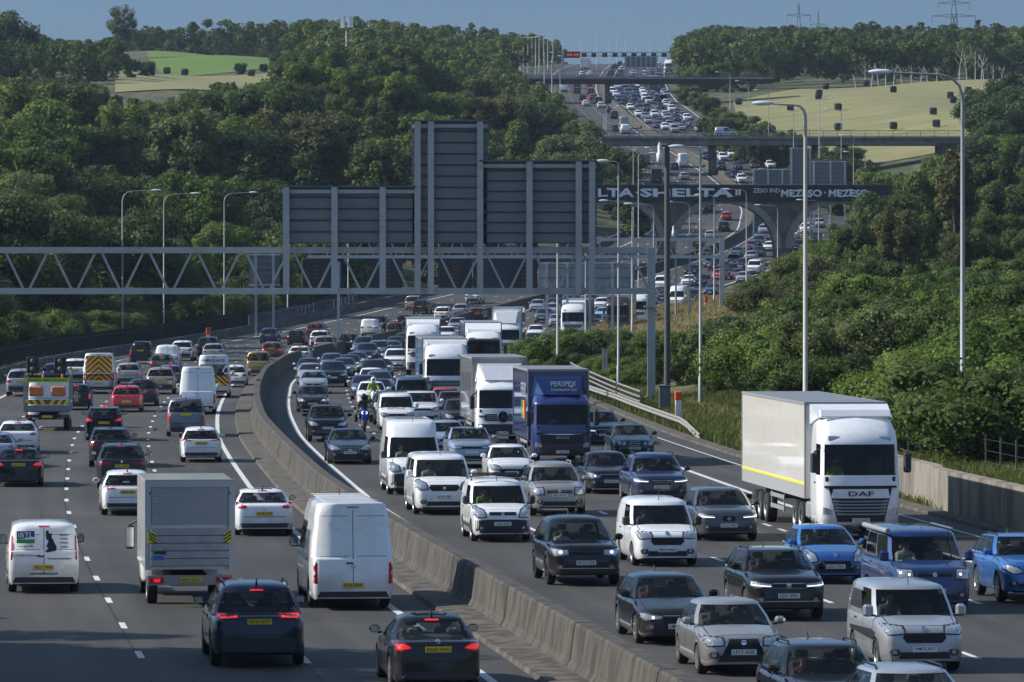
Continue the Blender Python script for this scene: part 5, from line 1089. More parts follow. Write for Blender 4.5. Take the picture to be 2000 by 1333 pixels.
        for s, nmf in ((1, 'left'), (-1, 'right')):
            for f in ((.62,) if van else (.40, .78)):
                xx = X(sp['xc'] + .35 + (sp['xb'] - sp['xc']) * f * .9); P_('door_handle', rrect(xx, sp['zc'] - .13, .19, .035), nmf, pm if not van else M('black'), root, off=.02)
            xm_ = X(sp['xc'] + .30); x2 = X(sp['xc'] + .30 + (1.05 if not van else 1.1))
            for xx in ([xm_, x2] + ([] if van else [X(sp['xb'] - .45)])): P_('door_seam', [(xx - .007, gc + .16), (xx + .007, gc + .16), (xx + .007, sp['zc'] - .03), (xx - .007, sp['zc'] - .03)], nmf, M('black'), root, off=.002, depth=.008)
            if sp.get('bumper'): P_('side_trim', [(X(ra - ar - .05), gc + .20), (X(fa + ar + .05), gc + .20), (X(fa + ar + .05), gc + .32), (X(ra - ar - .05), gc + .32)], nmf, M('plastic'), root, off=.015)
    pz = sp.get('pz', hz_ - .20); rz = sp.get('rz', (th - .02 if not van else gc + .42)); pl = sp.get('plate', '')
    for face, z, mt in (('front', pz, 'platewhite'), ('back', rz, 'plateyellow')):
        fx = 1 if face == 'front' else -1; hit = bv_all.ray_cast(Vector((fx * 8, 0, z)), Vector((-fx, 0, 0)))[0]; x = (hit.x if hit else fx * L / 2) + fx * .02
        p = MB().box((x, 0, z), (.02, .52, .115), M(mt)).build('number_plate', root)
        if pl and face == sp.get('show', 'front'): text('plate_lettering', pl, M('plateblack'), .075, (x + fx * .0125, 0, z), face, p, width=.44, thick=.001)
    if sp.get('badge'): P_('badge', ell(0, hz_ + sp.get('bz', .02), .06, .055, 12), 'front', M('chrome'), root, off=.02); P_('badge', ell(0, rz + (.16 if not van else .45), .05, .05, 12), 'back', M('chrome'), root, off=.014)
    # mirrors, rails, aerial
    mx = X(sp['xc'] + .38) if not van else X(sp['xc'] + .22); mcol = pm if not sp.get('blackmirror') else M('plastic'); mz = sp['zc'] + .06; mh = .16 if not van else .26
    for s in (1, -1):
        m = MB(); m.box((mx, s * (hw + .10), mz + mh * .3), (.13, .22, mh), mcol, None, .05); m.box((mx - .068, s * (hw + .10), mz + mh * .3), (.006, .17, mh * .75), M('chrome')); m.box((mx, s * (hw - .01), mz - .03), (.08, .10, .04), M('plastic')); m.build('mirror', root)
    if sp.get('rails') and near:
        for s in (1, -1): MB().tube([(X(sp['xw'] + .35), s * (wr - .10), H - .10), (X(sp['xw'] + .5), s * (wr - .09), H + .01), (X(sp['xr'] - .5), s * (wr - .09), H - .01), (X(sp['xr'] - .3), s * (wr - .10), H - .12)], .02, M(sp.get('railmat', 'darkrim')), 6).build('roof_rail', root)
    if near:
        ax_ = X(sp['xw'] + .2) if van else X(sp['xr'] - .15); MB().tube([(ax_, 0, H - .06), (ax_ - .12, 0, H + (.22 if van else .09))], [.012, .005] if van else [.03, .008], M('black'), 5).build('aerial', root)
    root['_L'] = L; return root, bv_all, sp
def truck_cab(root, W, x0, length, zb, zg0, zg1, H, pm, roof=.55, grille='slats', text_=None, visor=False, lit=False, name_mat=None, z_low=.45, plate='', mirrors=True, screen_dark=False):
    """cab with its face at x0, going back"""
    hw = W / 2; xb_ = x0 - length; cb_ = MB(); vs = []; fs = []; glf = []; sgl = []
    L_ = [(z_low, x0 - .06, hw * .96, .16), (z_low + .08, x0, hw * .985, .14), (zb, x0 - .02, hw, .13), (zg0 - .05, x0 - .05, hw, .12), (zg0, x0 - .06, hw * .995, .12), ((zg0 + zg1) / 2, x0 - .10, hw * .985, .13), (zg1, x0 - .16, hw * .97, .14), (zg1 + .08, x0 - .17, hw * .97, .14), (zg1 + (H - zg1) * .45, x0 - .35, hw * .95, .18), (zg1 + (H - zg1) * .85, x0 - .35 - roof * .7, hw * .90, .22), (H, x0 - .35 - roof, hw * .86, .24), (H + .01, x0 - .6 - roof, hw * .5, .2)]
    N = 24
    for z, xf, w, b in L_:
        h = half(z, xf, xb_, w, b, .02); vs += h + [(x, -y, zz) for x, y, zz in h[-2:0:-1]]
    for i in range(len(L_) - 1):
        for k in range(N):
            seg = SEG[k] if k < 12 else SEG[23 - k]; f = (i * N + k, i * N + (k + 1) % N, (i + 1) * N + (k + 1) % N, (i + 1) * N + k)
            if i in (4, 5) and seg == 'F': glf.append(f)
            elif i in (4, 5) and seg == 'S1': sgl.append(f)
            else: fs.append(f)
    t = (len(L_) - 1) * N; fs.append(tuple(range(t, t + N))); fs.append(tuple(range(N - 1, -1, -1)))
    cb_.add(vs, fs, pm, True); bv = bvh_of(cb_); o = cb_.build('cab', root); fix_normals(o)
    for g, ff in (('windscreen', glf), ('side_window', sgl[::2]), ('side_window', sgl[1::2])):
        m = MB().add([vs[i] for f in ff for i in f], [tuple(range(4 * i, 4 * i + 4)) for i in range(len(ff))], GLC, True); fix_normals(m.build(g, root))
    it = MB(); it.box((x0 - length / 2, 0, zg0 - .35), (length - .15, W * .9, .06), M('interior')); it.box((x0 - .35, 0, zg0 - .12), (.42, W * .9, .22), M('interior'), None, .05); it.box((xb_ + .1, 0, (zg0 + zg1) / 2 + .1), (.08, W * .9, 1.7), M('interior')); it.build('interior', root)
    for y in (-.62, .62): MB().box((x0 - 1.25, y, zg0 + .15), (.16, .5, .8), M('seat'), None, .07).build('seat', root)
    P_ = lambda *a, **k: patch(bv, *a, L=2 * x0, **k)
    gw = hw * .80
    if grille == 'slats':
        P_('grille', [(-gw * .76, z_low + .22), (gw * .76, z_low + .22), (gw * .95, zg0 - .55), (gw, zg0 - .32), (-gw, zg0 - .32), (-gw * .95, zg0 - .55)], 'front', M('black'), root)
        n = 5
        for i in range(n):
            z = z_low + .30 + (zg0 - 1.04 - z_low) * i / n; wz = gw * (.76 + .15 * i / n); P_('grille_slat', [(-wz, z + .02), (wz, z + .02), (wz * .97, z + .09), (wz * .7, z + .06), (-wz * .7, z + .06), (-wz * .97, z + .09)], 'front', M('steel'), root, off=.03)
        P_('grille_panel', [(-gw * .91, zg0 - .70), (gw * .91, zg0 - .70), (gw * .86, zg0 - .42), (-gw * .86, zg0 - .42)], 'front', pm, root, off=.03)
    elif grille == 'wide':
        P_('grille', rrect(0, zg0 - .42, gw * 1.7, .32, .3), 'front', M('black'), root)
        for z in (zg0 - .50, zg0 - .42, zg0 - .34): P_('grille_slat', rrect(0, z, gw * 1.6, .03, .2), 'front', M('rim'), root, off=.03)
        P_('bumper', [(-hw * .93, z_low + .08), (hw * .93, z_low + .08), (hw * .93, z_low + .55), (-hw * .93, z_low + .55)], 'front', M('plastic'), root, off=.012)
    elif grille == 'lion':
        P_('grille', [(-gw * .9, z_low + .45), (gw * .9, z_low + .45), (gw * .95, zg0 - .42), (-gw * .95, zg0 - .42)], 'front', M('black'), root)
        P_('chrome_strip', [(-gw, zg0 - .36), (-gw * .3, zg0 - .42), (gw * .3, zg0 - .42), (gw, zg0 - .36), (gw * .3, zg0 - .38), (-gw * .3, zg0 - .38)], 'front', M('chrome'), root, off=.03)
        P_('bumper', [(-hw * .93, z_low + .05), (hw * .93, z_low + .05), (hw * .93, z_low + .42), (-hw * .93, z_low + .42)], 'front', M('plastic'), root, off=.012)
    P_('headlight', [(hw * .72, z_low + .34), (hw * .93, z_low + .34), (hw * .93, z_low + .56), (hw * .80, z_low + .52), (hw * .72, z_low + .46)], 'front', M('lampglass'), root, mirror=True, off=.02)
    if lit: P_('running_light', ell(hw * .84, z_low + .44, .07, .07), 'front', LIT, root, mirror=True, off=.04)
    P_('lower_intake', rrect(0, z_low + .17, hw * 1.2, .12), 'front', M('black'), root, off=.02)
    P_('wiper', [(-.7 * hw, zg0 + .02), (.1, zg0 + .05), (.1, zg0 + .065), (-.7 * hw, zg0 + .04)], 'front', M('black'), root, off=.02); P_('door_handle', rrect(x0 - 1.15, zg0 - .25, .2, .05), 'right', M('black'), root, off=.02)
    P_('door_seam', [(x0 - .32, zb + .2), (x0 - .31, zb + .2), (x0 - .31, zg0), (x0 - .32, zg0)], 'right', M('black'), root, off=.003)
    if text_: 
        hit = bv.ray_cast(Vector((30, 0, text_[1])), Vector((-1, 0, 0)))[0]; text('lettering', text_[0], text_[3], text_[2], (hit.x + .055, 0, text_[1]), 'front', root, width=text_[4])
    hit = bv.ray_cast(Vector((30, 0, z_low + .16)), Vector((-1, 0, 0)))[0]; p = MB().box((hit.x + .05, 0, z_low + .16), (.02, .52, .12), M('platewhite')).build('number_plate', root)
    if plate: text('plate_lettering', plate, M('plateblack'), .08, (hit.x + .063, 0, z_low + .16), 'front', p, width=.45, thick=.001)
    if mirrors:
        for s in (1, -1): 
            m = MB(); m.box((x0 - .05, s * (hw + .2), zg1 - .55), (.16, .24, .62), M('plastic'), None, .05); m.box((x0 - .135, s * (hw + .2), zg1 - .55), (.006, .19, .5), M('chrome')); m.tube([(x0 - .3, s * hw * .97, zg1 - .1), (x0 - .05, s * (hw + .2), zg1 - .22)], .03, M('plastic'), 5); m.build('mirror', root)
    if visor: MB().box((x0 + .06, 0, zg1 + .06), (.26, W * .86, .20), M('plastic'), Matrix.Rotation(R(25), 3, 'Y'), .03).build('sun_visor', root)
    return bv
def trailer_box(root, W, xf, xr_, z0, z1, side, front, roofm, skirt=None, stripe=None):
    L_ = xf - xr_; cx = (xf + xr_) / 2; b = MB(); b.box((cx, 0, (z0 + z1) / 2), (L_, W, z1 - z0), side, None, .02); b.build('box_body', root)
    b = MB(); b.box((xf + .012, 0, (z0 + z1) / 2), (.02, W - .12, z1 - z0 - .12), front); b.build('front_panel', root)
    b = MB(); b.box((cx, 0, z1 + .012), (L_ - .08, W - .08, .02), roofm); b.build('roof', root)
    e = MB(); em = M('steel')
    for s in (1, -1):
        e.box((cx, s * W / 2, z1 - .02), (L_ + .04, .05, .09), em); e.box((xf, s * (W / 2), (z0 + z1) / 2), (.07, .05, z1 - z0), em); e.box((xr_, s * (W / 2), (z0 + z1) / 2), (.07, .05, z1 - z0), em)
    e.box((xf + .005, 0, z1 - .02), (.06, W, .09), em); e.build('edge_trim', root)
    for s in (1, -1):
        if skirt: MB().box((cx, s * (W / 2 + .008), z0 + skirt / 2), (L_ - .1, .016, skirt), M('alu_panel') if 'alu_panel' in MC else princ('alu_panel', (.30,.30,.30), .6)).build('lower_panel', root)
        if stripe: MB().box((cx, s * (W / 2 + .012), z0 + skirt + .03), (L_ - .1, .02, .07), M('markyellow')).build('stripe', root)
def axle(root, x, W, r=.5, rim='rim', twin=True, steel=True):
    for s in (1, -1): wheel(root, x, s * (W / 2 - .20), r, .34, rim, steel=True)
def truck(kind, colr='white', **o):
    pm = paint(colr) if isinstance(colr, str) else colr; root = empty('lorry'); W = 2.5; H = o.get('H', 4.05); L = o.get('L', 16.2); x0 = L / 2; ch = MB()
    cabL = 2.3; plate = o.get('plate', ''); sidem = paint(o.get('side', 'white')); z0 = 1.15
    if kind == 'artic':
        cabH = o.get('cabH', 3.75); truck_cab(root, 2.48, x0, cabL, 1.0, 1.98, 2.92, cabH, pm, o.get('roof', .55), o.get('grille', 'slats'), o.get('text'), o.get('visor', False), o.get('lit', False), plate=plate)
        if o.get('spoiler', 1):
            d = MB(); xx = x0 - 1.1
            d.add([(xx, -1.15, cabH - .06), (xx, 1.15, cabH - .06), (x0 - 2.3, 1.22, H - .02), (x0 - 2.3, -1.22, H - .02), (x0 - 2.3, -1.22, cabH - .3), (x0 - 2.3, 1.22, cabH - .3)], [(0, 1, 2, 3), (0, 3, 4), (1, 5, 2), (3, 2, 5, 4), (0, 4, 5, 1)], pm)
            d.box((xx + .02, 0, cabH + .06), (.06, 2.2, .26), pm, Matrix.Rotation(R(-35), 3, 'Y'), .02); d.build('air_deflector', root)
            MB().box((x0 - .50 - .35 * o.get('roof', .55), 0, cabH - .34), (.04, 1.0, .18), M('black'), Matrix.Rotation(R(-38), 3, 'Y')).build('roof_hatch', root)
            for s in (1, -1): MB().box((x0 - .33, s * .78, 3.10), (.08, .42, .16), M('lampglass'), Matrix.Rotation(R(-15), 3, 'Y'), .04).build('roof_lamp', root)
        tf = x0 - 2.85; trailer_box(root, 2.55, tf, -x0, z0, H, sidem, paint(o.get('front', o.get('side', 'white'))), princ('roof_grey', (.20,.21,.22), .5), o.get('skirt'), o.get('stripe'))
        ch.box((x0 - 3.4, 0, .85), (5.6, .9, .3), M('under')); ch.box((-x0 + 5, 0, .95), (9.8, 1.0, .28), M('under')); ch.build('chassis', root)
        axle(root, x0 - 1.35, W); axle(root, x0 - 4.1, W); axle(root, x0 - 5.3, W) if o.get('tag', 1) else None
        for k in (1.5, 2.8, 4.1): axle(root, -x0 + k + .6, W, .48)
        for s in (1, -1):
            g = MB()
            for z in (.62, .98): g.box((-x0 + 7.2, s * 1.2, z), (2.8, .04, .13), M('steel'))
            for xx in (-x0 + 5.9, -x0 + 8.5): g.box((xx, s * 1.19, .8), (.08, .03, .6), M('steel'))
            g.build('side_guard', root)
            MB().box((x0 - 2.75, s * 1.0, .8), (.9, .42, .55), M('steel'), None, .08).build('fuel_tank', root)
        MB().box((-x0 + .1, 0, .62), (.1, 2.3, .16), M('black')).build('rear_bumper', root)
    else:
        cabH = o.get('cabH', 2.95); truck_cab(root, 2.4, x0, 1.9, .9, 1.72, 2.55, cabH, pm, .3, o.get('grille', 'lion'), o.get('text'), o.get('visor', False), o.get('lit', False), plate=plate)
        tf = x0 - 2.05; trailer_box(root, 2.52, tf, -x0, 1.05, H, sidem, paint(o.get('front', o.get('side', 'white'))), princ('roof_grey', (.20,.21,.22), .5), o.get('skirt'), o.get('stripe'))
        dm = paint(o.get('def', colr) if isinstance(colr, str) else 'white'); d = MB(); a, b_ = x0 - .55, tf + .02; zt_ = H - .25
        d.add([(a, -.75, cabH), (a, .75, cabH), (a - .45, .90, zt_ - .1), (a - .45, -.90, zt_ - .1), (b_, 1.02, zt_), (b_, -1.02, zt_), (b_, 1.15, cabH - .1), (b_, -1.15, cabH - .1)], [(0, 1, 2, 3), (3, 2, 4, 5), (1, 6, 4, 2), (0, 3, 5, 7), (0, 7, 6, 1), (5, 4, 6, 7)], dm); dd = fix_normals(d.build('air_deflector', root))
        root['_def'] = (a - .2, (cabH + zt_) / 2)
        ch.box((0, 0, .78), (L - 1.5, .9, .3), M('under')); ch.build('chassis', root); axle(root, x0 - 1.2, W, .46); axle(root, -x0 + 2.0, W, .46)
        for s in (1, -1):
            g = MB()
            for z in (.55, .9): g.box((0, s * 1.2, z), (L * .36, .04, .12), M('steel'))
            for xx in (-L * .17, 0, L * .17): g.box((xx, s * 1.19, .75), (.07, .03, .55), M('steel'))
            g.build('side_guard', root)
        MB().box((-x0 + .1, 0, .6), (.1, 2.2, .16), M('black')).build('rear_bumper', root)
    root['_L'] = L; return root
# people: one continuous skinned body, seated, hands forward on the wheel
def person_mesh(joints, edges, radii, sub=2):
    me = bpy.data.meshes.new('p'); me.from_pydata(joints, edges, []); o = bpy.data.objects.new('p', me); col.objects.link(o)
    o.modifiers.new('s', 'SKIN'); 
    if not me.skin_vertices: me.skin_vertices.new()
    for i, r in enumerate(radii): me.skin_vertices[0].data[i].radius = r if hasattr(r, '__len__') else (r, r)
    me.skin_vertices[0].data[0].use_root = True
    o.modifiers.new('b', 'SUBSURF').levels = sub; o.modifiers['b'].render_levels = sub
    dg = bpy.context.evaluated_depsgraph_get(); m = bpy.data.meshes.new_from_object(o.evaluated_get(dg)); bpy.data.objects.remove(o); return m
J = [(0,0,0), (-.02,0,.25), (-.05,0,.48), (-.04,0,.60), (-.02,0,.66), (0,0,.74), (.02,0,.84), (-.04,.19,.50), (.14,.25,.30), (.38,.15,.34), (.45,.14,.37), (-.04,-.19,.50), (.14,-.25,.30), (.38,-.15,.34), (.45,-.14,.37), (.38,.10,.02), (.38,-.10,.02), (.09,0,.735)]
E = [(0,1),(1,2),(2,3),(3,4),(4,5),(5,6),(2,7),(7,8),(8,9),(9,10),(2,11),(11,12),(12,13),(13,14),(0,15),(0,16),(5,17)]
RD = [(.16,.13),(.15,.11),(.17,.10),(.06,.06),(.06,.06),(.085,.10),(.07,.08),.065,.05,.036,.034,.065,.05,.036,.034,.085,.085,.022]
SEATED = person_mesh(J, E, RD)
def seated(loc, rz, top, label, sc_=1.0):
    me = SEATED.copy(); me.materials.clear(); me.materials.append(top); me.materials.append(M('skin'))
    for p in me.polygons:
        c = p.center; p.material_index = 1 if (c.z > .60 or c.x > .40 and c.z > .2 and c.z < .5) else 0; p.use_smooth = True
    o = bpy.data.objects.new('person', me); col.objects.link(o); o.location = loc; o.rotation_euler = (0, 0, rz); o.scale = (sc_,) * 3
    h = MB(); h.lathe([(.76, .088), (.82, .098), (.88, .082), (.92, .04), (.925, .002)], M('hair'), 12, 'z', (-.02, 0, 0)); h.build('hair', o)
    f = MB()
    for s in (1, -1): f.box((.082, s * .035, .765), (.012, .03, .014), M('black')); f.box((0, s * .095, .745), (.04, .02, .06), M('skin'), None, .008)
    f.box((.085, 0, .69), (.01, .05, .01), princ('lips', (.3,.10,.08), .6)); f.build('face', o)
    return tag(o, label, 'person')
def flatten(root):
    """a far copy: the whole vehicle as one mesh"""
    me = bpy.data.meshes.new(root.name); bm = bmesh.new(); ml = []; mi = []
    bpy.context.view_layer.update()
    for o in [c for c in root.children_recursive if c.type == 'MESH']:
        if o.name.startswith(('interior', 'seat', 'rear_bench', 'door_seam', 'headlight_rim')): continue
        n0 = len(bm.faces); t = o.data.copy(); t.transform(root.matrix_world.inverted() @ o.matrix_world); bm.from_mesh(t); bm.faces.ensure_lookup_table()
        for f in bm.faces[n0:]:
            m = o.material_slots[min(f.material_index, len(o.material_slots) - 1)].material
            if m not in ml: ml.append(m)
            mi.append(ml.index(m))
        bpy.data.meshes.remove(t)
    bm.to_mesh(me); bm.free()
    for m in ml: me.materials.append(m)
    me.polygons.foreach_set('material_index', mi); nm = root.name.split('.')[0]; L = root['_L']
    o = bpy.data.objects.new(nm, me); o['_L'] = L
    for s in o.material_slots: s.link = 'OBJECT'; s.material = me.materials[s.slot_index]
    for c in root.children_recursive: bpy.data.objects.remove(c)
    bpy.data.objects.remove(root); return o
# ---------------------------------------------------------------- putting vehicles on the road
PLACED = []
def put(root, px, py, way, dt=0., yaw=0.):
    Y = Yof(py); X = (px - 1000) / F * Y + dt; a = slope(Y) + yaw; L = root['_L']; t = Vector((math.sin(a), math.cos(a), 0))
    c = Vector((X, Y, 0)) + t * (L / 2); g = grade(c.y); z = zr(c.y) + .006
    m = Matrix.Rotation(math.pi / 2 - a if way > 0 else -math.pi / 2 - a, 4, 'Z') @ Matrix.Rotation(-g if way > 0 else g, 4, 'Y'); root.rotation_euler = m.to_euler(); root.location = (c.x, c.y, z)
    del root['_L']; PLACED.append((root, c.x, c.y, L, way)); return m
def drv(root, L, sp, top, label, side=-.36):
    """driver on the right hand seat"""
    m = Matrix.LocRotScale(root.location, root.rotation_euler, None); van = sp.get('van') or 'xw' not in sp
    x = L / 2 - (sp['xw'] + .42); p = m @ Vector((x, side, sp['zc'] - (.40 if not van else .34))); return seated(p, root.rotation_euler.z, top, label, .84 if not van else .94)
hiv = princ('hi_vis', (.26,.34,.04), .8); shw = princ('shirt_white', (.55,.55,.53), .8); shg = princ('shirt_grey', (.12,.13,.14), .8); shb = princ('shirt_blue', (.08,.12,.22), .8); shr = princ('shirt_red', (.16,.05,.05), .8)
def V(way, kind, colr, px, py, label, cat='car', driver=None, dt=0, yaw=0, group=None, **ov):
    ov.setdefault('show', 'front' if way < 0 else 'back')
    root, bv, sp = car(kind, colr, True, **ov); L = root['_L']; put(root, px, py, way, dt, yaw); tag(root, label, cat, group)
    if driver: drv(root, L, sp, driver[0], driver[1])
    return root, bv, sp
CARS = 'cars queueing towards the camera'
# towards the camera, nearest first
V(-1, 'estate', 'silver', 1828, 1492, 'silver car at the bottom edge with only its bonnet and roof showing', grille='oval', pale=1)
r, bv, sp = V(-1, 'suv', 'black', 1648, 1446, 'black roofed car at the bottom edge left of the silver bonnet, driver in pink', driver=(shr, 'driver in a pink top in the black car at the bottom edge'), H=1.6, zc=1.05, zn=.92, gt=1.5)
r, bv, sp = V(-1, 'smallvan', 'silver', 1806, 1316, 'silver small van with a dark side stripe and black mouth grille, nearest on the right', 'van', driver=(shg, 'driver in grey in the silver small van'), grille='oval', hlshape='wide', plate='YM72 JVT', hl=.90, pz=.50, badge=1, W=1.78, H=1.78, fog=1)
P1 = patch(bv, 'side_stripe', [(-1.6, .78), (-1.6, .70), (1.3, .62), (1.3, .80), (.9, .84)], 'right', M('black'), r, off=.012); patch(bv, 'side_window_film', [(-1.7, 1.18), (-.35, 1.18), (-.35, 1.56), (-1.6, 1.56)], 'right', M('black'), r, off=.008)
r, bv, sp = V(-1, 'hatch', 'warmsilver', 1453, 1322, 'warm silver hatchback with a spindle grille and chrome frame, nearest the barrier', driver=(shg, 'driver with glasses in the warm silver hatchback'), L=4.3, grille='spindle', chrome=1, plate='LP17 AHE', hl=.72, pz=.50, badge=1, bz=-.02, pale=1, hlshape='wide', spokes=10)
V(-1, 'estate', 'black', 1328, 1262, 'black estate car with chrome window line just behind the warm silver hatchback', driver=(shr, 'driver in red in the black estate'), grille='trap', chrome=1, plate='LM23 KXD', lit='bulb', hlshape='slim', rails=0, spokes=9)
V(-1, 'suv', 'black', 1541, 1214, 'black family crossover with lit slim headlights and plate ending PFK', driver=(shr, 'driver in the black crossover left of the blue hatchback'), H=1.62, grille='bar', lit=1, hlshape='slim', chrome=1, plate='LE21 PFK', badge=1, bz=-.01, pz=.60, strake=1, spokes=7)
r, bv, sp = V(-1, 'midvan', 'blue', 1826, 1200, 'dark blue camper van with a rolled awning on its roof edge', 'van', driver=(shw, 'driver in a white shirt in the blue camper van'), grille='bar', hlshape='block', lit='bulb', badge=1, bz=-.01, plate='WV14 UYF', side_glass=('S1', 'S2', 'S3'), W=1.92, H=1.98, hl=.96, pz=.56, pale=1)
MB().tube([(1.3, -.93, 1.95), (-1.9, -.93, 1.95)], .07, M('steel'), 8).build('awning', r); MB().box((-.3, .72, 2.0), (2.6, .05, .03), M('rim')).build('roof_rail', r)
V(-1, 'hatch', 'brightblue', 1632, 1142, 'bright blue small hatchback between the white lorry and the black crossover', driver=(shg, 'driver in the bright blue hatchback'), W=1.72, L=3.95, grille='oval', grille_z=-.04, hlshape='tall', plate='LD61 EYA', badge=1, bz=.06, hl=.72, pz=.47, xc=.85, spokes=7)
V(-1, 'suv', 'brightblue', 2030, 1180, 'bright blue crossover cut off by the right edge of the photo', W=1.82, L=4.4, H=1.62, grille='trap', spokes=6)
V(-1, 'smallvan', 'white', 1304, 1108, 'white small van with a wide black mouth grille beside the black four by four', 'van', driver=(shb, 'driver in the white small van beside the black four by four'), grille='oval', hlshape='wide', plate='MX18 MZJ', hl=.88, pz=.47, badge=1, bz=.06, blackmirror=1)
V(-1, 'suv', 'black', 1145, 1146, 'black four by four with ring shaped running lights in the middle of the jam', driver=(shw, 'driver in a white top in the black four by four'), H=1.75, W=1.94, zn=1.02, lit='ring', grille='bar', plate='BV16 CZB', hlshape='wide', darkw=1, rim='darkrim', spokes=5, pz=.62, strake=1, rails=0)
V(-1, 'hatch', 'grey', 1424, 1058, 'dark grey electric hatchback with thin light strips left of the white lorry', driver=(shr, 'driver in the dark grey electric hatchback'), L=4.65, W=1.92, H=1.56, zn=.88, zc=1.02, gt=1.46, xr=4.0, xb=4.5, grille='small', grille_z=-.06, lit=1, hlshape='slim', plate='DU22 XHH', badge=1, bz=-.06, pz=.48, rim='darkrim')
r, bv, sp = V(-1, 'smallvan', 'white', 982, 1060, 'white small van with a dark plastic bumper and black roof bars', 'van', driver=(hiv, 'driver in a hi vis top in the white van with roof bars'), grille='bar', bumper=.46, hlshape='tall', badge=1, bz=-.01, plate='LX68 XXD', blackmirror=1, hl=.88, pz=.56, W=1.82)
for x in (.35, -.9): MB().tube([(x, -.78, 1.80), (x, -.76, 1.97), (x, .76, 1.97), (x, .78, 1.80)], .028, M('black'), 6).build('roof_bar', r)
V(-1, 'midvan', 'white', 868, 1007, 'white medium van with a big black oval grille near the barrier', 'van', driver=(shw, 'driver in a white shirt in the white medium van'), grille='oval', grille_z=.10, hlshape='tall', plate='LP16 VBF', hl=.98, pz=.62, badge=1, bz=-.08, side_glass=('S1', 'S2'))
r, bv, sp = V(-1, 'bigvan', 'white', 812, 968, 'tall white high roof van with a dark bumper, behind the white medium van', 'van', driver=(shw, 'driver in a white shirt in the tall white van'), grille='bar', bumper=.52, hlshape='tall', hl=.98, blackmirror=1, W=2.0, fog=0)
V(-1, 'suv', 'warmsilver', 1093, 1010, 'silver grey off roader with chunky silver roof rails and bumper', driver=(shg, 'driver in grey in the silver off roader'), railmat='steel', grille='bar', grille_z=-.01, hlshape='block', plate='RE67 WLW', badge=1, bz=-.01, pz=.72, barmat='chrome', H=1.76)
V(-1, 'suv', 'navy', 1292, 988, 'dark navy luxury crossover with a tall kidney grille', driver=(shw, 'driver in a white shirt in the navy crossover'), W=2.0, L=4.9, grille='kidney', lit=1, hlshape='slim', barmat='chrome', plate='YK70 OVA', H=1.76)
V(-1, 'hatch', 'black', 1194, 966, 'black hatchback between the silver off roader and the navy crossover', driver=(shg, 'driver in the black hatchback beside the navy crossover'), L=4.35, W=1.8, lit='bulb', grille='bar', chrome=1, plate='RE16 ESU', H=1.5)
V(-1, 'hatch', 'white', 1000, 948, 'white hatchback whose roof shows between the white van and silver off roader', L=4.2, grille='oval')
V(-1, 'saloon', 'green', 1240, 897, 'dark green saloon with twin round headlights right of the blue lorry', driver=(shg, 'driver in the dark green saloon'), hlshape='twin', grille='small', chrome=1, hl=.66, pale=1, plate='J 90 ELT', barmat='chrome')
V(-1, 'estate', 'darkblue', 1181, 868, 'dark blue estate with lit headlights squeezed between the lorry and the crash barrier', lit=1, hlshape='slim', grille='trap', chrome=1, plate='RE69 EZZ')
V(-1, 'suv', 'paleblue', 922, 915, 'pale blue crossover with chrome strips behind the tall white van', driver=(shg, 'driver in the pale blue crossover'), grille='bar', chrome=1, hlshape='slim', H=1.6, pale=1)
V(-1, 'hatch', 'paleblue', 876, 890, 'pale blue hatchback mostly hidden behind the tall white van')
V(-1, 'saloon', 'darkblue', 684, 908, 'dark blue saloon with a round star badge, closest to the barrier curve', driver=(shg, 'driver in the dark blue saloon by the barrier curve'), W=1.86, grille='trap', grille_z=.05, chrome=1, badge=1, bz=-.10, plate='YL66 AXP', hlshape='almond', hl=.70, barmat='chrome', pale=1)
V(-1, 'suv', 'black', 641, 864, 'black crossover with a bright lower bumper behind the dark blue saloon', W=1.92, grille='bar', strake=1, hlshape='almond', plate='LS18 RAP', H=1.68)
V(-1, 'saloon', 'black', 611, 806, 'black saloon with round lit headlights on the inside of the bend', lit='bulb', grille='kidney', hl=.68, plate='LY57 OAF')
V(-1, 'saloon', 'silver', 612, 770, 'silver saloon directly behind the black saloon on the bend', grille='bar', badge=1)
V(-1, 'pickup', 'white', 826, 834, 'white pickup style car just behind the tall white van', 'car', grille='bar', H=1.75)
r, bv, sp = V(-1, 'smallvan', 'white', 776, 842, 'white small van with lettering on its bonnet left of the white pickup', 'van', W=1.8); text('lettering', 'EuroCar', M('black'), .13, (1.72, .0, 1.13), 'front', r, width=.9)
V(-1, 'suv', 'darkgrey', 765, 831, 'dark grey crossover with a lit headlight behind the motorcycle', lit='bulb', grille='bar')
V(-1, 'midvan', 'steelblue', 806, 808, 'grey blue medium van with a pale side panel behind the dark crossover', 'van', W=1.95, blackmirror=1)
V(-1, 'hatch', 'red', 873, 812, 'red hatchback in front of the white and blue lorry', grille='bar', lit='bulb')
V(-1, 'suv', 'grey', 890, 828, 'grey crossover between the red hatchback and the grey curtain lorry', H=1.62)
V(-1, 'suv', 'darkgrey', 905, 848, 'dark off roader mostly hidden behind the grey curtain lorry', H=1.65)
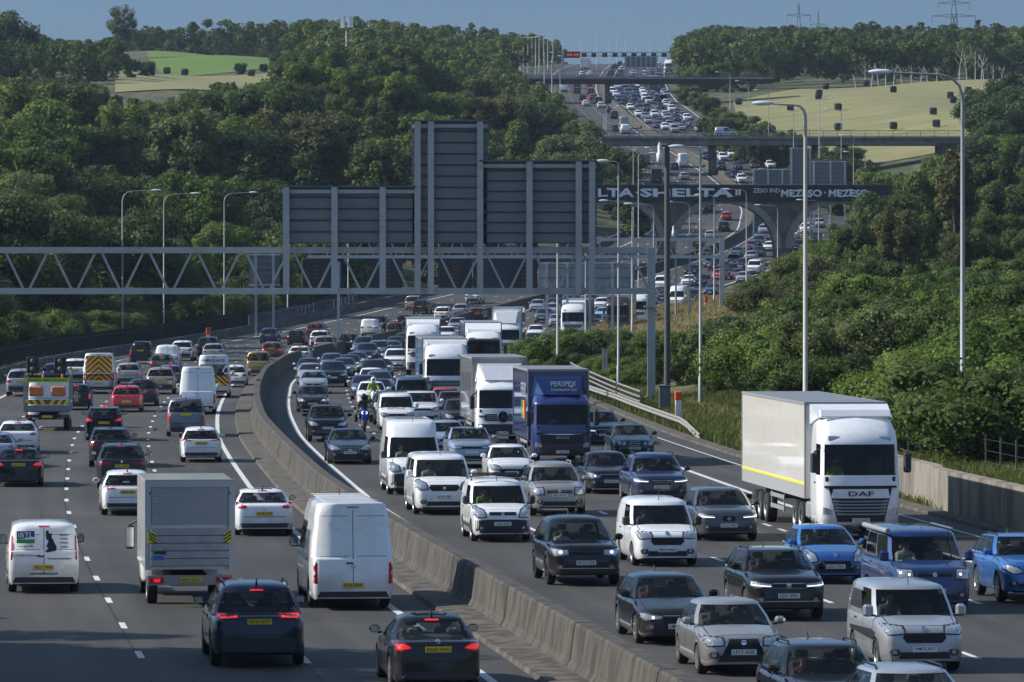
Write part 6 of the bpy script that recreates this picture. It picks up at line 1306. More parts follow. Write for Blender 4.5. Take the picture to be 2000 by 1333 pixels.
# lorries towards the camera
r = truck('artic', 'white', L=16.0, H=4.12, cabH=3.78, side='cream', front='offwhite', skirt=.42, stripe=1, grille='slats', text=('DAF', 1.42, .15, M('black'), .78), plate='PK23 EKZ', roof=.75)
text('lettering', '401984', M('black'), .19, (16.0 / 2 - 2.85 + .03, .72, 3.86), 'front', r, width=.82)
L = r['_L']; put(r, 1682, 1056, -1, yaw=.0); tag(r, 'white articulated lorry with a cream box trailer and five bar grille, alone on the right', 'lorry')
m = Matrix.LocRotScale(r.location, r.rotation_euler, None); seated(m @ Vector((L / 2 - 1.12, -.62, 1.62)), r.rotation_euler.z, hiv, 'lorry driver in a hi vis jacket behind the white cab windscreen')
r = truck('rigid', 'truckblue', L=9.6, H=3.95, side='truckblue', front='truckblue', grille='lion', text=('MAN', 1.19, .11, M('chrome'), .5), plate='EY20 GZX', **{'def': 'blue'})
dx, dz = r['_def']; wt = M('white'); rot = 0
text('lettering', 'PERSPEX', wt, .20, (r['_L'] / 2 - .72, .1, 3.40), 'front', r, width=1.05); text('lettering', 'Distribution Ltd', wt, .10, (r['_L'] / 2 - .62, .1, 3.16), 'front', r, width=1.05)
for i, c in enumerate(('greenpatch', 'markred', 'markyellow')): MB().box((r['_L'] / 2 - .68, -.22 + i * .32, 3.28), (.02, .17, .06), M(c)).build('logo_block', r)
for i, (s, z, w_) in enumerate((('PERSPEX', 3.1, 2.6),)): text('lettering', s, princ('grey_letter', (.30,.32,.36), .6), .55, (0.6, -1.275, z), 'right', r, width=w_)
for i, c in enumerate(('greenpatch', 'lampglass', 'markyellow', 'orange', 'markred')): MB().box((-.35 + i * .42, -1.27, 2.25), (.32, .014, .75), M(c)).build('logo_block', r)
MB().box((r['_L'] / 2 - .22, .42 * -1, 1.86), (.02, .36, .16), M('bluesign')).build('dashboard_card', r)
put(r, 1099, 912, -1); tag(r, 'dark blue box lorry with white PERSPEX lettering on its roof deflector', 'lorry')
r = truck('rigid', 'white', L=10.2, H=4.0, side='greybox', front='greybox', grille='wide', lit=True, plate='BD19 KVP', visor=False, cabH=3.0, **{'def': 'white'})
b = MB(); b.lathe([(0, .24), (.03, .27), (.05, .24)], M('chrome'), 20, 'x', (r['_L'] / 2 + .02, .0, 1.34)); b.lathe([(0.005, .001), (.006, .25)], M('black'), 20, 'x', (r['_L'] / 2 + .02, 0, 1.34))
for k in range(3): a = R(90 + 120 * k); b.box((r['_L'] / 2 + .06, .11 * math.cos(a), 1.34 + .11 * math.sin(a)), (.02, .04, .22), M('chrome'), Matrix.Rotation(a - R(90), 3, 'X'))
b.build('badge', r); put(r, 982, 872, -1); tag(r, 'white cab lorry with a grey curtain box, just left of the dark blue lorry', 'lorry')
r = truck('artic', 'white', L=14.5, H=4.0, cabH=3.72, side='lightblue', front='white', grille='wide', text=('DAF', 1.58, .13, M('steel'), .55), tag=0, roof=.5, visor=False); put(r, 872, 804, -1); tag(r, 'white cab lorry with a pale blue trailer side behind the red hatchback', 'lorry')
r = truck('artic', 'white', L=14.5, H=4.1, cabH=3.7, side='offwhite', front='greybox', grille='wide', tag=0); put(r, 826, 735, -1); tag(r, 'white cab lorry with a black roof hatch, farthest left of the lorries', 'lorry')
r = truck('artic', 'white', L=14.5, H=4.15, cabH=3.55, side='darkblue', front='darkblue', grille='wide', tag=0, visor=True); put(r, 945, 752, -1); tag(r, 'white cab lorry with a dark blue trailer front showing over its roof', 'lorry')
r = truck('rigid', 'white', L=10.5, H=4.35, side='navy', front='white', grille='wide', cabH=3.1); put(r, 989, 705, -1); tag(r, 'lorry with a tall white box front and dark blue side behind the bushes', 'lorry')
r = truck('artic', 'white', L=14, H=4.1, cabH=3.75, side='greybox', front='greybox', grille='wide', tag=0); put(r, 1119, 668, -1); tag(r, 'white cab lorry half hidden by the verge bushes under the gantry', 'lorry')
r = truck('artic', 'brown', L=14, H=4.0, cabH=3.7, side='brown', front='brown', grille='slats', tag=0); put(r, 1206, 652, -1); tag(r, 'brown cab lorry between the lamp post and the gantry column', 'lorry')
r = truck('artic', 'white', L=14, H=4.0, cabH=3.6, side='white', grille='wide', tag=0); put(r, 1243, 640, -1); tag(r, 'white lorry partly hidden by the gantry column', 'lorry')
# away from the camera, nearest first
V(1, 'saloon', 'black', 856, 1352, 'black saloon with lit red tail lights and plate EX62 YHH, bottom middle', driver=(shg, 'driver in the black saloon at the bottom middle'), tlshape='wedge', tl=.90, rz=.84, plate='EX62 YHH', brake=1, pale=1, badge=1, H=1.46, spokes=7)
V(1, 'suv', 'darkblue', 507, 1306, 'large dark blue crossover with red light bars and plate PK70 WTF', W=2.0, L=4.92, H=1.74, tlshape='slim', tl=1.08, rz=.98, plate='PK70 WTF', brake=1, badge=1, railmat='darkrim', rim='darkrim')
r, bv, sp = V(1, 'bigvan', 'white', 690, 1193, 'white high roof van with ribbed roof beside the barrier', 'van', tlshape='block', tl=.95, rz=.62, plate='KE18 ZBW', badge=1, blackmirror=1, H=2.62)
for k in range(7): MB().box((2.0 - k * .72, 0, 2.63), (.10, 1.3, .03), M('whiteplastic'), None, .01).build('roof_rib', r)
patch(bv, 'side_window', [(.6, 1.42), (1.75, 1.42), (1.7, 1.98), (.6, 1.98)], 'left', GLO, r, off=.008)
# box van with a tail lift
r = empty('box_van'); L = 6.4; r['_L'] = L; x1 = -L / 2
MB().box((x1 + 2.3, 0, 2.02), (4.5, 2.22, 2.20), paint('white'), None, .02).build('box_body', r)
sh = MB(); alm = princ('shutter_alu', (.50,.51,.53), .45, .4)
for i in range(22): sh.box((x1 + .02, 0, 2.06 + i * .043), (.04, 1.90, .036), alm, None, .01)
sh.build('roller_shutter', r)
f = MB(); em = M('alu_frame') if 'alu_frame' in MC else princ('alu_frame', (.50,.51,.52), .5, .3)
f.box((x1 + .02, -1.04, 2.02), (.07, .15, 2.2), em); f.box((x1 + .02, 1.04, 2.02), (.07, .15, 2.2), em); f.box((x1 + .02, 0, 3.05), (.075, 1.93, .16), em); f.box((x1 + .02, 0, 3.14), (.09, 2.24, .03), em); f.build('rear_frame', r)
t = MB()
for i in range(5): t.box((x1 - .02, 0, 1.10 + i * .19), (.05, 1.96, .175), princ('tail_lift_alu', (.40,.41,.42), .5, .3, noise=(3, (.30,.31,.32), .4, .7)), None, .012)
t.build('tail_lift', r)
for s in (1, -1):
    fl = MB(); fl.box((x1 - .055, s * .93, 1.72), (.02, .2, .26), M('markyellow'))
    for k in range(3): fl.box((x1 - .068, s * .93, 1.65 + k * .08), (.008, .22, .03), M('black'), Matrix.Rotation(R(35 * s), 3, 'X'))
    fl.build('warning_flag', r)
    MB().box((x1 - .03, s * .82, .66), (.05, .34, .14), M('taillight')).build('tail_light', r)
MB().box((x1 - .06, s * -.82, .66), (.02, .16, .08), LITR).build('brake_light', r)
lb = MB(); lb.box((x1 + .02, 0, .66), (.10, 2.1, .24), princ('dull_grey', (.30,.30,.29), .7)); lb.build('light_board', r)
p = MB().box((x1 - .045, -.02, .67), (.02, .52, .12), M('plateyellow')).build('number_plate', r); text('plate_lettering', 'FN13 GGO', M('plateblack'), .075, (x1 - .06, -.02, .67), 'back', p, width=.45, thick=.001)
st_ = MB(); st_.box((x1 - .05, .78, 1.22), (.01, .24, .1), M('bluesign')); st_.box((x1 - .05, .74, 1.34), (.01, .3, .07), M('plastic')); st_.build('sticker', r)
for s, y in (('6', .99), ('6', -.99)): text('lettering', s, M('black'), .08, (x1 - .025, y, 2.82), 'back', r)
cbv = truck_cab(r, 2.05, L / 2, 1.9, .8, 1.25, 1.95, 2.35, paint('white'), .35, 'none', z_low=.35, mirrors=True)
MB().box((0, 0, .62), (L - 1.6, .9, .3), M('under')).build('chassis', r)
for xx in (x1 + 1.5, L / 2 - .95):
    for s in (1, -1): wheel(r, xx, s * .88, .35, .26, 'rim', steel=True)
put(r, 371, 1186, 1); tag(r, 'white box van with a silver roller shutter and tail lift', 'box van')
r, bv, sp = V(1, 'smallvan', 'white', 86, 1160, 'white small van with a blue IBTL logo and a black map on its rear doors', 'van', tlshape='pillar', tl=1.22, rz=.68, plate='RE21 NHK', blackmirror=1, bumper=.3, H=1.82)
hx = lambda z: bv.ray_cast(Vector((-8, .3, z)), Vector((1, 0, 0)))[0].x - .012
MB().box((hx(1.5), .47, 1.50), (.01, .46, .20), M('bluepatch')).build('logo', r); MB().box((hx(1.3), .47, 1.34), (.01, .46, .10), M('greenpatch')).build('logo', r); text('lettering', 'IBTL', M('white'), .13, (hx(1.5) - .012, .47, 1.50), 'back', r, width=.38)
text('lettering', 'Uxbridge 01895', M('darkrim'), .05, (hx(1.2), .47, 1.21), 'back', r, width=.4); text('lettering', 'www.industria.co.uk', M('darkrim'), .06, (hx(.55) - .0, .0, .52), 'back', r, width=.72)
for s, z in (('Electrical', 1.5), ('Testing', 1.4), ('Heating', 1.3), ('London', 1.2)): text('lettering', s, M('darkrim'), .045, (hx(z), -.52, z), 'back', r, width=.2)
text('lettering', 'Fully Insured', M('darkrim'), .045, (hx(1.0), .4, .98), 'back', r, width=.6); text('lettering', 'Works Undertaken', M('darkrim'), .045, (hx(.9), -.4, .90), 'back', r, width=.6)
mapo = [(-.05,1.60),(-.12,1.62),(-.13,1.54),(-.20,1.53),(-.17,1.45),(-.24,1.38),(-.28,1.28),(-.33,1.20),(-.31,1.10),(-.22,1.08),(-.08,1.05),(-.03,1.08),(-.12,1.16),(-.06,1.20),(-.10,1.28),(-.14,1.34),(-.07,1.38),(-.05,1.48)]
patch(bv, 'map', mapo, 'back', M('black'), r, off=.010, cuts=2)
V(1, 'saloon', 'white', 517, 1048, 'white saloon with rounded boot right of the box van', tlshape='wedge', tl=.94, rz=.70, plate='KV60 ATF', badge=1, blackmirror=1, H=1.42, W=1.86)
V(1, 'hatch', 'white', 250, 1008, 'white hatchback half hidden behind the box van', tlshape='slim', tl=.92, rz=.80, plate='AF20 LBX', W=1.8, L=4.4)
V(1, 'suv', 'darkgrey', 238, 956, 'dark grey crossover with red lights directly ahead of the white hatchback', tlshape='slim', tl=.95, rz=.86, plate='YF21 UUW', H=1.66, badge=1)
V(1, 'suv', 'darkgrey', 216, 914, 'dark grey small crossover with a silver roof line, second ahead of the white hatchback', tlshape='wedge', tl=.98, H=1.6, W=1.8)
V(1, 'hatch', 'white', 393, 904, 'white hatchback with a black bumper alone in the lane by the bend', tlshape='slim', tl=.94, rz=.82, plate='AX22 OVA', blackmirror=1, W=1.75, L=3.95)
V(1, 'saloon', 'black', 36, 952, 'black saloon cut off by the left edge of the photo', tlshape='wedge', brake=1, tl=.86, plate='KS63 WXG', W=1.86)
V(1, 'saloon', 'white', 34, 888, 'white sloping back saloon at the left edge', tlshape='wedge', tl=.92, rz=.64, W=1.87)
V(1, 'saloon', 'paleblue', -12, 915, 'pale blue car barely in the photo at the left edge', tlshape='wedge')
V(1, 'suv', 'black', 203, 862, 'black small crossover with bright red tail lights and a chrome strip', tlshape='wedge', brake=1, tl=1.0, rz=.86, H=1.57, W=1.78, L=4.15)
V(1, 'taxi', 'taxigrey', 363, 854, 'slate grey upright taxi near the bend', 'taxi', tlshape='tall', tl=.98, rz=1.06)
V(1, 'bigvan', 'white', 386, 810, 'plain white high roof van in front of the ambulance', 'van', tlshape='block', tl=.9, H=2.6)
amb, bv, sp = V(1, 'bigvan', 'white', 417, 778, 'white ambulance with red and yellow chevrons on the lower rear doors', 'ambulance', name='ambulance', tlshape='block', H=2.62, rear_glass=True)
text('lettering', 'AMBULANCE', M('black'), .16, (-2.95, 0, 2.30), 'back', amb, width=1.35)
def chevrons(root, bv, z0, z1, w, n, sl=.9):
    m1, m2_ = M('markyellow'), M('markred'); patch(bv, 'chevron_board', [(-w, z0), (w, z0), (w, z1), (-w, z1)], 'back', m1, root, off=.010)
    st = (z1 - z0 + w * sl) / n
    for k in range(n):
        zc = z0 - w * sl + st * k + st * .25
        for s in (1, -1):
            pts = []; q = [(0.004, zc + w * sl), (w, zc), (w, zc + st * .5), (0.004, zc + w * sl + st * .5)]
            def cl(p, lim, up):
                o = []
                for i in range(len(p)):
                    a, b = p[i], p[(i + 1) % len(p)]; ia = (a[1] <= lim) if up else (a[1] >= lim); ib = (b[1] <= lim) if up else (b[1] >= lim)
                    if ia: o.append(a)
                    if ia != ib: t = (lim - a[1]) / (b[1] - a[1]); o.append((a[0] + (b[0] - a[0]) * t, lim))
                return o
            q = cl(q, z1, True); q = cl(q, z0, False) if len(q) > 2 else q
            if len(q) > 2: patch(bv, 'chevron', [(s * u, v) for u, v in q], 'back', m2_, root, off=.018, cuts=2)
chevrons(amb, bv, .72, 1.35, .86, 5)
cv, bv, sp = V(1, 'bigvan', 'white', 193, 770, 'tall van whose whole back is red and yellow chevrons', 'van', tlshape='block', H=2.55, L=5.6)
chevrons(cv, bv, .85, 2.40, .84, 7)
V(1, 'hatch', 'red', 247, 806, 'bright red hatchback behind the chevron van', tlshape='slim', tl=.9, rz=.60, badge=1, L=4.3, W=1.8)
V(1, 'hatch', 'darkgrey', 276, 794, 'dark grey fastback car right of the red hatchback', tlshape='slim', H=1.55, L=4.6, W=1.9)
V(1, 'hatch', 'black', 148, 802, 'black hatchback half hidden behind the road maintenance lorry', brake=1, tlshape='tall', tl=.8)
V(1, 'hatch', 'blue', 106, 753, 'blue hatchback seen between the beacons of the maintenance lorry', tlshape='pillar', tl=.95)
V(1, 'suv', 'white', 146, 750, 'white crossover right behind the blue hatchback, by the left wall', brake=1)
V(1, 'suv', 'silver', 40, 775, 'silver grey crossover alone beside the left wall', H=1.7)
V(1, 'hatch', 'silver', 250, 752, 'silver hatchback right of the chevron van', brake=1)
V(1, 'suv', 'beige', 313, 771, 'champagne coloured crossover ahead of the dark grey fastback', tlshape='slim')
V(1, 'hatch', 'steelblue', 331, 757, 'steel blue car behind the champagne crossover')
V(1, 'suv', 'black', 274, 712, 'black box shaped off roader near the left wall', H=1.85, tlshape='tall', rz=1.1)
V(1, 'hatch', 'grey', 314, 731, 'grey hatchback with lit brake lights ahead of the white small van', brake=1)
V(1, 'smallvan', 'white', 326, 721, 'white small van with a roof rack among the left queue', 'van', tlshape='pillar')
V(1, 'suv', 'white', 354, 706, 'white crossover in the left queue beside the wall', railmat='black')
V(1, 'suv', 'black', 404, 697, 'black crossover farthest along the left wall queue')
V(1, 'estate', 'silver', 415, 706, 'silver estate ahead of the ambulance')
V(1, 'hatch', 'white', 458, 757, 'white hatchback just right of the ambulance', L=3.9)
V(1, 'mpv', 'gold', 504, 735, 'gold coloured boxy family van alone in the outer lane', 'car', tlshape='pillar', tl=1.1, rz=.75)
V(1, 'hatch', 'blue', 523, 671, 'royal blue hatchback near the white edge line', W=1.75, H=1.52)
V(1, 'hatch', 'black', 577, 675, 'black small hatchback right of the royal blue one', rz=.98)
V(1, 'hatch', 'darkred', 530, 703, 'dark red hatchback beyond the gold family van', brake=1, rz=.95)
V(1, 'saloon', 'white', 583, 711, 'white coupe like saloon close to the start of the bend', tlshape='wedge')
V(1, 'suv', 'darkred', 614, 664, 'dark red car hidden behind a white crossover on the far bend')
V(1, 'suv', 'white', 623, 681, 'white crossover in front of the dark red car on the far bend')
V(1, 'suv', 'warmsilver', 632, 694, 'bronze grey crossover nearest the barrier top', rz=.9)
V(1, 'suv', 'black', 679, 689, 'black crossover with a low orange plate near the barrier top')
r, bv, sp = V(1, 'smallvan', 'white', 721, 658, 'white small van with a black load on its roof', 'van', rz=1.0); MB().box((-.3, 0, 1.95), (2.2, 1.3, .22), M('black'), None, .06).build('roof_load', r)
V(1, 'suv', 'black', 737, 648, 'black car just beyond the white van with the roof load')
V(1, 'mpv', 'brown', 770, 665, 'brown family car level with the first far lorry')
V(1, 'hatch', 'black', 788, 641, 'black hatchback half hidden by the white far lorry')
V(1, 'mpv', 'beige', 804, 607, 'beige tall family van farthest up the left lanes')
V(1, 'suv', 'black', 819, 614, 'black crossover beside the beige tall family van')
V(1, 'suv', 'white', 862, 628, 'white crossover behind the black one under the gantry')
V(1, 'hatch', 'silver', 897, 618, 'silver hatchback under the middle of the sign gantry')
V(1, 'hatch', 'darkred', 929, 626, 'dark red hatchback above the dark blue lorry front')
V(1, 'suv', 'white', 922, 594, 'pale crossover farthest of those right under the gantry beam')
# road maintenance truck
r = empty('maintenance_lorry'); L = 6.6; r['_L'] = L; x1 = -L / 2; gy = princ('dropside_grey', (.22,.23,.24), .6)
MB().box((x1 + 2.2, 0, .98), (4.3, 2.3, .10), M('galvdark')).build('bed', r)
b = MB(); b.box((x1 + .02, 0, 1.12), (.06, 2.3, .28), gy); b.box((x1 + 2.2, 1.14, 1.2), (4.3, .05, .4), gy); b.box((x1 + 2.2, -1.14, 1.2), (4.3, .05, .4), gy); b.build('dropside', r)
b = MB(); b.box((x1 - .03, 0, 1.42), (.03, 2.1, .24), M('markred')); b.build('chevron_board', r); c = MB()
for i, (u, s) in enumerate(((-.95, -1), (-.62, -1), (-.25, -1), (.25, 1), (.62, 1), (.95, 1))): c.add([(x1 - .052, u - .1 + s * -.08, 1.30), (x1 - .052, u + .08 + s * -.08, 1.30), (x1 - .052, u + .08 + s * .08, 1.54)[:3], (x1 - .052, u - .1 + s * .08, 1.54)], [(3, 2, 1, 0)], M('yellowgreen'))
c.build('chevron', r)
hb = MB().box((x1 - .03, 0, 2.52), (.04, 2.2, .22), M('yellowgreen')).build('message_board', r); text('lettering', 'HIGHWAY MAINTENANCE', M('black'), .14, (x1 - .055, 0, 2.52), 'back', hb, width=2.0)
b = MB()
for s in (1, -1): b.box((x1 + .05, s * 1.12, 1.9), (.1, .1, 1.9), M('steel')); b.box((x1 + 4.2, s * 1.12, 1.9), (.1, .1, 1.9), M('steel')); b.box((x1 + 2.1, s * 1.12, 2.75), (4.2, .06, .06), M('steel'))
b.box((x1 + .05, 0, 1.62), (.04, 2.2, .04), M('steel')); b.build('frame', r)
for s in (1, -1): MB().box((x1 + .5, s * .55, 1.95), (.9, .7, .5), princ('orange_box', (.62,.20,.06), .6), None, .05).build('tool_box', r)
for u in (-.62, .75):
    b = MB(); b.box((x1 + .9, u, 3.25), (.14, .62, .82), M('black'), None, .05); b.box((x1 + .9, u * 1.0, 2.78), (.12, .12, .3), M('black'))
    for dz in (-.2, .2): b.lathe([(0, .12), (-.04, .12), (-.05, .02)], M('galvdark'), 12, 'x', (x1 + .83, u, 3.25 + dz))
    b.build('warning_lamp', r)
for u in (-.75, .2): MB().lathe([(2.64, .06), (2.78, .06), (2.82, .02)], M('amber'), 10, 'z', (x1 + .1, u, 0)).build('beacon', r)
MB().box((x1 + 1.1, .75, 2.95), (.35, .35, .4), M('whiteplastic'), None, .08).build('camera_housing', r)
b = MB(); b.box((x1 + .02, 0, .72), (.08, 2.1, .16), M('black')); b.build('light_board', r)
for s in (1, -1): MB().box((x1 - .03, s * .85, .72), (.03, .3, .12), M('taillight')).build('tail_light', r)
MB().box((x1 - .03, 0, .70), (.02, .52, .12), M('plateyellow')).build('number_plate', r)
truck_cab(r, 2.2, L / 2, 1.8, .8, 1.35, 2.05, 2.45, paint('white'), .3, 'none', z_low=.4); MB().box((0, 0, .68), (L - 1.2, .9, .26), M('under')).build('chassis', r)
for xx in (x1 + 1.4, L / 2 - 1.0):
    for s in (1, -1): wheel(r, xx, s * .93, .38, .28, 'rim', steel=True)
put(r, 92, 842, 1); tag(r, 'road maintenance lorry with a lime green sign, chevron board and two lamp boxes', 'maintenance lorry')
# motorcycles with riders
RJ = [(0,0,.0),(.05,0,.25),(.10,0,.50),(.14,0,.60),(.17,0,.68),(.14,.2,.50),(.30,.30,.28),(.52,.28,.22),(.14,-.2,.50),(.30,-.30,.28),(.52,-.28,.22),(.38,.18,-.02),(.12,.17,-.38),(.22,.17,-.42),(.38,-.18,-.02),(.12,-.17,-.38),(.22,-.17,-.42)]
RE_ = [(0,1),(1,2),(2,3),(3,4),(2,5),(5,6),(6,7),(2,8),(8,9),(9,10),(0,11),(11,12),(12,13),(0,14),(14,15),(15,16)]
RR_ = [(.15,.14),(.15,.12),(.17,.11),.07,.07,.075,.06,.045,.075,.06,.045,.10,.065,.05,.10,.065,.05]
def bike(px, py, colr, jacket, lb, lr, helmet):
    r = empty('motorcycle'); r['_L'] = 2.1
    for x in (.78, -.72): wheel(r, x, 0, .32, .14, 'darkrim', 7)
    b = MB(); b.tube([(.55, 0, .85), (.30, 0, .95), (-.05, 0, .86), (-.35, 0, .82)], [.12, .17, .15, .10], colr, 10); b.build('fuel_tank', r)
    f = MB(); f.tube([(.62, 0, 1.18), (.82, 0, .98), (.78, 0, .70), (.60, 0, .50)], [.05, .17, .15, .08], colr, 10); f.build('fairing', r)
    for s in (1, -1): MB().lathe([(0, .001), (.02, .06), (.01, .075)], LIT, 10, 'x', (.93, s * .08, .98)).build('headlight', r)
    MB().tube([(.72, 0, 1.08), (.60, 0, 1.32)], [.16, .10], GLC, 8).build('windshield', r)
    MB().tube([(-.02, 0, .84), (-.5, 0, .86), (-.85, 0, .93)], [.15, .14, .06], M('black'), 8).build('seat', r)
    e = MB(); e.box((.1, 0, .50), (.6, .32, .38), M('under'), None, .06); e.tube([(.78, .1, .32), (.62, .1, .95)], .03, M('steel'), 6); e.tube([(.78, -.1, .32), (.62, -.1, .95)], .03, M('steel'), 6); e.tube([(.55, -.36, 1.02), (.62, -.1, 1.0), (.62, .1, 1.0), (.55, .36, 1.02)], .02, M('black'), 6); e.tube([(.2, -.14, .3), (-.6, -.2, .4)], [.04, .06], M('steel'), 7); e.build('frame', r)
    for s in (1, -1): MB().box((.55, s * .46, 1.2), (.04, .15, .1), M('black'), None, .02).build('mirror', r); MB().box((-.55, s * .38, .68), (.5, .2, .4), M('plastic'), None, .05).build('pannier', r)
    put(r, px, py, -1); tag(r, lb, 'motorcycle'); me = person_mesh(RJ, RE_, RR_); me.materials.clear(); me.materials.append(jacket)
    for p in me.polygons: p.use_smooth = True
    m = Matrix.LocRotScale(r.location, r.rotation_euler, None); o = bpy.data.objects.new('person', me); col.objects.link(o); o.location = m @ Vector((-.22, 0, .98)); o.rotation_euler = r.rotation_euler
    h = MB(); h.lathe([(.60, .07), (.66, .125), (.76, .145), (.86, .125), (.92, .06), (.93, .001)], helmet, 14, 'z', (.19, 0, 0)); h.build('helmet', o); MB().box((.31, 0, .77), (.05, .17, .10), GLO, None, .03).build('visor', o); tag(o, lr, 'person')
jk = princ('black_leather', (.02,.02,.022), .5)
bike(712, 846, princ('bike_blue', (.01,.05,.5), .2, coat=1), jk, 'blue motorcycle filtering between the lanes', 'rider in black leathers and helmet on the blue motorcycle', M('black'))
bike(730, 804, M('white'), hiv, 'white motorcycle following the blue one between the lanes', 'rider with a white helmet and hi vis jacket on the second motorcycle', M('whiteplastic'))

# the rest of the jam: shared far models
FAR = {}
def far(kind, colr, flat=True, **ov):
    key = (kind, flat)
    if key not in FAR:
        if kind == 'lorry': o = truck('artic', 'white', L=13.5, H=4.0, cabH=3.6, tag=0, grille='wide')
        else: o = car(kind, 'white', False, **ov)[0]
        if flat: o = flatten(o)
        FAR[key] = (o, subtree(o), o['_L'])
    o, tree, L = FAR[key]
    if flat: c = o.copy(); col.objects.link(c); slots = c.material_slots
    else: c = copy_tree(tree); slots = [s for ch in c.children for s in ch.material_slots]
    pm = paint(colr)
    for s in slots:
        if s.link == 'OBJECT' and s.material and s.material.name.startswith('paint_white'): s.material = pm
    c['_L'] = L; return c
CW = dict(white='white', silver='silver', black='black', darkblue='dark blue', darkgrey='dark grey', grey='grey', navy='navy', red='red', darkred='dark red', blue='blue', lightblue='light blue', paleblue='pale blue', steelblue='steel blue', beige='beige', brown='brown', warmsilver='bronze silver', offwhite='off white', green='dark green', greybox='grey')
KW = dict(hatch='hatchback', saloon='saloon', estate='estate', suv='crossover', mpv='family van', smallvan='small van', midvan='van', bigvan='tall van', lorry='lorry')
random.seed(21)
ZON = ((420, 'on the bend below the gantry'), (520, 'just beyond the bend'), (620, 'under the big sign gantry'), (700, 'before the arched viaduct'), (765, 'close in front of the arched viaduct'), (860, 'seen through the viaduct arches'), (985, 'between viaduct and slim bridge'), (1090, 'just beyond the slim road bridge'), (1170, 'in the lower hill jam'), (1260, 'in the upper hill jam'), (1420, 'near the dark thin bridge'), (9999, 'near the top of the hill'))
FARL = []
def fcar(way, px, py, kind=None, colr=None):
    kind = kind or random.choices(['hatch', 'saloon', 'suv', 'estate', 'smallvan', 'mpv'], [5, 3, 5, 2, 1, 1])[0]
    colr = colr or random.choices(['black', 'darkblue', 'darkgrey', 'grey', 'silver', 'white', 'paleblue', 'navy', 'darkred', 'blue', 'steelblue', 'warmsilver'], [5, 5, 4, 4, 5, 7, 1, 2, 1.2, 1.5, 2, 1])[0]
    Y = Yof(py); X = (px - 1000) / F * Y; a = slope(Y)
    for it in range(14):                     # keep clear of what stands there already
        L = 13.5 if kind == 'lorry' else 4.6; t = Vector((math.sin(a), math.cos(a))); c = Vector((X, Y)) + t * L / 2; hit = False
        for (_, x2, y2, L2, w2) in PLACED:
            dv = Vector((x2, y2)) - c; al = abs(dv.dot(t)); la = abs(dv.x * t.y - dv.y * t.x)
            if al < (L + L2) / 2 + .8 and la < 2.15: hit = True; break
        if not hit: break
        Y += 2.2; X += 2.2 * math.tan(a)
    if hit: return
    o = far(kind, colr, Y > 560); py2 = HY + (HC - zr(Y)) * F / Y; put(o, 1000, 1490, way)
    g = grade(c.y); m = Matrix.Rotation(math.pi / 2 - a if way > 0 else -math.pi / 2 - a, 4, 'Z') @ Matrix.Rotation(-g if way > 0 else g, 4, 'Y'); o.rotation_euler = m.to_euler(); o.location = (c.x, c.y, zr(c.y) + .006)
    PLACED[-1] = (o, c.x, c.y, L, way); t_ = X - xm(Y)
    z = next(n for y, n in ZON if Y < y); ln = (['first', 'second', 'third', 'fourth'][int(min(3, max(0, (t_ - 2.2) / 3.6)))] if way < 0 else ['first', 'second', 'third', 'fourth'][int(min(3, max(0, (-t_ - 1.6) / 3.5)))])
    lab = f"{CW[colr]} {KW[kind]} {'coming down' if way < 0 else 'driving up'} {ln} lane, {z}"
    FARL.append((Y, lab, o, 'lorry' if kind == 'lorry' else ('van' if 'van' in kind else 'car'), way)); return o
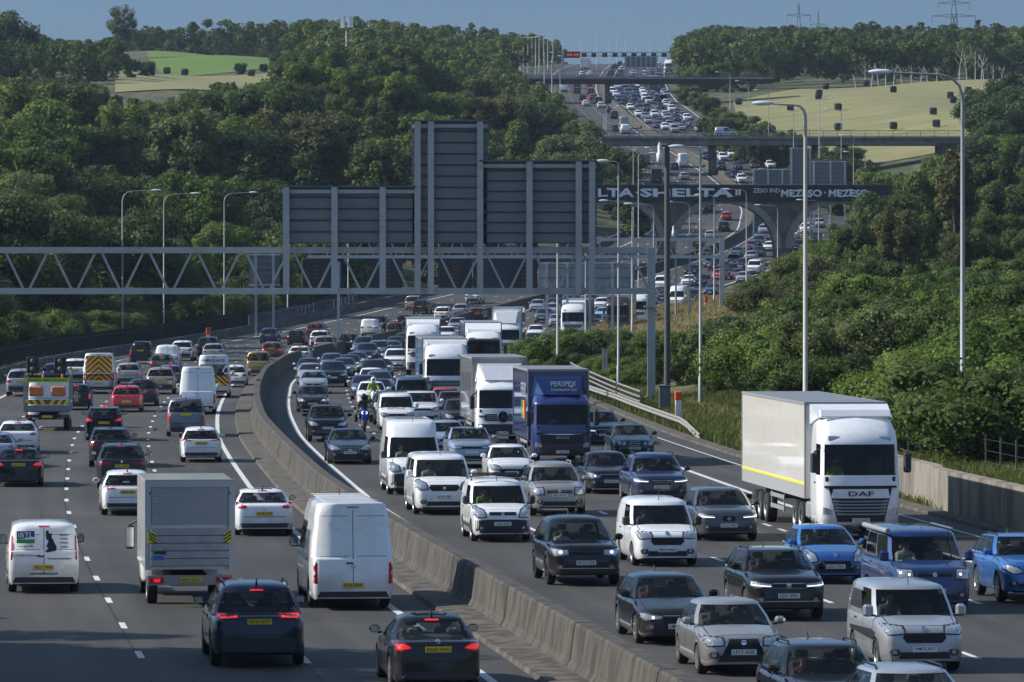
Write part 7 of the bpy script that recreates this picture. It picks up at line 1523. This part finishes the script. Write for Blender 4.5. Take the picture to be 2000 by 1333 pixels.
for l in ((651,757,'suv','darkblue'),(671,741,'estate','grey'),(682,734,'hatch','darkgrey'),(696,726,'saloon','navy'),(714,712,'suv','navy'),(707,696,'suv','navy'),(606,752,'saloon','silver'),(601,742,'hatch','darkblue'),(640,738,'hatch','steelblue'),
          (770,735,'suv','white'),(744,742,'saloon','black'),(731,753,'suv','darkgrey'),(727,765,'hatch','white'),(713,782,'hatch','navy'),(742,772,'hatch','steelblue'),(727,797,'hatch','white'),(748,800,'hatch','darkgrey'),
          (762,700,'hatch','steelblue'),(769,690,'hatch','darkgrey'),(737,706,'suv','steelblue'),(781,728,'saloon','grey'),(798,722,'suv','darkblue'),(768,712,'estate','darkblue'),(795,700,'hatch','black'),(785,682,'hatch','darkblue'),(700,712,'hatch','darkblue'),
          (1024,700,'suv','black'),(1007,722,'suv','darkblue'),(1044,664,'hatch','white'),(1040,682,'hatch','darkgrey'),(1058,632,'suv','steelblue'),(1074,618,'hatch','silver'),(1085,640,'hatch','paleblue'),(870,672,'suv','white'),(890,652,'suv','silver'),(905,664,'hatch','darkblue'),(1045,610,'hatch','silver'),
          (1174,626,'hatch','lightblue'),(1160,640,'hatch','darkblue'),(1078,598,'hatch','darkgrey'),(1110,590,'saloon','black'),(1150,600,'hatch','navy'),(1170,606,'hatch','white'),(1225,600,'hatch','white'),(1250,600,'hatch','silver'),(1262,628,'hatch','navy'),
          (1321,602,'bigvan','white'),(1348,593,'suv','darkblue'),(1386,577,'saloon','navy'),(1366,562,'suv','black'),(1290,568,'midvan','white'),(1292,590,'hatch','darkblue'),(1447,553,'hatch','silver'),(1471,536,'midvan','white'),(1400,548,'hatch','red'),(1420,552,'hatch','darkred'),(1425,540,'suv','darkblue'),(1447,529,'suv','navy'),(1394,530,'suv','darkblue'),(1378,526,'hatch','steelblue'),(1347,542,'suv','black'),(1340,560,'hatch','white'),(1428,521,'suv','darkgrey'),(1462,511,'hatch','silver'),(1434,503,'saloon','navy'),(1477,503,'hatch','black'),(1461,491,'hatch','darkred'),(1479,483,'suv','blue'),(1490,471,'hatch','darkred'),(1499,492,'hatch','white'),(1372,506,'hatch','darkblue'),(1490,458,'hatch','silver'),
          (1560,440,'hatch','black'),(1572,458,'suv','white'),(1590,474,'hatch','darkgrey'),(1554,492,'suv','black'),(1548,514,'hatch','grey'),(1580,510,'suv','white'),(1575,424,'hatch','darkblue'),(1600,446,'hatch','silver'),(1545,470,'midvan','white'),
          (1450,359,'suv','white'),(1437,349,'hatch','navy'),(1410,334,'suv','darkgrey'),(1443,333,'hatch','darkblue'),(1475,330,'hatch','grey'),(1507,330,'hatch','white'),(1452,320,'hatch','silver'),(1414,316,'suv','white'),(1431,308,'hatch','white'),(1381,313,'hatch','darkblue'),(1462,304,'hatch','grey'),(1402,306,'smallvan','white'),(1485,312,'suv','black'),(1490,346,'hatch','silver'),(1530,324,'lorry','white'),
          (1440,296,'suv','black'),(1465,290,'hatch','white'),(1415,292,'hatch','silver'),(1390,290,'hatch','darkgrey')):
    fcar(-1, l[0], l[1], l[2], l[3])
HJ = [(1335,1030),(1430,1030),(1550,1040),(1740,1010),(1840,1020),(1110,950),(1265,960),(1350,980),(1680,970),(985,860),(1075,890),(1195,870),(1335,870),(1490,920),(1620,920),(1570,880),(1490,840),(880,770),(1000,730),(1090,790),(1420,800),(1340,740),(1385,750),(1270,760),(800,700),(740,660),(930,660),(1120,690),(1070,650),(1310,680),(1230,660),(690,600),(640,570),(810,540),(900,620),(1050,590),(1040,550),(1190,600),(1170,545),(980,540),(620,520),(830,490),(660,480),(960,490),(1090,480),(760,440),(910,450),(1060,440),(600,460),(780,620),(1150,640),(700,520),(840,580),(1600,990),(1780,1060),(1460,1070),(1650,1060),(1900,1070),(1230,1010),(1400,930)]
HC_ = {9:'white',11:'white',17:'white',20:'white',21:'white',22:'white',14:'white',31:'white',32:'white',34:'darkgrey',35:'white',36:'white',5:'silver',2:'silver',18:'navy',33:'navy'}
for i, (x, y) in enumerate(HJ): fcar(-1, 1100 + .15 * x, 100 + .15 * y, {29: 'midvan', 38: 'lorry'}.get(i), HC_.get(i))
for px, py in ((1306,144),(1270,146)): fcar(-1, px, py, 'lorry', 'white')
for i in range(95):                           # nose to tail from the thin bridge to the top
    Y = 1275 + (i // 4) * 21 + random.uniform(-3, 3)
    if Y > 1840: break
    t_ = (4.0, 7.6, 11.2, 14.8)[i % 4]; fcar(-1, 1000 + (xm(Y) + t_) / Y * F, HY + (HC - zr(Y)) * F / Y + .01)
for l in ((1419,432,'hatch','red'),(1413,454,'suv','black'),(1386,469,'hatch','silver'),(1361,487,'suv','darkgrey'),(1385,416,'hatch','darkblue'),(1335,328,'bigvan','white'),(1318,333,'hatch','navy'),(1260,322,'midvan','steelblue'),(1337,353,'hatch','silver'),(1283,358,'bigvan','darkgrey'),(1222,262,'midvan','white'),(1204,258,'hatch','darkblue'),
          (1219,253,'bigvan','warmsilver'),(1200,233,'mpv','darkgrey'),(1186,222,'suv','black'),(1174,212,'hatch','white'),(1169,204,'suv','black'),(1145,208,'saloon','white'),(1138,198,'hatch','black'),(1157.6,196,'hatch','red'),(1154,186,'suv','navy'),(1127,185,'suv','black'),(1127,174,'suv','darkgrey'),(1151,170,'hatch','red'),(1101,180,'bigvan','white'),(1137,150,'hatch','white'),(1152,149,'hatch','white'),(1143,140,'lorry','white')):
    fcar(1, l[0], l[1], l[2], l[3])
bb = far('smallvan', 'paleblue', True); del bb['_L']; bb.location = ((1418 - 1000) / F * 989, 989, HC + (HY - 269) * 985 / F + .24); tag(bb, 'pale blue van crossing the slim road bridge', 'van')
for o, tree, L in FAR.values():
    for c in list(o.children_recursive): bpy.data.objects.remove(c)
    bpy.data.objects.remove(o)
FARL.sort(key=lambda q: q[0]); cars_ = [q for q in FARL if q[3] == 'car']; tail = cars_[-38:]; bpy.context.view_layer.update(); bm = bmesh.new(); ml = []; mi = []
for q in tail:
    o = q[2]; n0 = len(bm.faces); t = o.data.copy(); t.transform(o.matrix_world); bm.from_mesh(t); bpy.data.meshes.remove(t); bm.faces.ensure_lookup_table()
    for f in bm.faces[n0:]:
        m = o.material_slots[f.material_index].material
        if m not in ml: ml.append(m)
        mi.append(ml.index(m))
    FARL.remove(q); bpy.data.objects.remove(o)
me = bpy.data.meshes.new('distant_traffic'); bm.to_mesh(me); bm.free()
for m in ml: me.materials.append(m)
me.polygons.foreach_set('material_index', mi); dt_ = bpy.data.objects.new('distant_traffic', me); col.objects.link(dt_); tag(dt_, 'tiny queueing cars beyond the dark thin bridge, near the top of the hill', 'traffic', kind='stuff')
cnt = {}
for Y, lab, o, cat, way in sorted(FARL, key=lambda q: q[0]): cnt.setdefault(lab, []).append((o, cat, way))
for lab, os_ in cnt.items():
    for i, (o, cat, way) in enumerate(os_):
        l = lab if len(os_) == 1 else f"{('nearest' if i == 0 else ORD[min(i, 19)] + ' nearest')} " + lab
        tag(o, l, cat, 'vehicles queueing down the hill towards the camera' if way < 0 else 'vehicles driving away up the hill')
# ---------------------------------------------------------------- haze
hm_ = bpy.data.materials.new('haze_air'); hm_.use_nodes = True; n = hm_.node_tree; n.nodes.remove(n.nodes['Principled BSDF']); pv = n.nodes.new('ShaderNodeVolumePrincipled')
pv.inputs['Density'].default_value = .00005; pv.inputs['Color'].default_value = (.62, .76, 1, 1); pv.inputs['Anisotropy'].default_value = .2; n.links.new(pv.outputs[0], n.nodes['Material Output'].inputs['Volume'])
hb_ = MB().box((0, 2200, 70), (3400, 5200, 260), hm_).build('haze'); tag(hb_, 'thin bluish summer haze over the whole valley', 'haze', kind='stuff')
